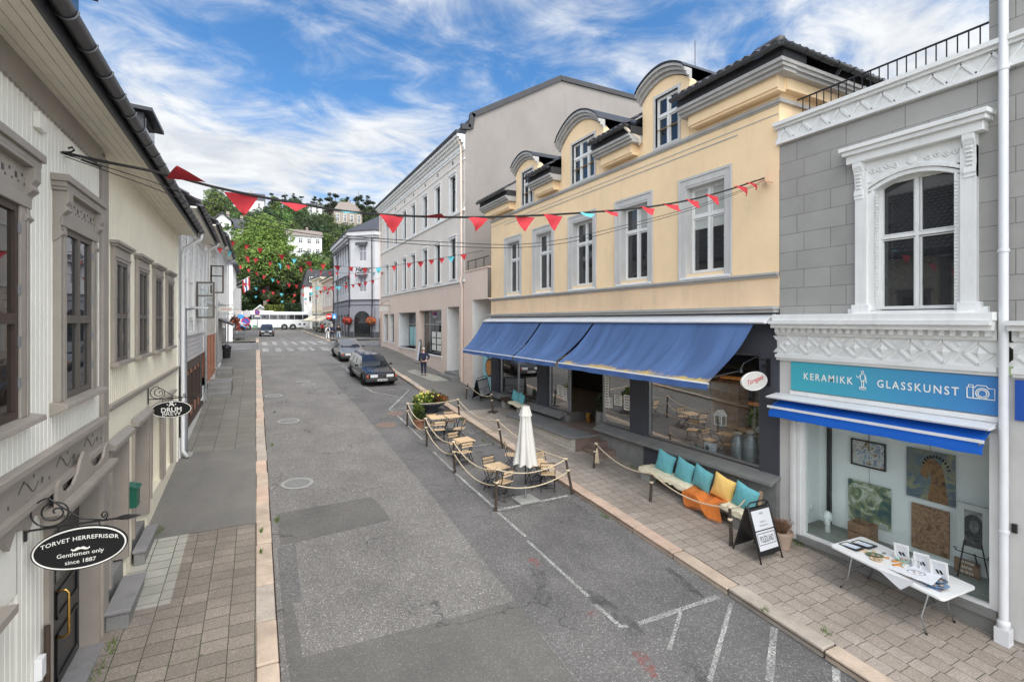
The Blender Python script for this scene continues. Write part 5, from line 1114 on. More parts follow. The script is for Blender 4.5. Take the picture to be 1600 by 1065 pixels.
# ================================================================== timber row farther up on the left
def simple_win(parent, P, u0, u1, v0, v1, mat='white_paint', trim=.1, cols=2, transom=.6, proud=.03, glass='dark_glass'):
 f = sash(parent, P, u0, u1, v0, v1, .012, cols, transom, .05, mat, glass, proud, .06)
 if trim:
  m = MB()
  for (x0, x1, y0, y1) in ((u0 - trim, u0, v0 - .04, v1), (u1, u1 + trim, v0 - .04, v1), (u0 - trim, u1 + trim, v1, v1 + trim * 1.2), (u0 - trim - .03, u1 + trim + .03, v0 - .1, v0 - .04)): m.fbox(P, x0, x1, y0, y1, 0, .04)
  m.build('casing', mat, f)
 return f
P = PL(-2.1)
def left_house(lab, y0, y1, ze, zmid, zs_top, up_mat, mid_mat, trim, wins, roof='roof_tile', panel=True):
 t = empty('timber_house', (-2.1, (y0 + y1) / 2, zs(y0)), 0, lab, 'house', 'timber houses up the left side', world=True)
 m = MB(); m.box(-11, -2.36, y0, y1 - .01, zs(y0) - .5, ze - .05); m.build('core_wall', 'taupe_dark', t)
 m = MB(); laps(m, P, y0 + .02, y1 - .02, zmid, ze, .15, .018); m.fbox(P, y0, y0 + .02, zmid, ze, -.26, 0); m.build('wall', up_mat, t, recalc=False)
 m = MB(); laps(m, P, y0 + .02, y1 - .02, zs_top, zmid, .16, .022); m.fbox(P, y0 + .02, y1 - .02, zs_top - .02, zs_top, -.26, .02); m.build('wall', mid_mat, t, recalc=False)
 m = MB(); m.fbox(P, y0, y1, zmid - .06, zmid + .06, 0, .06); m.fbox(P, y0, y1, ze - .35, ze, 0, .05); m.fbox(P, y0, y0 + .16, zs_top, ze, 0, .04); m.fbox(P, y1 - .16, y1, zs_top, ze, 0, .04); m.build('trim', trim, t)
 for (a, b_, c, d) in wins: simple_win(t, P, a, b_, c, d, trim)
 m = MB(); m.box(-2.1, -1.62, y0 - .05, y1 + .05, ze, ze + .05); m.build('soffit', 'soffit_wood', t)
 m = MB(); m.box(-1.62, -1.59, y0 - .05, y1 + .05, ze - .04, ze + .16); m.build('fascia', 'dark_metal', t)
 gutter(t, (-1.51, y0 - .05, ze + .13), (-1.51, y1 + .05, ze + .13), .075)
 tile_roof(t, (-1.57, y0 - .05, ze + .18), (-1.57, y1 + .05, ze + .18), 1, (-4.5, 0, 3.1), roof)
 m = MB(); downpipe(m, [(-1.51, y1 - .1, ze + .05), (-1.56, y1 - .1, ze - .08), (-1.98, y1 - .1, ze - .35), (-2.0, y1 - .1, zs(y1) + .1)], .05); m.build('downpipe', 'white_metal', t, smooth=True)
 return t
H2 = left_house('white and pale grey timber house with open casements, just past the cream house', 18.06, 26.2, 8.45, 4.55, 3.62, 'white_wood', 'grey_siding', 'white_paint', [(18.8 + 1.85 * k, 19.75 + 1.85 * k, 5.1, 7.2) for k in range(4)])
m = MB()
for k in range(5): u = 18.15 + 1.85 * k; m.fbox(P, u, u + .5, 4.62, 7.9, .02, .05); m.fbox(P, u + .08, u + .42, 4.9, 6.2, .05, .06); m.fbox(P, u + .08, u + .42, 6.4, 7.7, .05, .06)
m.build('wall_panel', 'white_wood', H2)
def casement(par, y, z0, z1, wd, ang, mat):
 m = MB(); d = Vector((cos(ang), sin(ang), 0)); o = Vector((-2.04, y, 0)); n = Vector((-sin(ang), cos(ang), 0))
 def bx(a0, a1, b0, b1): m.hexa([o + d * a0 + n * .02 + Vector((0, 0, b0)), o + d * a1 + n * .02 + Vector((0, 0, b0)), o + d * a1 - n * .02 + Vector((0, 0, b0)), o + d * a0 - n * .02 + Vector((0, 0, b0)), o + d * a0 + n * .02 + Vector((0, 0, b1)), o + d * a1 + n * .02 + Vector((0, 0, b1)), o + d * a1 - n * .02 + Vector((0, 0, b1)), o + d * a0 - n * .02 + Vector((0, 0, b1))])
 bx(0, .06, z0, z1); bx(wd - .06, wd, z0, z1); bx(.06, wd - .06, z0, z0 + .06); bx(.06, wd - .06, z1 - .06, z1); bx(.06, wd - .06, z0 + (z1 - z0) * .6, z0 + (z1 - z0) * .6 + .05)
 f = m.build('open_casement', mat, par); m = MB(); a = o + d * .06; b_ = o + d * (wd - .06); m.quad(a + Vector((0, 0, z0)), b_ + Vector((0, 0, z0)), b_ + Vector((0, 0, z1)), a + Vector((0, 0, z1))); m.build('pane', 'clear_glass', f, recalc=False)
casement(H2, 22.6, 5.1, 6.5, .62, radians(-10), 'taupe_dark'); casement(H2, 23.5, 5.1, 6.5, .62, radians(-25), 'white_paint')
# its glazed shop front
m = MB(); m.fbox(P, 18.1, 25.0, 1.45, 1.6, -.05, .1)
for k in range(6): u = 18.3 + 1.22 * k; m.fbox(P, u, u + .14, 1.6, 3.3, -.1, .04)
m.fbox(P, 18.1, 24.6, 3.3, 3.6, -.1, .03); m.build('shop_frame', 'brown_frame', H2)
m = MB()
for k in range(5): u = 18.48 + 1.22 * k; m.fbox(P, u, u + 1.0, 1.6, 1.9, -.06, .0); m.fbox(P, u, u + 1.0, 3.12, 3.3, -.06, .0)
m.build('frame_panel', 'frame_terra', H2)
m = MB(); m.fbox(P, 18.3, 24.5, 1.6, 3.3, -.12, -.06); m.build('shop_window', 'dark_glass', H2)
m = MB(); m.fbox(P, 24.5, 25.9, 1.6, 3.6, -.2, -.02); m.build('door', 'black_paint', H2)
m = MB(); m.fbox(P, 18.06, 25.0, .4, 1.45, -.2, .06); m.fbox(P, 25.0, 26.2, .8, 1.6, -.2, .02); m.build('plinth', 'white_paint', H2)
H3 = left_house('beige sided timber house with a reddish wooden shop door', 26.25, 33.6, 9.3, 5.9, 4.3, 'beige_siding', 'beige_siding', 'white_paint', [(27.0 + 2.2 * k, 28.0 + 2.2 * k, 6.4, 8.3) for k in range(3)])
m = MB(); m.fbox(P, 26.5, 32.6, 2.4, 4.3, -.12, .0); m.build('shop_window', 'dark_glass', H3)
m = MB()
for u in (26.3, 28.6, 29.0, 30.5, 32.4): m.fbox(P, u, u + .22, 2.0, 4.3, -.1, .05)
m.fbox(P, 26.3, 32.6, 2.1, 2.45, -.1, .04); m.build('shop_frame', 'frame_terra', H3)
m = MB(); m.fbox(P, 26.25, 33.6, 1.2, 2.1, -.2, .04); m.build('plinth', 'white_paint', H3)
casement(H3, 29.4, 6.4, 7.8, .6, radians(-15), 'brown_frame')
H4 = left_house('white timber house at the street corner, dark awning over its shop', 33.65, 46.0, 9.9, 5.2, 4.9, 'white_wood', 'white_wood', 'white_paint', [(34.4 + 1.9 * k, 35.4 + 1.9 * k, 6.2, 8.6) for k in range(6)], 'slate')
m = MB(); m.fbox(P, 34.0, 45.6, 2.2, 4.9, -.1, .0); m.build('shop_wall', 'surround_grey', H4)
m = MB(); m.fbox(P, 40.0, 45.0, 3.0, 4.6, -.05, .02); m.build('shop_window', 'dark_glass', H4)
m = MB(); m.prism([P(36, 5.15, 0), P(36, 4.75, .8), P(36, 4.68, .8), P(36, 5.0, 0)], (0, 4.0, 0)); m.build('shop_canopy', 'black_paint', H4)
m = MB(); m.box(-2.1, -2.05, 33.65, 46, 1.6, 2.2); m.build('plinth', 'white_paint', H4)
# across the side street
def far_left(lab, y0, y1, ze, wall, wins_z, x=-2.2):
 t = empty('timber_house', (x, (y0 + y1) / 2, zs(y0)), 0, lab, 'house', 'timber houses up the left side', world=True); Pf = PL(x)
 m = MB(); m.box(x - 9, x, y0, y1, zs(y0) - .4, ze); m.build('wall', wall, t)
 for z in wins_z:
  y = y0 + .7
  while y < y1 - 1.4: simple_win(t, Pf, y, y + .95, z, z + 1.7, 'white_paint', .1); y += 2.1
 m = MB(); m.prism([(x + .45, y0 - .2, ze), (x + .45, y0 - .2, ze + .15), (x - 4.5, y0 - .2, ze + 3.6), (x - 9.4, y0 - .2, ze + .15), (x - 9.4, y0 - .2, ze)], (0, y1 - y0 + .4, 0)); m.build('roof', 'slate', t)
 return t
F1 = far_left('white timber house with a bay above the pavement, first beyond the side street', 60.5, 72, 11.0, 'white_wood', (5.6, 8.2))
m = MB(); m.box(-2.2, -1.5, 63, 66, 5.2, 8.6); m.build('bay', 'grey_siding', F1); m = MB(); m.fbox(PL(-2.2), 61, 71, 3.0, 4.8, -.05, .03); m.build('shop_window', 'dark_glass', F1); m = MB(); m.prism([(-2.2, 61, 5.1), (-1.0, 61, 4.7), (-1.0, 61, 4.62), (-2.2, 61, 4.95)], (0, 9.5, 0)); m.build('shop_canopy', 'white_metal', F1)
F2 = far_left('white gabled timber house at the far end of the left row', 72.4, 90, 10.4, 'white_wood', (5.8, 8.0), -2.6)
# flag brackets on the far left row
for k, (y, z) in enumerate(((70.0, 9.6), (74.5, 9.4))):
 t = empty('wall_flag', (-2.2, y, z), 0, ('striped flag on a slanting pole, nearer one on the white row' if k == 0 else 'striped flag on a slanting pole, farther one on the white row'), 'flag', 'flags on the left houses', world=True)
 a, b_ = Vector((-2.15, y, z)), Vector((-.7, y, z + .9)); m = MB(); m.tube([a, b_], .025, 6); m.build('pole', 'white_paint', t)
 for j, c in enumerate(('flag_red', 'sign_white', 'sign_blue', 'sign_white', 'flag_red')):
  p0 = a.lerp(b_, .45 + .11 * j); p1 = a.lerp(b_, .45 + .11 * (j + 1)); m = MB(); m.grid([[p0 + Vector((0, .02 * sin(k_), -.28 * k_)), p1 + Vector((0, .02 * sin(k_ + 1), -.28 * k_))] for k_ in range(5)]); m.build('stripe', c, t, recalc=False)
# stone stairs of the left houses
def stair(lab, x0, x1, y0, y1, n, ht, run):
 t = empty('stone_stairs', ((x0 + x1) / 2, y0, zs(y0)), 0, lab, 'steps', 'stone stairs on the left pavement', world=True)
 for k in range(n):
  m = MB(); m.box(x0, x1 + .03 - 0.0 * k, y0 + run * k, y1, zs(y0) - .1 + (ht * k if k else 0), zs(y0) + ht * (k + 1)); m.build('step', 'grey_stone', t, bevel=.018)
 return t
stair('flight of three grey stone steps running along the house with the glazed shop front', -2.03, -1.08, 26.9, 29.2, 3, .22, .34)
stair('two small stone steps at the reddish shop door', -2.03, -1.25, 33.0, 34.6, 2, .2, .42)
# ================================================================== hotel with the chamfered corner and the row behind it
HB = empty('hotel_building', (11.5, 70, zs(68)), 0, 'pale grey corner hotel with arches and flower baskets across the junction', 'hotel', world=True)
def face(p0, p1):
 p0, p1 = Vector(p0), Vector(p1); d = (p1 - p0); L = d.length; d /= L; n = Vector((d.y, -d.x));
 if n.x > 0.3 or (abs(n.x) <= .3 and n.y > 0): n = -n
 return (lambda u, v, w=0.0: (p0.x + d.x * u + n.x * w, p0.y + d.y * u + n.y * w, v)), L
FA = face((10.8, 66.6), (10.8, 82)); FBc = face((10.8, 66.6), (13.4, 64.0)); FC = face((13.4, 64.0), (30, 64.0))
m = MB(); m.prism([(10.85, 66.65, 2), (13.45, 64.05, 2), (30, 64.05, 2), (30, 82, 2), (10.85, 82, 2)], (0, 0, 14.3)); m.build('core_wall', 'hotel_base', HB)
up, lo = MB(), MB()
wA = [(1.3 + 2.15 * k, 2.3 + 2.15 * k) for k in range(6)]
for (Pq, L), ww in ((FA, wA), (FBc, [(1.35, 2.35)]), (FC, [(1.2 + 2.3 * k, 2.2 + 2.3 * k) for k in range(6)])):
 up.wall(Pq, 0, L, 7.7, 16.0, [(a, b_, 8.7, 10.6) for a, b_ in ww] + [(a, b_, 12.6, 14.7) for a, b_ in ww], .18); lo.wall(Pq, 0, L, 6.7, 7.7, [])
up.build('wall', 'hotel_render', HB, recalc=False)
for (Pq, L), ww in ((FA, wA), (FBc, [(1.35, 2.35)]), (FC, [(1.2 + 2.3 * k, 2.2 + 2.3 * k) for k in range(6)])):
 for a, b_ in ww:
  for (c, d) in ((8.7, 10.6), (12.6, 14.7)):
   sash(HB, Pq, a, b_, c, d, -.12, 2, .6, .06, 'white_paint', 'dark_glass', .05, .07)
   m = MB(); m.prism([Pq(a - .25, d + .35, 0), Pq(a - .25, d + .2, .55), Pq(a - .25, d + (-.15 if d > 14 else 0.0), .58), Pq(a - .25, d + .25, .02)], Vector(Pq(b_ + .25, 0)) - Vector(Pq(a - .25, 0))); m.build('window_awning', 'slate', HB)
m = MB()
for Pq, L in (FA, FBc, FC): m.fbox(Pq, -.05, L + .05, 7.6, 7.72, -.02, .12); m.fbox(Pq, -.1, L + .1, 7.0, 7.06, -.02, .05)
m.build('string_course', 'slate', HB)
m = MB()
for Pq, L in (FA, FBc, FC): m.fbox(Pq, -.2, L + .2, 15.8, 16.3, -.02, .5); m.fbox(Pq, -.1, L + .1, 15.5, 15.8, -.02, .25)
m.build('cornice', 'hotel_render', HB)
m = MB(); o = [(10.2, 66.4), (13.2, 63.4), (31, 63.4), (31, 82.3), (10.2, 82.3)]; i_ = [(15, 69), (16, 68.2), (27, 68.2), (27, 78), (15, 78)]
vs = [(x, y, 16.3) for x, y in o] + [(x, y, 16.5) for x, y in o] + [(x, y, 19.3) for x, y in i_]; m.add(vs, [(k, (k + 1) % 5, 5 + (k + 1) % 5, 5 + k) for k in range(5)] + [(5 + k, 5 + (k + 1) % 5, 10 + (k + 1) % 5, 10 + k) for k in range(5)] + [(10, 11, 12, 13, 14)]); m.build('roof', 'slate', HB)
def arches(Pq, L, n):
 sp = L / n
 for k in range(n):
  c = sp * (k + .5); r = sp * .34; vs_ = 5.0
  lo.fbox(Pq, k * sp, c - r, 2.4, vs_, -.02, .12); lo.fbox(Pq, c + r, (k + 1) * sp, 2.4, vs_, -.02, .12)
  pts = [(c - r * cos(pi * j / 10), vs_ + r * sin(pi * j / 10)) for j in range(11)]
  lo.prism([Pq(k * sp, vs_, .12)] + [Pq(a, b_, .12) for a, b_ in pts[:6]] + [Pq(c, 6.7, .12), Pq(k * sp, 6.7, .12)], Vector(Pq(0, 0, -.1)) - Vector(Pq(0, 0, 0)))
  lo.prism([Pq((k + 1) * sp, vs_, .12), Pq((k + 1) * sp, 6.7, .12), Pq(c, 6.7, .12)] + [Pq(a, b_, .12) for a, b_ in pts[5:]], Vector(Pq(0, 0, -.1)) - Vector(Pq(0, 0, 0)))
  g = MB(); g.prism([Pq(a, b_, .02) for a, b_ in pts] + [Pq(c + r, 3.0, .02), Pq(c - r, 3.0, .02)], Vector(Pq(0, 0, -.02)) - Vector(Pq(0, 0, 0))); g.build('arch_glass', 'dark_glass', HB)
  g = MB(); g.fbox(Pq, k * sp + .01, c - r - .01, 2.4, 3.6, .12, .17); g.fbox(Pq, c + r + .01, (k + 1) * sp - .01, 2.4, 3.6, .12, .17); g.build('pier_base', 'slate', HB)
arches(*FA, 6); arches(*FBc, 1); arches(*FC, 6); lo.build('arcade_wall', 'hotel_base', HB, recalc=False)
m = MB()
for Pq, u in ((FA[0], .06), (FBc[0], 3.3), (FA[0], 14.9)): m.tube([Pq(u, 15.6, .2), Pq(u, 7.5, .12), Pq(u, 2.9, .2)], .06, 6)
m.build('downpipe', 'black_iron', HB)
m = MB(); m.text('Høyer', .85, lambda x, y: FBc[0](1.85 + x if FBc[0](1, 0)[0] > FBc[0](0, 0)[0] else 1.85 - x, 11.55 + y, .03), bold=.02, shear=.25); m.tube([FBc[0](.9, 11.15, .03), FBc[0](3.0, 11.18, .03)], .03, 5); m.build('wall_lettering', 'black_iron', HB, recalc=False)
def flower_basket(c, lab):
 t = empty('flower_basket', c, 0, lab, 'flower basket', 'red flower baskets on the hotel', world=False); random.seed(int(c[0] * 10))
 m = MB()
 for k in range(420):
  d = Vector((random.gauss(0, 1), random.gauss(0, 1), random.gauss(0, 1))).normalized() * (.62 * random.uniform(.7, 1.0)); d.z *= .8
  a = Vector((random.gauss(0, 1), random.gauss(0, 1), random.gauss(0, 1))).normalized() * .1; b_ = a.cross(d).normalized() * .08; m.quad(d - a - b_, d + a - b_, d + a + b_, d - a + b_); m.mi[-1] = 0 if random.random() < .62 else 1
 m.build('blossom', ['petal_red', 'leaf_dark'], t, recalc=False); m = MB(); m.blob((0, 0, -.05), .42, .42, .36, 10, 6); m.build('basket', 'soil', t); m = MB(); m.tube([(0, 0, .4), (.0, 0, .75)], .03, 5); m.build('hook', 'black_iron', t)
q_ = FBc[0](.05, 5.0, .75); flower_basket(q_, 'hanging basket of red flowers left of the corner arch'); q_ = FBc[0](3.55, 5.0, .75); flower_basket(q_, 'hanging basket of red flowers right of the corner arch'); flower_basket((15.6, 63.2, 5.0), 'hanging basket of red flowers half hidden behind the pink building')
def row_house(lab, p0, p1, ze, zmid, wall, base, nw, arched, zw, mans=False):
 (Pq, L) = face(p0, p1); cx = (Vector(p0) + Vector(p1)) / 2; t = empty('shop_house', (cx.x, cx.y, zs(cx.y)), 0, lab, 'house', 'shop houses past the hotel', world=True)
 m = MB(); m.fbox(Pq, 0, L, zmid, ze, -9, 0); m.build('wall', wall, t); m = MB(); m.fbox(Pq, 0, L, 2.4, zmid, -9, -.02); m.build('base_wall', base, t)
 sp = L / nw
 for k in range(nw):
  c = sp * (k + .5)
  for (a, b_) in zw:
   f = sash(t, Pq, c - .45, c + .45, a, b_, .01, 2, .65, .06, 'white_paint', 'dark_glass', .05, .07)
   if arched: g = MB(); n = 8; g.prism([Pq(c - .45 * cos(pi * j / n), b_ + .45 * sin(pi * j / n), .03) for j in range(n + 1)], Vector(Pq(0, 0, -.03)) - Vector(Pq(0, 0, 0))); g.build('arch_pane', 'dark_glass', f)
 m = MB(); m.fbox(Pq, -.05, L + .05, ze - .25, ze, 0, .4); m.fbox(Pq, 0, L, zmid - .1, zmid + .1, 0, .15); m.build('cornice', 'cream_render', t)
 m = MB(); m.prism([Pq(-.1, ze, .5), Pq(-.1, ze + .15, .5), Pq(-.1, ze + 2.6, -4.0), Pq(-.1, ze, -9)], Vector(Pq(L + .1, 0)) - Vector(Pq(-.1, 0))); m.build('roof', 'slate', t)
 m = MB(); m.fbox(Pq, .6, L - .6, 3.4, zmid - .5, 0, .04); m.build('shop_window', 'dark_glass', t)
 return t, Pq, L
R1, P1, L1 = row_house('rose house with a row of tall arched windows beside the hotel', (10.7, 82.05), (10.5, 94.6), 11.9, 6.6, 'rose_render', 'house_stone', 6, True, [(7.4, 10.0)])
R2, P2, L2 = row_house('cream house beyond the rose one, awnings over its shop', (10.5, 94.7), (9.7, 104.2), 12.9, 6.9, 'cream_render', 'cream_render', 4, False, [(8.2, 11.0)])
for (Pq, a, b_, cz, lab) in ((P1, .4, 6.0, 5.9, 'cream shop awning under the arched windows, nearer run'), (P1, 6.3, 12.2, 5.9, 'cream shop awning under the arched windows, farther run'), (P2, .5, 8.5, 6.0, 'grey cream awning on the cream house')):
 o = Vector(Pq((a + b_) / 2, cz, 0)); t = empty('sun_awning', o, 0, lab, 'awning', 'awnings past the hotel', world=True); m = MB(); m.prism([Pq(a, cz, .05), Pq(a, cz - .9, 2.0), Pq(a, cz - 1.1, 2.0), Pq(a, cz - .1, .05)], Vector(Pq(b_, 0)) - Vector(Pq(a, 0))); m.build('canvas', 'cream_render', t); m = MB(); m.tube([Pq(a, cz - 1.0, 2.02), Pq(b_, cz - 1.0, 2.02)], .03, 5); m.build('front_bar', 'steel', t)
MH = empty('mansard_house', (12, 114, 3.4), 0, 'white house with a steep dark mansard roof closing the street on the right', 'house', 'shop houses past the hotel', world=True)
m = MB(); m.box(8.9, 17, 112, 122, 3, 12.2); m.build('wall', 'house_white', MH); m = MB(); m.hexa([(8.6, 111.7, 12.2), (17.3, 111.7, 12.2), (17.3, 122, 12.2), (8.6, 122, 12.2), (9.6, 113, 15.8), (16.4, 113, 15.8), (16.4, 121, 15.8), (9.6, 121, 15.8)]); m.build('roof', 'felt_black', MH)
for x in (9.8, 12.2, 14.6): simple_win(MH, PF(111.95), x, x + 1.0, 9.0, 11.0, 'white_paint', .1); m = MB(); m.box(x, x + 1.1, 111.9, 113.2, 12.8, 14.4); d_ = m.build('dormer', 'felt_black', MH); simple_win(d_, PF(111.88), x + .1, x + 1.0, 13.0, 14.2, 'white_paint', 0)
simple_win(MH, PF(111.95), 10.5, 12, 5.5, 8.0)
t = empty('wall_flag', (9.4, 104, 8), 0, 'long striped flagpole leaning out from the cream house', 'flag', world=True); m = MB(); m.tube([(9.6, 104.0, 6.2), (8.2, 102.8, 8.9)], .05, 6); m.build('pole', 'white_paint', t); m = MB(); m.tube([(8.6, 103.14, 8.1), (8.35, 102.93, 8.6)], .07, 6); m.build('stripe', 'flag_red', t)
# ================================================================== houses on the hillside
def hill_house(lab, px0, px1, pyb, pyt, Y, wall, roofm, ridge=2.4, dep=8, rows=1, nwin=3, gable=False, hip=0.0, grp='houses on the hill'):
 a = at_y(px0, pyb, Y); b_ = at_y(px1, pyt, Y); x0, x1, z0, z1 = a.x, b_.x, a.z, b_.z
 t = empty('hill_house', ((x0 + x1) / 2, Y, z0), 0, lab, 'house', grp, world=True)
 m = MB(); m.box(x0, x1, Y, Y + dep, z0 - 4, z1); m.build('wall', wall, t); Pq = PF(Y); rh = (z1 - z0) / rows
 for r in range(rows):
  for k in range(nwin):
   c = x0 + (x1 - x0) * (k + .5) / nwin; simple_win(t, Pq, c - min(.6, (x1 - x0) / nwin * .3), c + min(.6, (x1 - x0) / nwin * .3), z0 + rh * (r + .3), z0 + rh * (r + .78), 'white_paint', .08)
 m = MB()
 if gable: m.prism([(x0 - .4, Y - .5, z1 - .2), (x0 - .4, Y - .5, z1), ((x0 + x1) / 2, Y - .5, z1 + ridge), (x1 + .4, Y - .5, z1), (x1 + .4, Y - .5, z1 - .2), ((x0 + x1) / 2, Y - .5, z1 + ridge - .35)], (0, dep + 1, 0));
 else:
  h_ = hip * (x1 - x0); vs = [(x0 - .4, Y - .5, z1), (x1 + .4, Y - .5, z1), (x1 + .4, Y + dep + .5, z1), (x0 - .4, Y + dep + .5, z1), (x0 - .4 + h_, Y + dep / 2, z1 + ridge), (x1 + .4 - h_, Y + dep / 2, z1 + ridge)]; m.add(vs, [(0, 1, 5, 4), (1, 2, 5), (2, 3, 4, 5), (3, 0, 4), (0, 1, 2, 3)])
 m.build('roof', roofm, t)
 if gable: m = MB(); m.prism([(x0, Y + .02, z1 - .2), (x1, Y + .02, z1 - .2), ((x0 + x1) / 2, Y + .02, z1 + ridge - .4)], (0, .2, 0)); m.build('gable_wall', wall, t)
 m = MB(); m.box((x0 + x1) / 2 + .6, (x0 + x1) / 2 + 1.3, Y + dep / 2 - .3, Y + dep / 2 + .4, z1 + ridge * .6, z1 + ridge + .9); m.build('chimney', 'house_stone', t)
 return t
hill_house('long white house with a brown roof halfway up the hill', 449, 503, 398, 371, 170, 'house_white', 'roof_brown', 2.6, 8, 2, 4)
hill_house('white house with a broad dark roof and big panes at the hilltop', 362, 413, 328, 314, 250, 'house_white', 'slate', 4.0, 9, 1, 3)
hill_house('small white house peeping through the trees at the top of the hill', 481, 510, 336, 322, 255, 'house_white', 'slate', 1.5, 8, 1, 3)
hill_house('stone coloured villa with a hipped dark roof near the hilltop', 522, 566, 352, 332, 230, 'house_stone', 'roof_brown', 5.0, 10, 1, 4, hip=.3)
hill_house('white gabled house with a balcony low on the left hillside', 334, 361, 362, 345, 140, 'house_white', 'slate', 2.0, 8, 1, 2, gable=True)
hill_house('white house with a plain grey roof right of the gabled one', 361, 380, 362, 357, 148, 'house_white', 'slate', 3.0, 7, 1, 2)
hill_house('low white shed with a slanting roof behind the coach', 393, 420, 500, 489, 118, 'house_white', 'house_white', 1.8, 5, 1, 1, gable=True, grp='low buildings behind the coach')
# ================================================================== trees
random.seed(11)
def leafcloud(lobes, n, size, mats=1, split=.5, flat=0.0, inner=.62):
 """many small leaf sprays spread through a set of ellipsoid lobes (c, rx, ry, rz)"""
 vs, fs, mi = [], [], []; wts = [l[1] * l[2] * l[3] for l in lobes]
 for k in range(n):
  l = random.choices(lobes, wts)[0]; d = Vector((random.gauss(0, 1), random.gauss(0, 1), random.gauss(0, 1))).normalized(); r = random.uniform(inner, 1.0) ** .6
  p = Vector(l[0]) + Vector((d.x * l[1], d.y * l[2], d.z * l[3])) * r
  nr = (d + Vector((random.gauss(0, .6), random.gauss(0, .6), random.gauss(.5, .6)))).normalized()
  if flat: nr = (nr * (1 - flat) + Vector((0, 0, 1)) * flat).normalized()
  a = nr.cross(Vector((random.gauss(0, 1), random.gauss(0, 1), random.gauss(0, 1)))).normalized(); b_ = nr.cross(a); s_ = size * random.uniform(.55, 1.35); o = len(vs)
  vs += [p - a * s_ * .6, p + b_ * s_ * .35 - nr * s_ * .1, p + a * s_ * .8, p - b_ * s_ * .35 - nr * s_ * .1]; fs.append((o, o + 1, o + 2, o + 3)); mi.append(0 if (mats == 1 or random.random() < split) else 1)
 return vs, fs, mi
def crown_obj(name, lobes, n, size, mat, parent, split=.5, flat=0.0, inner=.62):
 m = MB(); vs, fs, mi = leafcloud(lobes, n, size, len(mat) if isinstance(mat, list) else 1, split, flat, inner); m.v = vs; m.f = fs; m.mi = mi; return m.build(name, mat, parent, recalc=False)
def trunk_obj(h, r, parent, limbs, mat='bark'):
 m = MB(); m.tube([(0, 0, -1.2), (0, 0, h * .3), (r * .6, -r * .4, h * .6), (r * .2, r * .5, h)], [r * 1.25, r, r * .75, r * .25], 8)
 for l in limbs: z = h * random.uniform(.4, .8); c = Vector(l[0]); m.tube([(0, 0, z), (c.x * .5, c.y * .5, z + (c.z - z) * .6), tuple(c)], [r * .5, r * .3, r * .08], 6)
 return m.build('trunk', mat, parent, smooth=True)
# the big chestnut behind the coach
BT = empty('chestnut_tree', (2.0, 122, 4.2), 0, 'huge rounded yellow green chestnut tree rising behind the white coach', 'tree')
lobes = [((0, 0, 15), 5.6, 5.4, 6.5), ((0, 0, 20), 3.8, 3.8, 4.2), ((-3.4, -1, 11), 3.6, 3.6, 3.8), ((3.4, -1, 11.5), 3.8, 3.6, 3.6)]
for k in range(46):
 a = random.uniform(0, 2 * pi); z = random.uniform(5.5, 22.5); rr = 6.5 * sqrt(max(.05, 1 - ((z - 13.5) / 10.5) ** 2)); lobes.append(((rr * cos(a) * .9, rr * sin(a) * .9, z), random.uniform(1.0, 1.9), random.uniform(1.0, 1.9), random.uniform(.7, 1.2)))
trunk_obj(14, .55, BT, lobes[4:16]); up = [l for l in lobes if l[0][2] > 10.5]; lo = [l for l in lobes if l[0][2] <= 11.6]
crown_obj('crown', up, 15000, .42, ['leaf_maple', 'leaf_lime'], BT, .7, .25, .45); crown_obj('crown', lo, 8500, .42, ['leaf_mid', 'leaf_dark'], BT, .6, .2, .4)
# prototypes for the hillside
protos = []
for k, (mat, n) in enumerate(((['leaf_mid', 'leaf_lime'], 1900), (['leaf_mid', 'leaf_dark'], 1900), (['leaf_dark', 'leaf_mid'], 1700), (['leaf_lime', 'leaf_mid'], 1600), (['leaf_mid', 'leaf_maple'], 1800))):
 t = empty('broadleaf_tree', (0, 0, -300)); L_ = [((0, 0, 5), 2.4, 2.4, 2.6)]
 for j in range(16): a = random.uniform(0, 2 * pi); z = random.uniform(2.0, 8.2); rr = 3.0 * sqrt(max(.05, 1 - ((z - 4.8) / 4.2) ** 2)); L_.append(((rr * cos(a), rr * sin(a), z), random.uniform(.7, 1.5), random.uniform(.7, 1.5), random.uniform(.6, 1.1)))
 trunk_obj(5, .22, t, L_[1:6]); crown_obj('crown', L_, n, .42, mat, t, .6, .15, .4); protos.append(t)
pines = []
for k in range(4):
 t = empty('pine_tree', (0, 0, -300)); H = random.uniform(11, 14); L_ = []
 for j in range(15 + 2 * k):
  f = random.uniform(.42, 1.0); z = H * f; a = random.uniform(0, 2 * pi); rr = random.uniform(.3, 1) * (3.4 * (1.05 - f) + .6); L_.append(((rr * cos(a), rr * sin(a), z), random.uniform(.7, 1.5), random.uniform(.7, 1.5), random.uniform(.3, .65)))
 m = MB(); m.tube([(0, 0, -1.5), (.1, 0, H * .4), (-.1, .1, H * .75), (0, 0, H * 1.02)], [.26, .2, .13, .04], 7)
 for l in L_: c = Vector(l[0]); m.tube([(0, 0, c.z - .9), (c.x * .5, c.y * .5, c.z - .5), tuple(c)], [.07, .05, .02], 5)
 m.build('trunk', 'bark', t, smooth=True); crown_obj('crown', L_, 2400, .36, ['leaf_pine', 'leaf_dark'], t, .75, .3, .15); pines.append(t)
houses_px = [(449, 503, 362, 392, 170), (368, 413, 303, 324, 250), (481, 508, 316, 332, 255), (524, 564, 322, 350, 230), (334, 360, 336, 358, 140), (361, 378, 350, 360, 148), (393, 420, 480, 499, 118)]
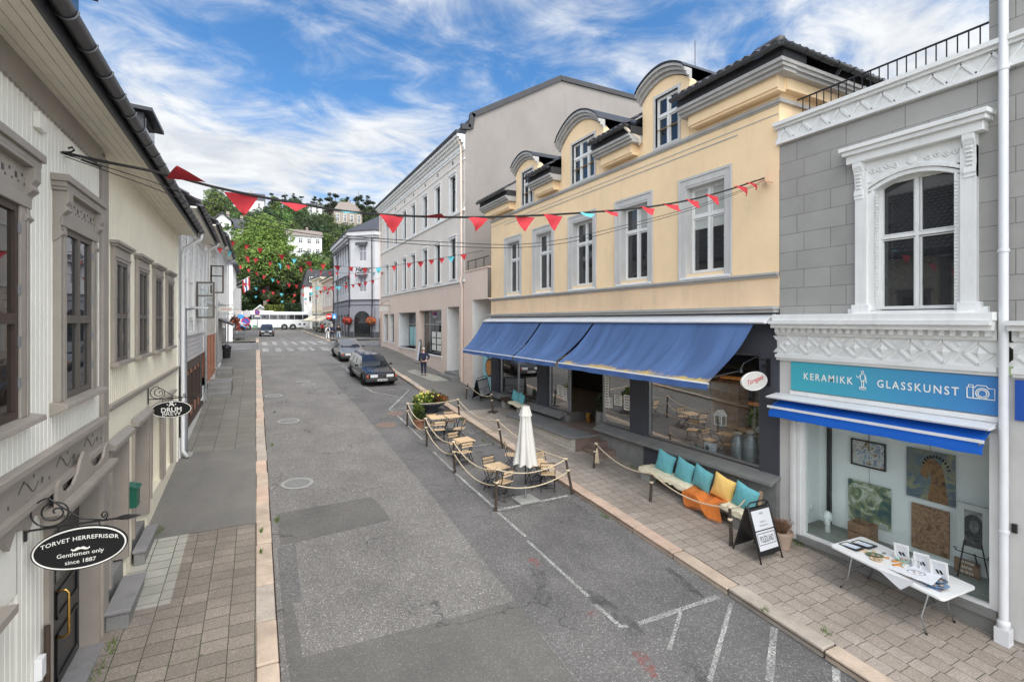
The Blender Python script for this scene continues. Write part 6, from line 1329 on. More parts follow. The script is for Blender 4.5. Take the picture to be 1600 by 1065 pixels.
lab_b = ['bushy mid green tree in the wood covering the hillside', 'darker bushy tree in the wood covering the hillside', 'dark rounded tree in the wood covering the hillside', 'pale lime green tree in the wood covering the hillside', 'yellowish green tree in the wood covering the hillside']
cnt = 0; used = [False] * 5; placed = []
def screen(x, y, z): d = x * sin(TH) + y * cos(TH); return 800 + 780 * (x * cos(TH) - y * sin(TH)) / d, 501 - 780 * (z - CAMZ) / d, 780 / d
def ok_tree(x, y, z, h, r):
 px, pt, sc = screen(x, y, z + h); pb = screen(x, y, z)[1]
 for (a, b_, c, d, Y) in houses_px:
  if y < Y + 1 and px + r * sc * .85 > a and px - r * sc * .85 < b_ and pt < d and pb > c: return False
  if Y - 2 < y < Y + 12 and px + r * sc * .6 > a and px - r * sc * .6 < b_: return False
 return True
tries = 0
while cnt < 190 and tries < 6000:
 tries += 1; y = 117 + 150 * random.random() ** 1.25; px = random.uniform(325, 612); xc = (px - 800) / 780; x = (sin(TH) + xc * cos(TH)) / (cos(TH) - xc * sin(TH)) * y
 if 113 < y < 126 and abs(x - 2) < 7.5 and y < 120: continue
 if y < 124 and (x > 7.6 or x < -14): continue
 s_ = random.uniform(.75, 1.25) * (1.0 if y < 230 else .8); z = hill(x, y)
 if any((x - a) ** 2 + (y - b_) ** 2 < (3.4 * s_) ** 2 for a, b_ in placed): continue
 if not ok_tree(x, y, z, 8.5 * s_, 3.2 * s_): continue
 k = random.choices(range(5), [3, 3, 2, 1.6, 2])[0]; placed.append((x, y)); cnt += 1
 o = copy_tree(protos[k], (x, y, z - .4), random.uniform(0, 6.28), None, None, None, (s_, s_, s_ * random.uniform(.85, 1.1))); tag(o, lab_b[k], 'tree', 'broadleaf trees on the hillside')
sky_p = [(342, 300, 215), (352, 304, 225), (366, 300, 262), (395, 298, 268), (425, 297, 262), (433, 303, 250), (445, 300, 268), (458, 297, 262), (470, 302, 262), (491, 303, 270), (500, 306, 262), (516, 292, 240), (524, 296, 245), (541, 303, 262), (560, 298, 236), (572, 296, 232), (583, 308, 240), (594, 312, 250), (355, 322, 190), (372, 325, 205)]
for i, (px, pt, Y) in enumerate(sky_p):
 p = at_y(px, pt, Y); z0 = hill(p.x, Y); h = p.z - z0; t = pines[i % 4]; sc_ = max(.75, min(1.8, h / 11.5))
 o = copy_tree(t, (p.x, Y, p.z - 13.2 * sc_), random.uniform(0, 6.28), None, None, None, sc_); tag(o, 'dark open crowned pine standing along the top of the hill', 'tree', 'pines on the hilltop')
for t in protos + pines:
 for c in list(t.children): bpy.data.objects.remove(c)
 bpy.data.objects.remove(t)
m = MB(); vs, fs, mi = [], [], []      # undergrowth that fills the slope between the trees
for k in range(15000):
 y = 117 + 150 * random.random() ** 1.2; px = random.uniform(318, 615); xc = (px - 800) / 780; x = (sin(TH) + xc * cos(TH)) / (cos(TH) - xc * sin(TH)) * y; z = hill(x, y) + abs(random.gauss(0, .9)); s_ = random.uniform(.35, .8)
 if y < 121 and -7 < x < 14: continue
 a = Vector((random.gauss(0, 1), random.gauss(0, 1), random.gauss(0, .6))).normalized(); b_ = Vector((random.gauss(0, 1), random.gauss(0, 1), random.gauss(0, 1))).cross(a).normalized(); p = Vector((x, y, z)); o = len(vs); vs += [p - a * s_, p + b_ * s_ * .5, p + a * s_, p - b_ * s_ * .5]; fs.append((o, o + 1, o + 2, o + 3)); mi.append(random.choice((0, 0, 1, 2)))
m.v, m.f, m.mi = vs, fs, mi; tag(m.build('undergrowth', ['leaf_mid', 'leaf_dark', 'leaf_lime'], recalc=False), 'tangled green undergrowth between the hillside trees', 'undergrowth', None, 'stuff')
def hedge(lab, x0, x1, y0, y1, z0, z1, n, mats):
 t = empty('hedge', ((x0 + x1) / 2, (y0 + y1) / 2, z0), 0, lab, 'hedge', world=True); m = MB(); vs, fs, mi = [], [], []
 for k in range(n):
  p = Vector((random.uniform(x0, x1), random.uniform(y0, y1), random.uniform(z0, z1))); f = random.random()
  if f < .5: p.y = y0 + random.uniform(-.15, .1)
  elif f < .8: p.z = z1 + random.uniform(-.15, .12)
  a = Vector((random.gauss(0, 1), random.gauss(0, 1), random.gauss(0, 1))).normalized(); b_ = a.cross(Vector((random.gauss(0, 1), random.gauss(0, 1), random.gauss(0, 1)))).normalized(); o = len(vs); s_ = .22; vs += [p - a * s_, p + b_ * s_ * .6, p + a * s_, p - b_ * s_ * .6]; fs.append((o, o + 1, o + 2, o + 3)); mi.append(random.choice((0, 0, 1)))
 m.v, m.f, m.mi = vs, fs, mi; m.build('foliage', mats, t, recalc=False); m = MB(); m.box(x0 + .2, x1 - .2, y0 + .3, y1 - .2, z0 - .3, z1 - .25); m.build('stem', 'soil', t)
hedge('bright green clipped hedge showing over the roof of the coach', 1.6, 5.2, 116.2, 117.6, 3.4, 8.2, 2600, ['leaf_lime', 'leaf_maple'])
hedge('dark leafy bank right of the hedge behind the coach', 5.3, 8.6, 117, 119, 3.4, 8.6, 1800, ['leaf_dark', 'leaf_mid'])
# ================================================================== vehicles
def car(name, lab, cat, loc, rz, slope, body, L=4.7, W=1.76, H=1.45, wagon=True, plate=True, belt=.93, hood=.86, nose=.72, roof0=-.3, roof1=2.1, ws=-1.02, tail=2.3, lamps='lamp_glass', ground=.2):
 t = empty(name, loc, rz, lab, cat); t.rotation_euler = (slope, 0, rz); w = W / 2; h = L / 2
 st = [(-h, ground + .18, nose - .06, w * .80), (-h + .06, ground + .1, nose, w * .90), (-h + .30, ground + .04, nose + .05, w * .965), (-h + .8, ground, hood - .03, w * .99), (ws - .05, ground, hood + .05, w), (ws + .35, ground, belt, w), (.8, ground, belt + .01, w), (tail - .4, ground, belt + .01, w * .99), (h - .2, ground + .06, belt - .02, w * .96), (h - .04, ground + .14, belt - .06, w * .90), (h, ground + .2, belt - .14, w * .84)]
 rows = []
 for (y, zb, zt, ww) in st:
  half = [(ww * .86, zb), (ww * .97, zb + .10), (ww, zb + .30), (ww * .995, zt - .16), (ww * .97, zt - .05), (ww * .90, zt), (ww * .5, zt + .018), (0, zt + .025)]
  rows.append([(x, y, z) for x, z in half] + [(-x, y, z) for x, z in half[-2::-1]])
 m = MB(); m.grid(rows); n = len(rows[0]); m.add(rows[0], [tuple(range(n))]); m.add(rows[-1], [tuple(range(n))])
 rw, bw = w * .70, w * .93; pr = [(ws, belt - .03, bw), (roof0, H - .02, rw), ((roof0 + roof1) / 2, H, rw), (roof1, H - .03, rw * .98), (tail, belt - .03, bw * .96)]
 def gh(y, f): # half width at height f between belt and roof
  return bw + (rw - bw) * f
 rr = []
 for (y, z, ww) in (pr[0], pr[1], pr[2], pr[3], pr[4]): rr.append([(-ww, y, z), (-ww * .86, y, z + (.022 if z > belt else 0)), (0, y, z + (.04 if z > belt else 0)), (ww * .86, y, z + (.022 if z > belt else 0)), (ww, y, z)])
 m.grid(rr)
 for s_ in (-1, 1):
  lo = [(s_ * bw, pr[0][0], belt - .03), (s_ * bw, 0.4, belt - .03), (s_ * bw * .96, tail, belt - .03)]; m.add([lo[0], (s_ * rw, roof0, H - .02), (s_ * rw, (roof0 + roof1) / 2, H), (s_ * rw * .98, roof1, H - .03), lo[2], lo[1]], [(0, 1, 2, 3, 4, 5)])
 m.build('body', body, t, smooth='auto', bevel=0)
 def pane(pts, off, nm='window'):
  c = sum((Vector(p) for p in pts), Vector()) / len(pts); q = [Vector(p) + (c - Vector(p)) * .0 for p in pts]; nrm = (q[1] - q[0]).cross(q[2] - q[0]).normalized()
  if nrm.dot(Vector(off)) < 0: nrm = -nrm
  m = MB(); m.add([p + nrm * .009 for p in q], [tuple(range(len(q)))]); return m.build(nm, 'car_glass', t, recalc=False)
 def lerp(a, b_, f): return tuple(a[i] + (b_[i] - a[i]) * f for i in range(3))
 A, B = (-bw, ws, belt - .03), (bw, ws, belt - .03); C, D = (rw, roof0, H - .02), (-rw, roof0, H - .02)
 def quadin(a, b_, c, d, e): # shrink a quad towards its centre by fraction e per side
  u = lambda p, q_, f: lerp(p, q_, f); ab0, ab1 = u(a, b_, e), u(a, b_, 1 - e); dc0, dc1 = u(d, c, e), u(d, c, 1 - e); return [u(ab0, dc0, .1), u(ab1, dc1, .1), u(dc1, ab1, .07), u(dc0, ab0, .07)]
 pane(quadin(A, B, C, D, .07), (0, -1, 0), 'windscreen'); pane(quadin((bw * .96, tail, belt - .03), (-bw * .96, tail, belt - .03), (-rw, roof1, H - .03), (rw, roof1, H - .03), .08), (0, 1, 0), 'rear_window')
 for s_ in (-1, 1):
  cuts = [0.02, .38, .70, .98] if wagon else [0.02, .5, .97]
  def edge(f, top):
   if top: y = roof0 + (roof1 - roof0) * f; return (s_ * (rw + .004), y, H - .09)
   y = ws + .12 + (tail - ws - .22) * f; return (s_ * (bw + .0), y, belt + .03)
  for a, b_ in zip(cuts, cuts[1:]): g = .02; pane([edge(a + g, 0), edge(b_ - g, 0), edge(b_ - g, 1), edge(a + g, 1)], (s_, 0, 0))
 for s_ in (-1, 1):
  for y in (-h + .88, h - 1.02):
   r = .315; m = MB(); m.lathe([(r * .62, -.09), (r * .93, -.10), (r, -.06), (r, .06), (r * .93, .10), (r * .62, .09)], (s_ * (w - .095), y, r), 24, 'x'); wh = m.build('wheel', 'rubber', t, smooth='auto'); m = MB(); m.lathe([(.02, s_ * .085), (r * .3, s_ * .09), (r * .55, s_ * .07), (r * .63, s_ * .09), (r * .63, s_ * .02)], (s_ * (w - .095), y, r), 20, 'x')
   for k in range(7): a = 2 * pi * k / 7; m.bar((s_ * (w - .012), y + .05 * cos(a), r + .05 * sin(a)), (s_ * (w - .02), y + r * .58 * cos(a), r + r * .58 * sin(a)), .05, .03, (1, 0, 0))
   m.build('rim', 'galv', wh); m = MB(); n = 12; m.tube([(s_ * (w + .002), y + (r + .06) * cos(pi * k / n), r + (r + .06) * sin(pi * k / n)) for k in range(n + 1)], .022, 5); m.build('wheel_arch', 'bumper', t)
   m = MB(); m.lathe([(.001, 0), (r + .05, 0)], (s_ * (w + .003), y, r), 24, 'x'); m.f = m.f; m.build('wheel_well', 'rubber', t, recalc=False)
  m = MB(); m.box(s_ * w * .50 - .21, s_ * w * .50 + .21, -h - .012, -h + .10, nose - .21, nose - .05); m.build('headlight', lamps, t, bevel=.02); m = MB(); m.box(s_ * w * .88 - .045, s_ * w * .88 + .04, -h + .0, -h + .16, nose - .21, nose - .06); m.build('indicator', 'lamp_amber', t, bevel=.015)
  m = MB(); m.blob((s_ * (w + .12), ws + .42, belt + .07), .10, .06, .07, 10, 6); m.box(min(s_ * w * .94, s_ * (w + .06)), max(s_ * w * .94, s_ * (w + .06)), ws + .4, ws + .44, belt + .02, belt + .06); m.build('mirror', 'bumper', t, smooth='auto')
  m = MB(); m.box(s_ * (w + .004) - .008, s_ * (w + .004) + .008, -h + 1.35, h - 1.5, .50, .55); m.build('side_trim', 'chrome', t)
  m = MB(); m.box(s_ * w * .78 - .12, s_ * w * .78 + .10, h - .06, h + .015, belt - .32, belt - .12); m.build('tail_light', 'lamp_amber', t)
 m = MB(); m.box(-w * .24, w * .24, -h - .014, -h + .08, nose - .22, nose - .04)
 gr = m.build('grille', 'bumper', t, bevel=.01); m = MB(); m.bar((-w * .14, -h - .02, nose - .21), (w * .14, -h - .02, nose - .05), .03, .02, (0, 1, 0))
 for (x0, x1, z0, z1) in ((-w * .25, w * .25, nose - .045, nose - .03), (-w * .25, w * .25, nose - .225, nose - .21)): m.box(x0, x1, -h - .02, -h, z0, z1)
 m.build('chrome_strip', 'chrome', gr)
 m = MB(); m.box(-w * .98, w * .98, -h - .07, -h + .28, ground + .08, ground + .27); m.build('bumper', 'bumper', t, bevel=.035); m = MB(); m.box(-w * .96, w * .96, h - .2, h + .06, ground + .1, ground + .28); m.build('bumper', 'bumper', t, bevel=.03)
 if plate: m = MB(); m.box(-.27, .27, -h - .085, -h - .07, ground + .13, ground + .24); p_ = m.build('number_plate', 'plate_white', t); m = MB(); [m.box(x, x + .045, -h - .088, -h - .085, ground + .155, ground + .215) for x in (-.21, -.14, -.03, .04, .11, .18)]; m.build('plate_marks', 'black_paint', p_)
 if wagon:
  for s_ in (-1, 1): m = MB(); m.tube([(s_ * rw * .82, roof0 + .25, H + .02), (s_ * rw * .82, roof0 + .3, H + .075), (s_ * rw * .82, roof1 - .3, H + .075), (s_ * rw * .82, roof1 - .25, H + .02)], .018, 6); m.build('roof_rail', 'black_paint', t)
  m = MB(); m.box(-.36, .36, roof0 + .3, roof0 + .95, H + .03, H + .045); m.build('sunroof', 'car_glass', t, bevel=.01)
 for s_ in (-1, 1): m = MB(); m.bar((s_ * .12, ws - .03, belt + .0), (s_ * .12 + .5, ws + .06, belt + .07), .018, .012); m.build('wiper', 'black_paint', t)
 return t
fw = at_h(567, 601); rwp = at_h(548.5, 589)
car('estate_car', 'dark navy estate car with roof rails, first in the line at the right kerb', 'car', (6.08, 30.2, zr(30.2)), radians(3), math.atan(.068), 'car_navy', wagon=True)
car('saloon_car', 'silver saloon parked close behind the dark estate car', 'car', (6.25, 39.6, zr(39.6)), radians(2), math.atan(.062), 'car_silver', L=4.55, W=1.78, H=1.40, wagon=False, roof0=-.15, roof1=1.05, tail=1.75, belt=.92, hood=.84, nose=.70)
car('parked_car', 'small dark grey car alone in the road in front of the coach', 'car', (1.35, 78.0, zr(78)), radians(-2), math.atan(.012), 'car_charcoal', L=4.3, W=1.84, H=1.6, wagon=False, roof0=-.2, roof1=1.5, tail=2.0, belt=1.0, hood=.96, nose=.82)
car('parked_car', 'blue car mostly hidden behind the no parking signs on the left', 'car', (-3.2, 103.0, zr(103)), radians(80), 0, 'car_blue', L=4.0, W=1.7, H=1.5, wagon=False, roof0=-.2, roof1=1.4, tail=1.9)
# the white coach crossing at the top of the street
CO = empty('coach', (3.4, 106.5, zr(106.5)), 0, 'long white coach with a green slanting stripe crossing the top of the street', 'bus', world=True); zb = zr(106.5)
X0, X1 = -2.6, 9.4; m = MB(); prof = [(0, .35), (-.02, 1.0), (0, 1.9), (.06, 2.9), (.20, 3.3), (.5, 3.45)]
def ring(x, ins): return [(x, 105.3 + a + ins, zb + z) for a, z in prof] + [(x, 107.8 - a - ins, zb + z) for a, z in prof[::-1]]
rows = [ring(X0, .25), ring(X0 + .15, .06), ring(X0 + .6, 0), ring(X1 - .3, 0), ring(X1, .15)]; m.grid(rows, closed=True); n = len(rows[0]); m.add(rows[0], [tuple(range(n))]); m.add(rows[-1], [tuple(range(n))]); m.build('body', 'bus_white', CO, smooth='auto')
m = MB()
x = X0 + .5
while x < X1 - .5: m.add([(x + .02, 105.29, zb + 1.95), (min(x + 1.42, X1 - .3), 105.29, zb + 1.95), (min(x + 1.42, X1 - .3), 105.345, zb + 2.88), (x + .02, 105.345, zb + 2.88)], [(0, 1, 2, 3)]); x += 1.46
m.build('side_windows', 'car_glass', CO, recalc=False); m = MB(); m.box(X0 - .02, X0 + .1, 105.6, 107.5, zb + 1.5, zb + 3.0); m.build('windscreen', 'dark_glass', CO)
m = MB(); m.add([(-.4, 105.28, zb + .5), (.35, 105.28, zb + .5), (-.65, 105.30, zb + 1.94), (-1.4, 105.30, zb + 1.94)], [(0, 1, 2, 3)]); m.build('stripe', 'bus_green', CO, recalc=False)
for x in (-1.35, 4.85, 6.35):
 m = MB(); m.lathe([(.28, -.14), (.46, -.15), (.5, -.1), (.5, .1), (.46, .15)], (x, 105.4, zb + .5), 20, 'y'); wh = m.build('wheel', 'rubber', CO, smooth='auto'); m = MB(); m.lathe([(.02, -.16), (.28, -.15), (.28, -.05)], (x, 105.4, zb + .5), 16, 'y'); m.build('rim', 'galv', wh)
 m = MB(); m.lathe([(.001, 0), (.58, 0)], (x, 105.275, zb + .52), 20, 'y'); m.build('wheel_well', 'rubber', CO, recalc=False)
for x in (7.4, 8.2): m = MB(); m.box(x, x + .4, 105.26, 105.29, zb + .9, zb + 1.2); m.build('vent', 'dark_metal', CO)
m = MB(); m.box(-1.5, 3.0, 105.9, 107.2, zb + 3.4, zb + 3.6); m.build('roof_unit', 'bus_white', CO, bevel=.08)
m = MB(); m.box(X0, X1, 105.27, 105.3, zb + .30, zb + .42); m.build('sill_strip', 'dark_metal', CO)
# ================================================================== people
def skin(name, verts, edges, radii, mat, parent, sub=2):
 me = bpy.data.meshes.new(name); bm = bmesh.new(); ly = bm.verts.layers.skin.verify(); bv = [bm.verts.new(v) for v in verts]
 for a, b_ in edges: bm.edges.new((bv[a], bv[b_]))
 for i, v in enumerate(bv): r = radii[i]; v[ly].radius = r if isinstance(r, tuple) else (r, r); v[ly].use_root = (i == 0)
 bm.to_mesh(me); bm.free(); o = bpy.data.objects.new(name, me); SC.collection.objects.link(o); o.modifiers.new('skin', 'SKIN').branch_smoothing = .6; s_ = o.modifiers.new('sub', 'SUBSURF'); s_.levels = sub; s_.render_levels = sub
 dg = bpy.context.evaluated_depsgraph_get(); dg.update(); me2 = bpy.data.meshes.new_from_object(o.evaluated_get(dg)); bpy.data.objects.remove(o); bpy.data.meshes.remove(me)
 me2.name = name; me2.materials.clear(); me2.materials.append(M[mat]); me2.polygons.foreach_set('use_smooth', [True] * len(me2.polygons)); o = bpy.data.objects.new(name, me2); SC.collection.objects.link(o); o.parent = parent; return o
def person(lab, loc, rz, H, top, bottom, hair, shorts=False, pose='walk', bag=None, long_top=.0):
 t = empty('person', loc, rz, lab, 'person'); k = H / 1.75; J = lambda x, y, z: (x * k, y * k, z * k)   # faces +y
 st = .16 if pose == 'walk' else .05
 hips = J(0, 0, .95); kn = {-1: J(-.10, st * .9, .50), 1: J(.10, -st * .2, .50)}; an = {-1: J(-.11, st, .08), 1: J(.11, -st * 1.5, .09)}; toe = {-1: J(-.12, st + .16, .035), 1: J(.12, -st * 1.5 + .15, .045)}
 sh = {-1: J(-.19, 0, 1.42), 1: J(.19, 0, 1.42)}; el = {-1: J(-.27, -.02, 1.14), 1: J(.27, -.03, 1.14)}; wr = {-1: J(-.27, .10, .90), 1: J(.26, .12, .90)}
 if pose == 'hip': el[1] = J(.36, -.10, 1.16); wr[1] = J(.20, -.10, 1.00);
 BK = .74; V = [hips, J(0, -.01, 1.18), J(0, 0, 1.38), J(0, .01, 1.50), J(0, .03, 1.60), J(0, .035, 1.70)]; E = [(0, 1), (1, 2), (2, 3), (3, 4), (4, 5)]; R = [(.10 * k, .07 * k), (.09 * k, .065 * k), (.11 * k, .07 * k), .050 * k, (.072 * k, .088 * k), (.066 * k, .08 * k)]
 def chain(pts, rs, root):
  prev = root
  for p, r in zip(pts, rs): V.append(p); R.append(r if isinstance(r, tuple) else r * k); E.append((prev, len(V) - 1)); prev = len(V) - 1
  return prev
 for s_ in (-1, 1):
  w_ = chain([sh[s_], el[s_], wr[s_]], [.036, .028, .026], 2); wv = Vector(wr[s_]); d = (wv - Vector(el[s_])).normalized(); sd = Vector((0, 1, 0)) if abs(d.y) < .8 else Vector((1, 0, 0)); pk = wv + d * .06 * k; V.append(tuple(pk)); R.append((.036 * k, .02 * k)); E.append((w_, len(V) - 1)); pi_ = len(V) - 1
  for q in range(4): f = pk + d * (.085 - .012 * abs(q - 1.3)) * k + sd * (.018 * (q - 1.5)) * k; chain([tuple(pk + d * .03 * k + sd * (.016 * (q - 1.5)) * k), tuple(f)], [.009, .007], pi_)
  chain([tuple(wv + d * .05 * k + sd * .035 * k), tuple(wv + d * .085 * k + sd * .045 * k)], [.010, .008], w_)
  chain([J(.09 * s_, 0, .90), kn[s_], an[s_], toe[s_]], [.055, .036, .030, .026], 0)
 V.append(J(0, .125, 1.645)); R.append(.014 * k); E.append((4, len(V) - 1))
 skin('body', V, E, R, 'skin', t)
 tv = [J(0, 0, .93 - long_top), J(0, -.01, 1.18), J(0, 0, 1.38), J(0, .005, 1.47)]; te = [(0, 1), (1, 2), (2, 3)]; tr = [(.185 * k, .135 * k), (.165 * k, .125 * k), (.19 * k, .125 * k), .085 * k]
 for s_ in (-1, 1): i = len(tv); tv += [sh[s_], el[s_], tuple(Vector(el[s_]).lerp(Vector(wr[s_]), .9 if not shorts else .1))]; te += [(2, i), (i, i + 1), (i + 1, i + 2)]; tr += [.078 * k, .062 * k, .048 * k]
 skin('jacket', tv, te, tr, top, t)
 lv = [J(0, 0, .98)]; le = []; lr = [(.165 * k, .125 * k)]
 for s_ in (-1, 1): i = len(lv); lv += [J(.095 * s_, 0, .86), kn[s_], tuple(Vector(kn[s_]).lerp(Vector(an[s_]), .9 if not shorts else .35))]; le += [(0, i), (i, i + 1), (i + 1, i + 2)]; lr += [.108 * k, .075 * k, .062 * k]
 skin('trousers', lv, le, lr, bottom, t)
 for s_ in (-1, 1): a = Vector(an[s_]); b_ = Vector(toe[s_]); skin('shoe', [tuple(a + Vector((0, -.05, -.03)) * k), tuple(a.lerp(b_, .5) + Vector((0, 0, -.012))), tuple(b_)], [(0, 1), (1, 2)], [.045 * k, .042 * k, .034 * k], 'shoe', t, 1)
 m = MB(); c = Vector(J(0, .015, 1.685)); m.blob(c, .088 * k, .102 * k, .098 * k, 14, 9, .04); m.v = [v if not (v[1] > c.y + .045 * k and v[2] < c.z + .035 * k) else (v[0], c.y + .045 * k, max(v[2], c.z - .02)) for v in m.v]; m.build('hair', hair, t, smooth=True)
 for s_ in (-1, 1): m = MB(); m.blob(J(.034 * s_, .118, 1.675), .012 * k, .006 * k, .008 * k, 6, 4); m.build('eye', 'black_cloth', t); m = MB(); m.blob(J(.078 * s_, .03, 1.65), .012 * k, .02 * k, .032 * k, 6, 5); m.build('ear', 'skin', t)
 m = MB(); m.box(-.025 * k, .025 * k, .112 * k, .120 * k, 1.598 * k, 1.606 * k); m.build('mouth', 'red_cloth', t)
 if bag: m = MB(); m.blob(J(0, -.17, 1.26), .15 * k, .09 * k, .2 * k, 12, 8); m.build('backpack', bag, t, smooth=True)
 return t
p = at_h(662, 587, 0, False); person('white haired man in navy seen from behind, hand on hip, facing the pink shop', p, radians(-25), 1.72, 'navy_cloth', 'jeans', 'grey_hair', pose='hip')
p = at_h(519, 529.5, 0, False); person('white haired person in a navy jacket and dark jeans, middle of the walking three', p, radians(20), 1.75, 'navy_cloth', 'jeans', 'grey_hair')
p = at_h(512, 530, 0, False); person('short person in pale clothes with a black bag walking at the kerb', p, radians(10), 1.60, 'white_cloth', 'white_cloth', 'brown_hair', bag='black_cloth')
p = at_h(529, 529, 0, False); person('person in a black top, light jeans and backpack, nearest the hotel wall', p, radians(15), 1.70, 'black_cloth', 'pale_jeans', 'brown_hair', bag='black_cloth')
p = at_h(503.5, 521, 0, False); person('person in a red jacket standing under the cream shop awning', p, radians(200), 1.65, 'red_cloth', 'black_cloth', 'brown_hair', pose='stand', long_top=.12)
# ================================================================== terrace in the parking bay
random.seed(5)
def set_on(px, py, h=0.0, road=True): p = at_h(px, py, h, road); return Vector((p.x, p.y, (zr if road else zs)(p.y)))
SLOPE = math.atan(.068)
ch = empty('folding_chair', (0, 0, 0))
m = MB()
for k in range(6): m.box(-.20, .20, -.19 + k * .064, -.19 + k * .064 + .048, .445, .462)
m.build('seat', 'slat_wood', ch, bevel=.003)
m = MB(); m.obox((0, .205, .735), (1, 0, 0), (0, 1, .18), (0, -.18, 1), .20, .008, .032); m.obox((0, .185, .645), (1, 0, 0), (0, 1, .18), (0, -.18, 1), .20, .008, .024); m.build('backrest', 'slat_wood', ch, bevel=.003)
for s_ in (-1, 1):
 m = MB(); m.tube([(s_ * .195, .225, .79), (s_ * .195, .12, .47), (s_ * .205, -.22, .0)], .011, 6); m.build('leg', 'black_iron', ch)
 m = MB(); m.tube([(s_ * .175, -.19, .44), (s_ * .18, .0, .25), (s_ * .185, .25, .0)], .011, 6); m.build('leg', 'black_iron', ch)
for (y, z) in ((-.15, .10), (.17, .10), (.225, .785)): m = MB(); m.tube([(-.195, y, z), (.195, y, z)], .009, 6); m.build('stretcher', 'black_iron', ch)
tb = empty('folding_table', (0, 0, 0))
m = MB()
for k in range(8): m.box(-.28, .28, -.27 + k * .068, -.27 + k * .068 + .058, .695, .715)
m.build('tabletop', 'slat_wood', tb, bevel=.003)
for s_ in (-1, 1):
 m = MB(); m.tube([(s_ * .22, .22, .69), (s_ * .22, -.25, 0)], .012, 6); m.build('leg', 'black_iron', tb); m = MB(); m.tube([(s_ * .24, -.22, .69), (s_ * .24, .25, 0)], .012, 6); m.build('leg', 'black_iron', tb)
for y in (-.2, .2): m = MB(); m.tube([(-.23, y, .08), (.23, y, .08)], .01, 6); m.build('stretcher', 'black_iron', tb)
first = {}
def put(proto, cat, grp, lab, px, py, h, rz, dx=0.0, dy=0.0):
 p = set_on(px, py, h); p.x += dx; p.y += dy; p.z = zr(p.y)
 if cat not in first: o = proto; first[cat] = 1; o.location = p
 else: o = copy_tree(proto, p)
 o.rotation_euler = (SLOPE * .9, 0, radians(rz)); tag(o, lab, cat, grp); return o
T = 'tables of the street terrace'
put(tb, 'table', T, 'slatted wooden table at the far end of the terrace, next to the terracotta pot', 682, 651, .71, -4); put(tb, 'table', T, 'slatted wooden table at the far end of the terrace on the kerb side', 706, 649, .71, 5)
put(tb, 'table', T, 'slatted wooden table squeezed between two chairs in the middle of the rope', 724, 686, .71, 8); put(tb, 'table', T, 'slatted wooden table on the street side left of the closed parasol', 774.6, 727, .71, 10); put(tb, 'table', T, 'slatted wooden table half hidden behind the closed parasol', 838, 721, .71, -6)
C_ = 'folding chairs of the street terrace'
put(ch, 'chair', C_, 'folding slat chair at the back of the farthest tables beside the terracotta pot', 673, 648, .72, 4, 0, -.25); put(ch, 'chair', C_, 'folding slat chair at the back of the farthest tables on the kerb side', 699, 644, .72, -6, 0, -.25)
put(ch, 'chair', C_, 'folding slat chair with its back to the camera at the farthest tables', 686, 671, .45, 172); put(ch, 'chair', C_, 'folding slat chair turned sideways at the kerb end of the farthest tables', 719, 669, .45, -125)
put(ch, 'chair', C_, 'folding slat chair on the far side of the middle table', 708, 677, .72, 12, 0, -.2); put(ch, 'chair', C_, 'folding slat chair on the near side of the middle table by the rope', 726, 706, .45, 190)
put(ch, 'chair', C_, 'folding slat chair facing the camera across the table left of the parasol', 763, 715, .72, 12, 0, -.2); put(ch, 'chair', C_, 'nearest folding slat chair, back to the camera, left of the parasol foot', 788, 752.5, .45, 200)
put(ch, 'chair', C_, 'folding slat chair mostly behind the left edge of the closed parasol', 797, 696, .72, 60); put(ch, 'chair', C_, 'folding slat chair behind the right edge of the closed parasol', 842, 708, .72, 5, 0, -.2); put(ch, 'chair', C_, 'folding slat chair right of the parasol pole by the kerb', 856, 740, .45, 150)
# closed parasol
b0 = set_on(821, 781.5); PA = empty('parasol', b0, 0, 'closed white parasol on a square concrete slab in the roped terrace', 'parasol')
m = MB(); m.box(-.29, .29, -.27, .27, .0, .06); sl = m.build('base_slab', 'concrete', PA, bevel=.012); m = MB(); m.tube([(0, 0, .06), (0, 0, .42)], .028, 10); m.build('base_tube', 'steel', PA); m = MB(); m.tube([(0, 0, .3), (0, 0, 2.45)], .019, 10); m.build('pole', 'black_paint', PA)
rows = []
for j in range(15):
 f = j / 14; z = .98 + 1.5 * f; r = .30 - .20 * f ** .85 if f < .82 else (.155 - .1 * ((f - .82) / .18) ** 1.2); row = []
 for k in range(64):
  a = 2 * pi * k / 64; q = 1 + (.42 * (1 - .55 * f)) * (abs(cos(a * 4 + .4 + .6 * f)) - .6) + .05 * sin(a * 3 + 5 * f); row.append((r * q * cos(a), r * q * sin(a), z + (.03 * sin(a * 8) if j == 0 else 0)))
 rows.append(row)
m = MB(); m.grid(rows, closed=True); m.build('canopy', 'canvas', PA, smooth=True, recalc=False)
rows = [[((.148 + (.03 if k % 8 in (3, 4) else 0)) * cos(2 * pi * k / 48) * (1 - .45 * f), (.148 + (.03 if k % 8 in (3, 4) else 0)) * sin(2 * pi * k / 48) * (1 - .45 * f), 2.24 + .26 * f) for k in range(48)] for f in (0, .35, .7, 1)]
m = MB(); m.grid(rows, closed=True); m.build('top_cap', 'canvas', PA, smooth=True, recalc=False)
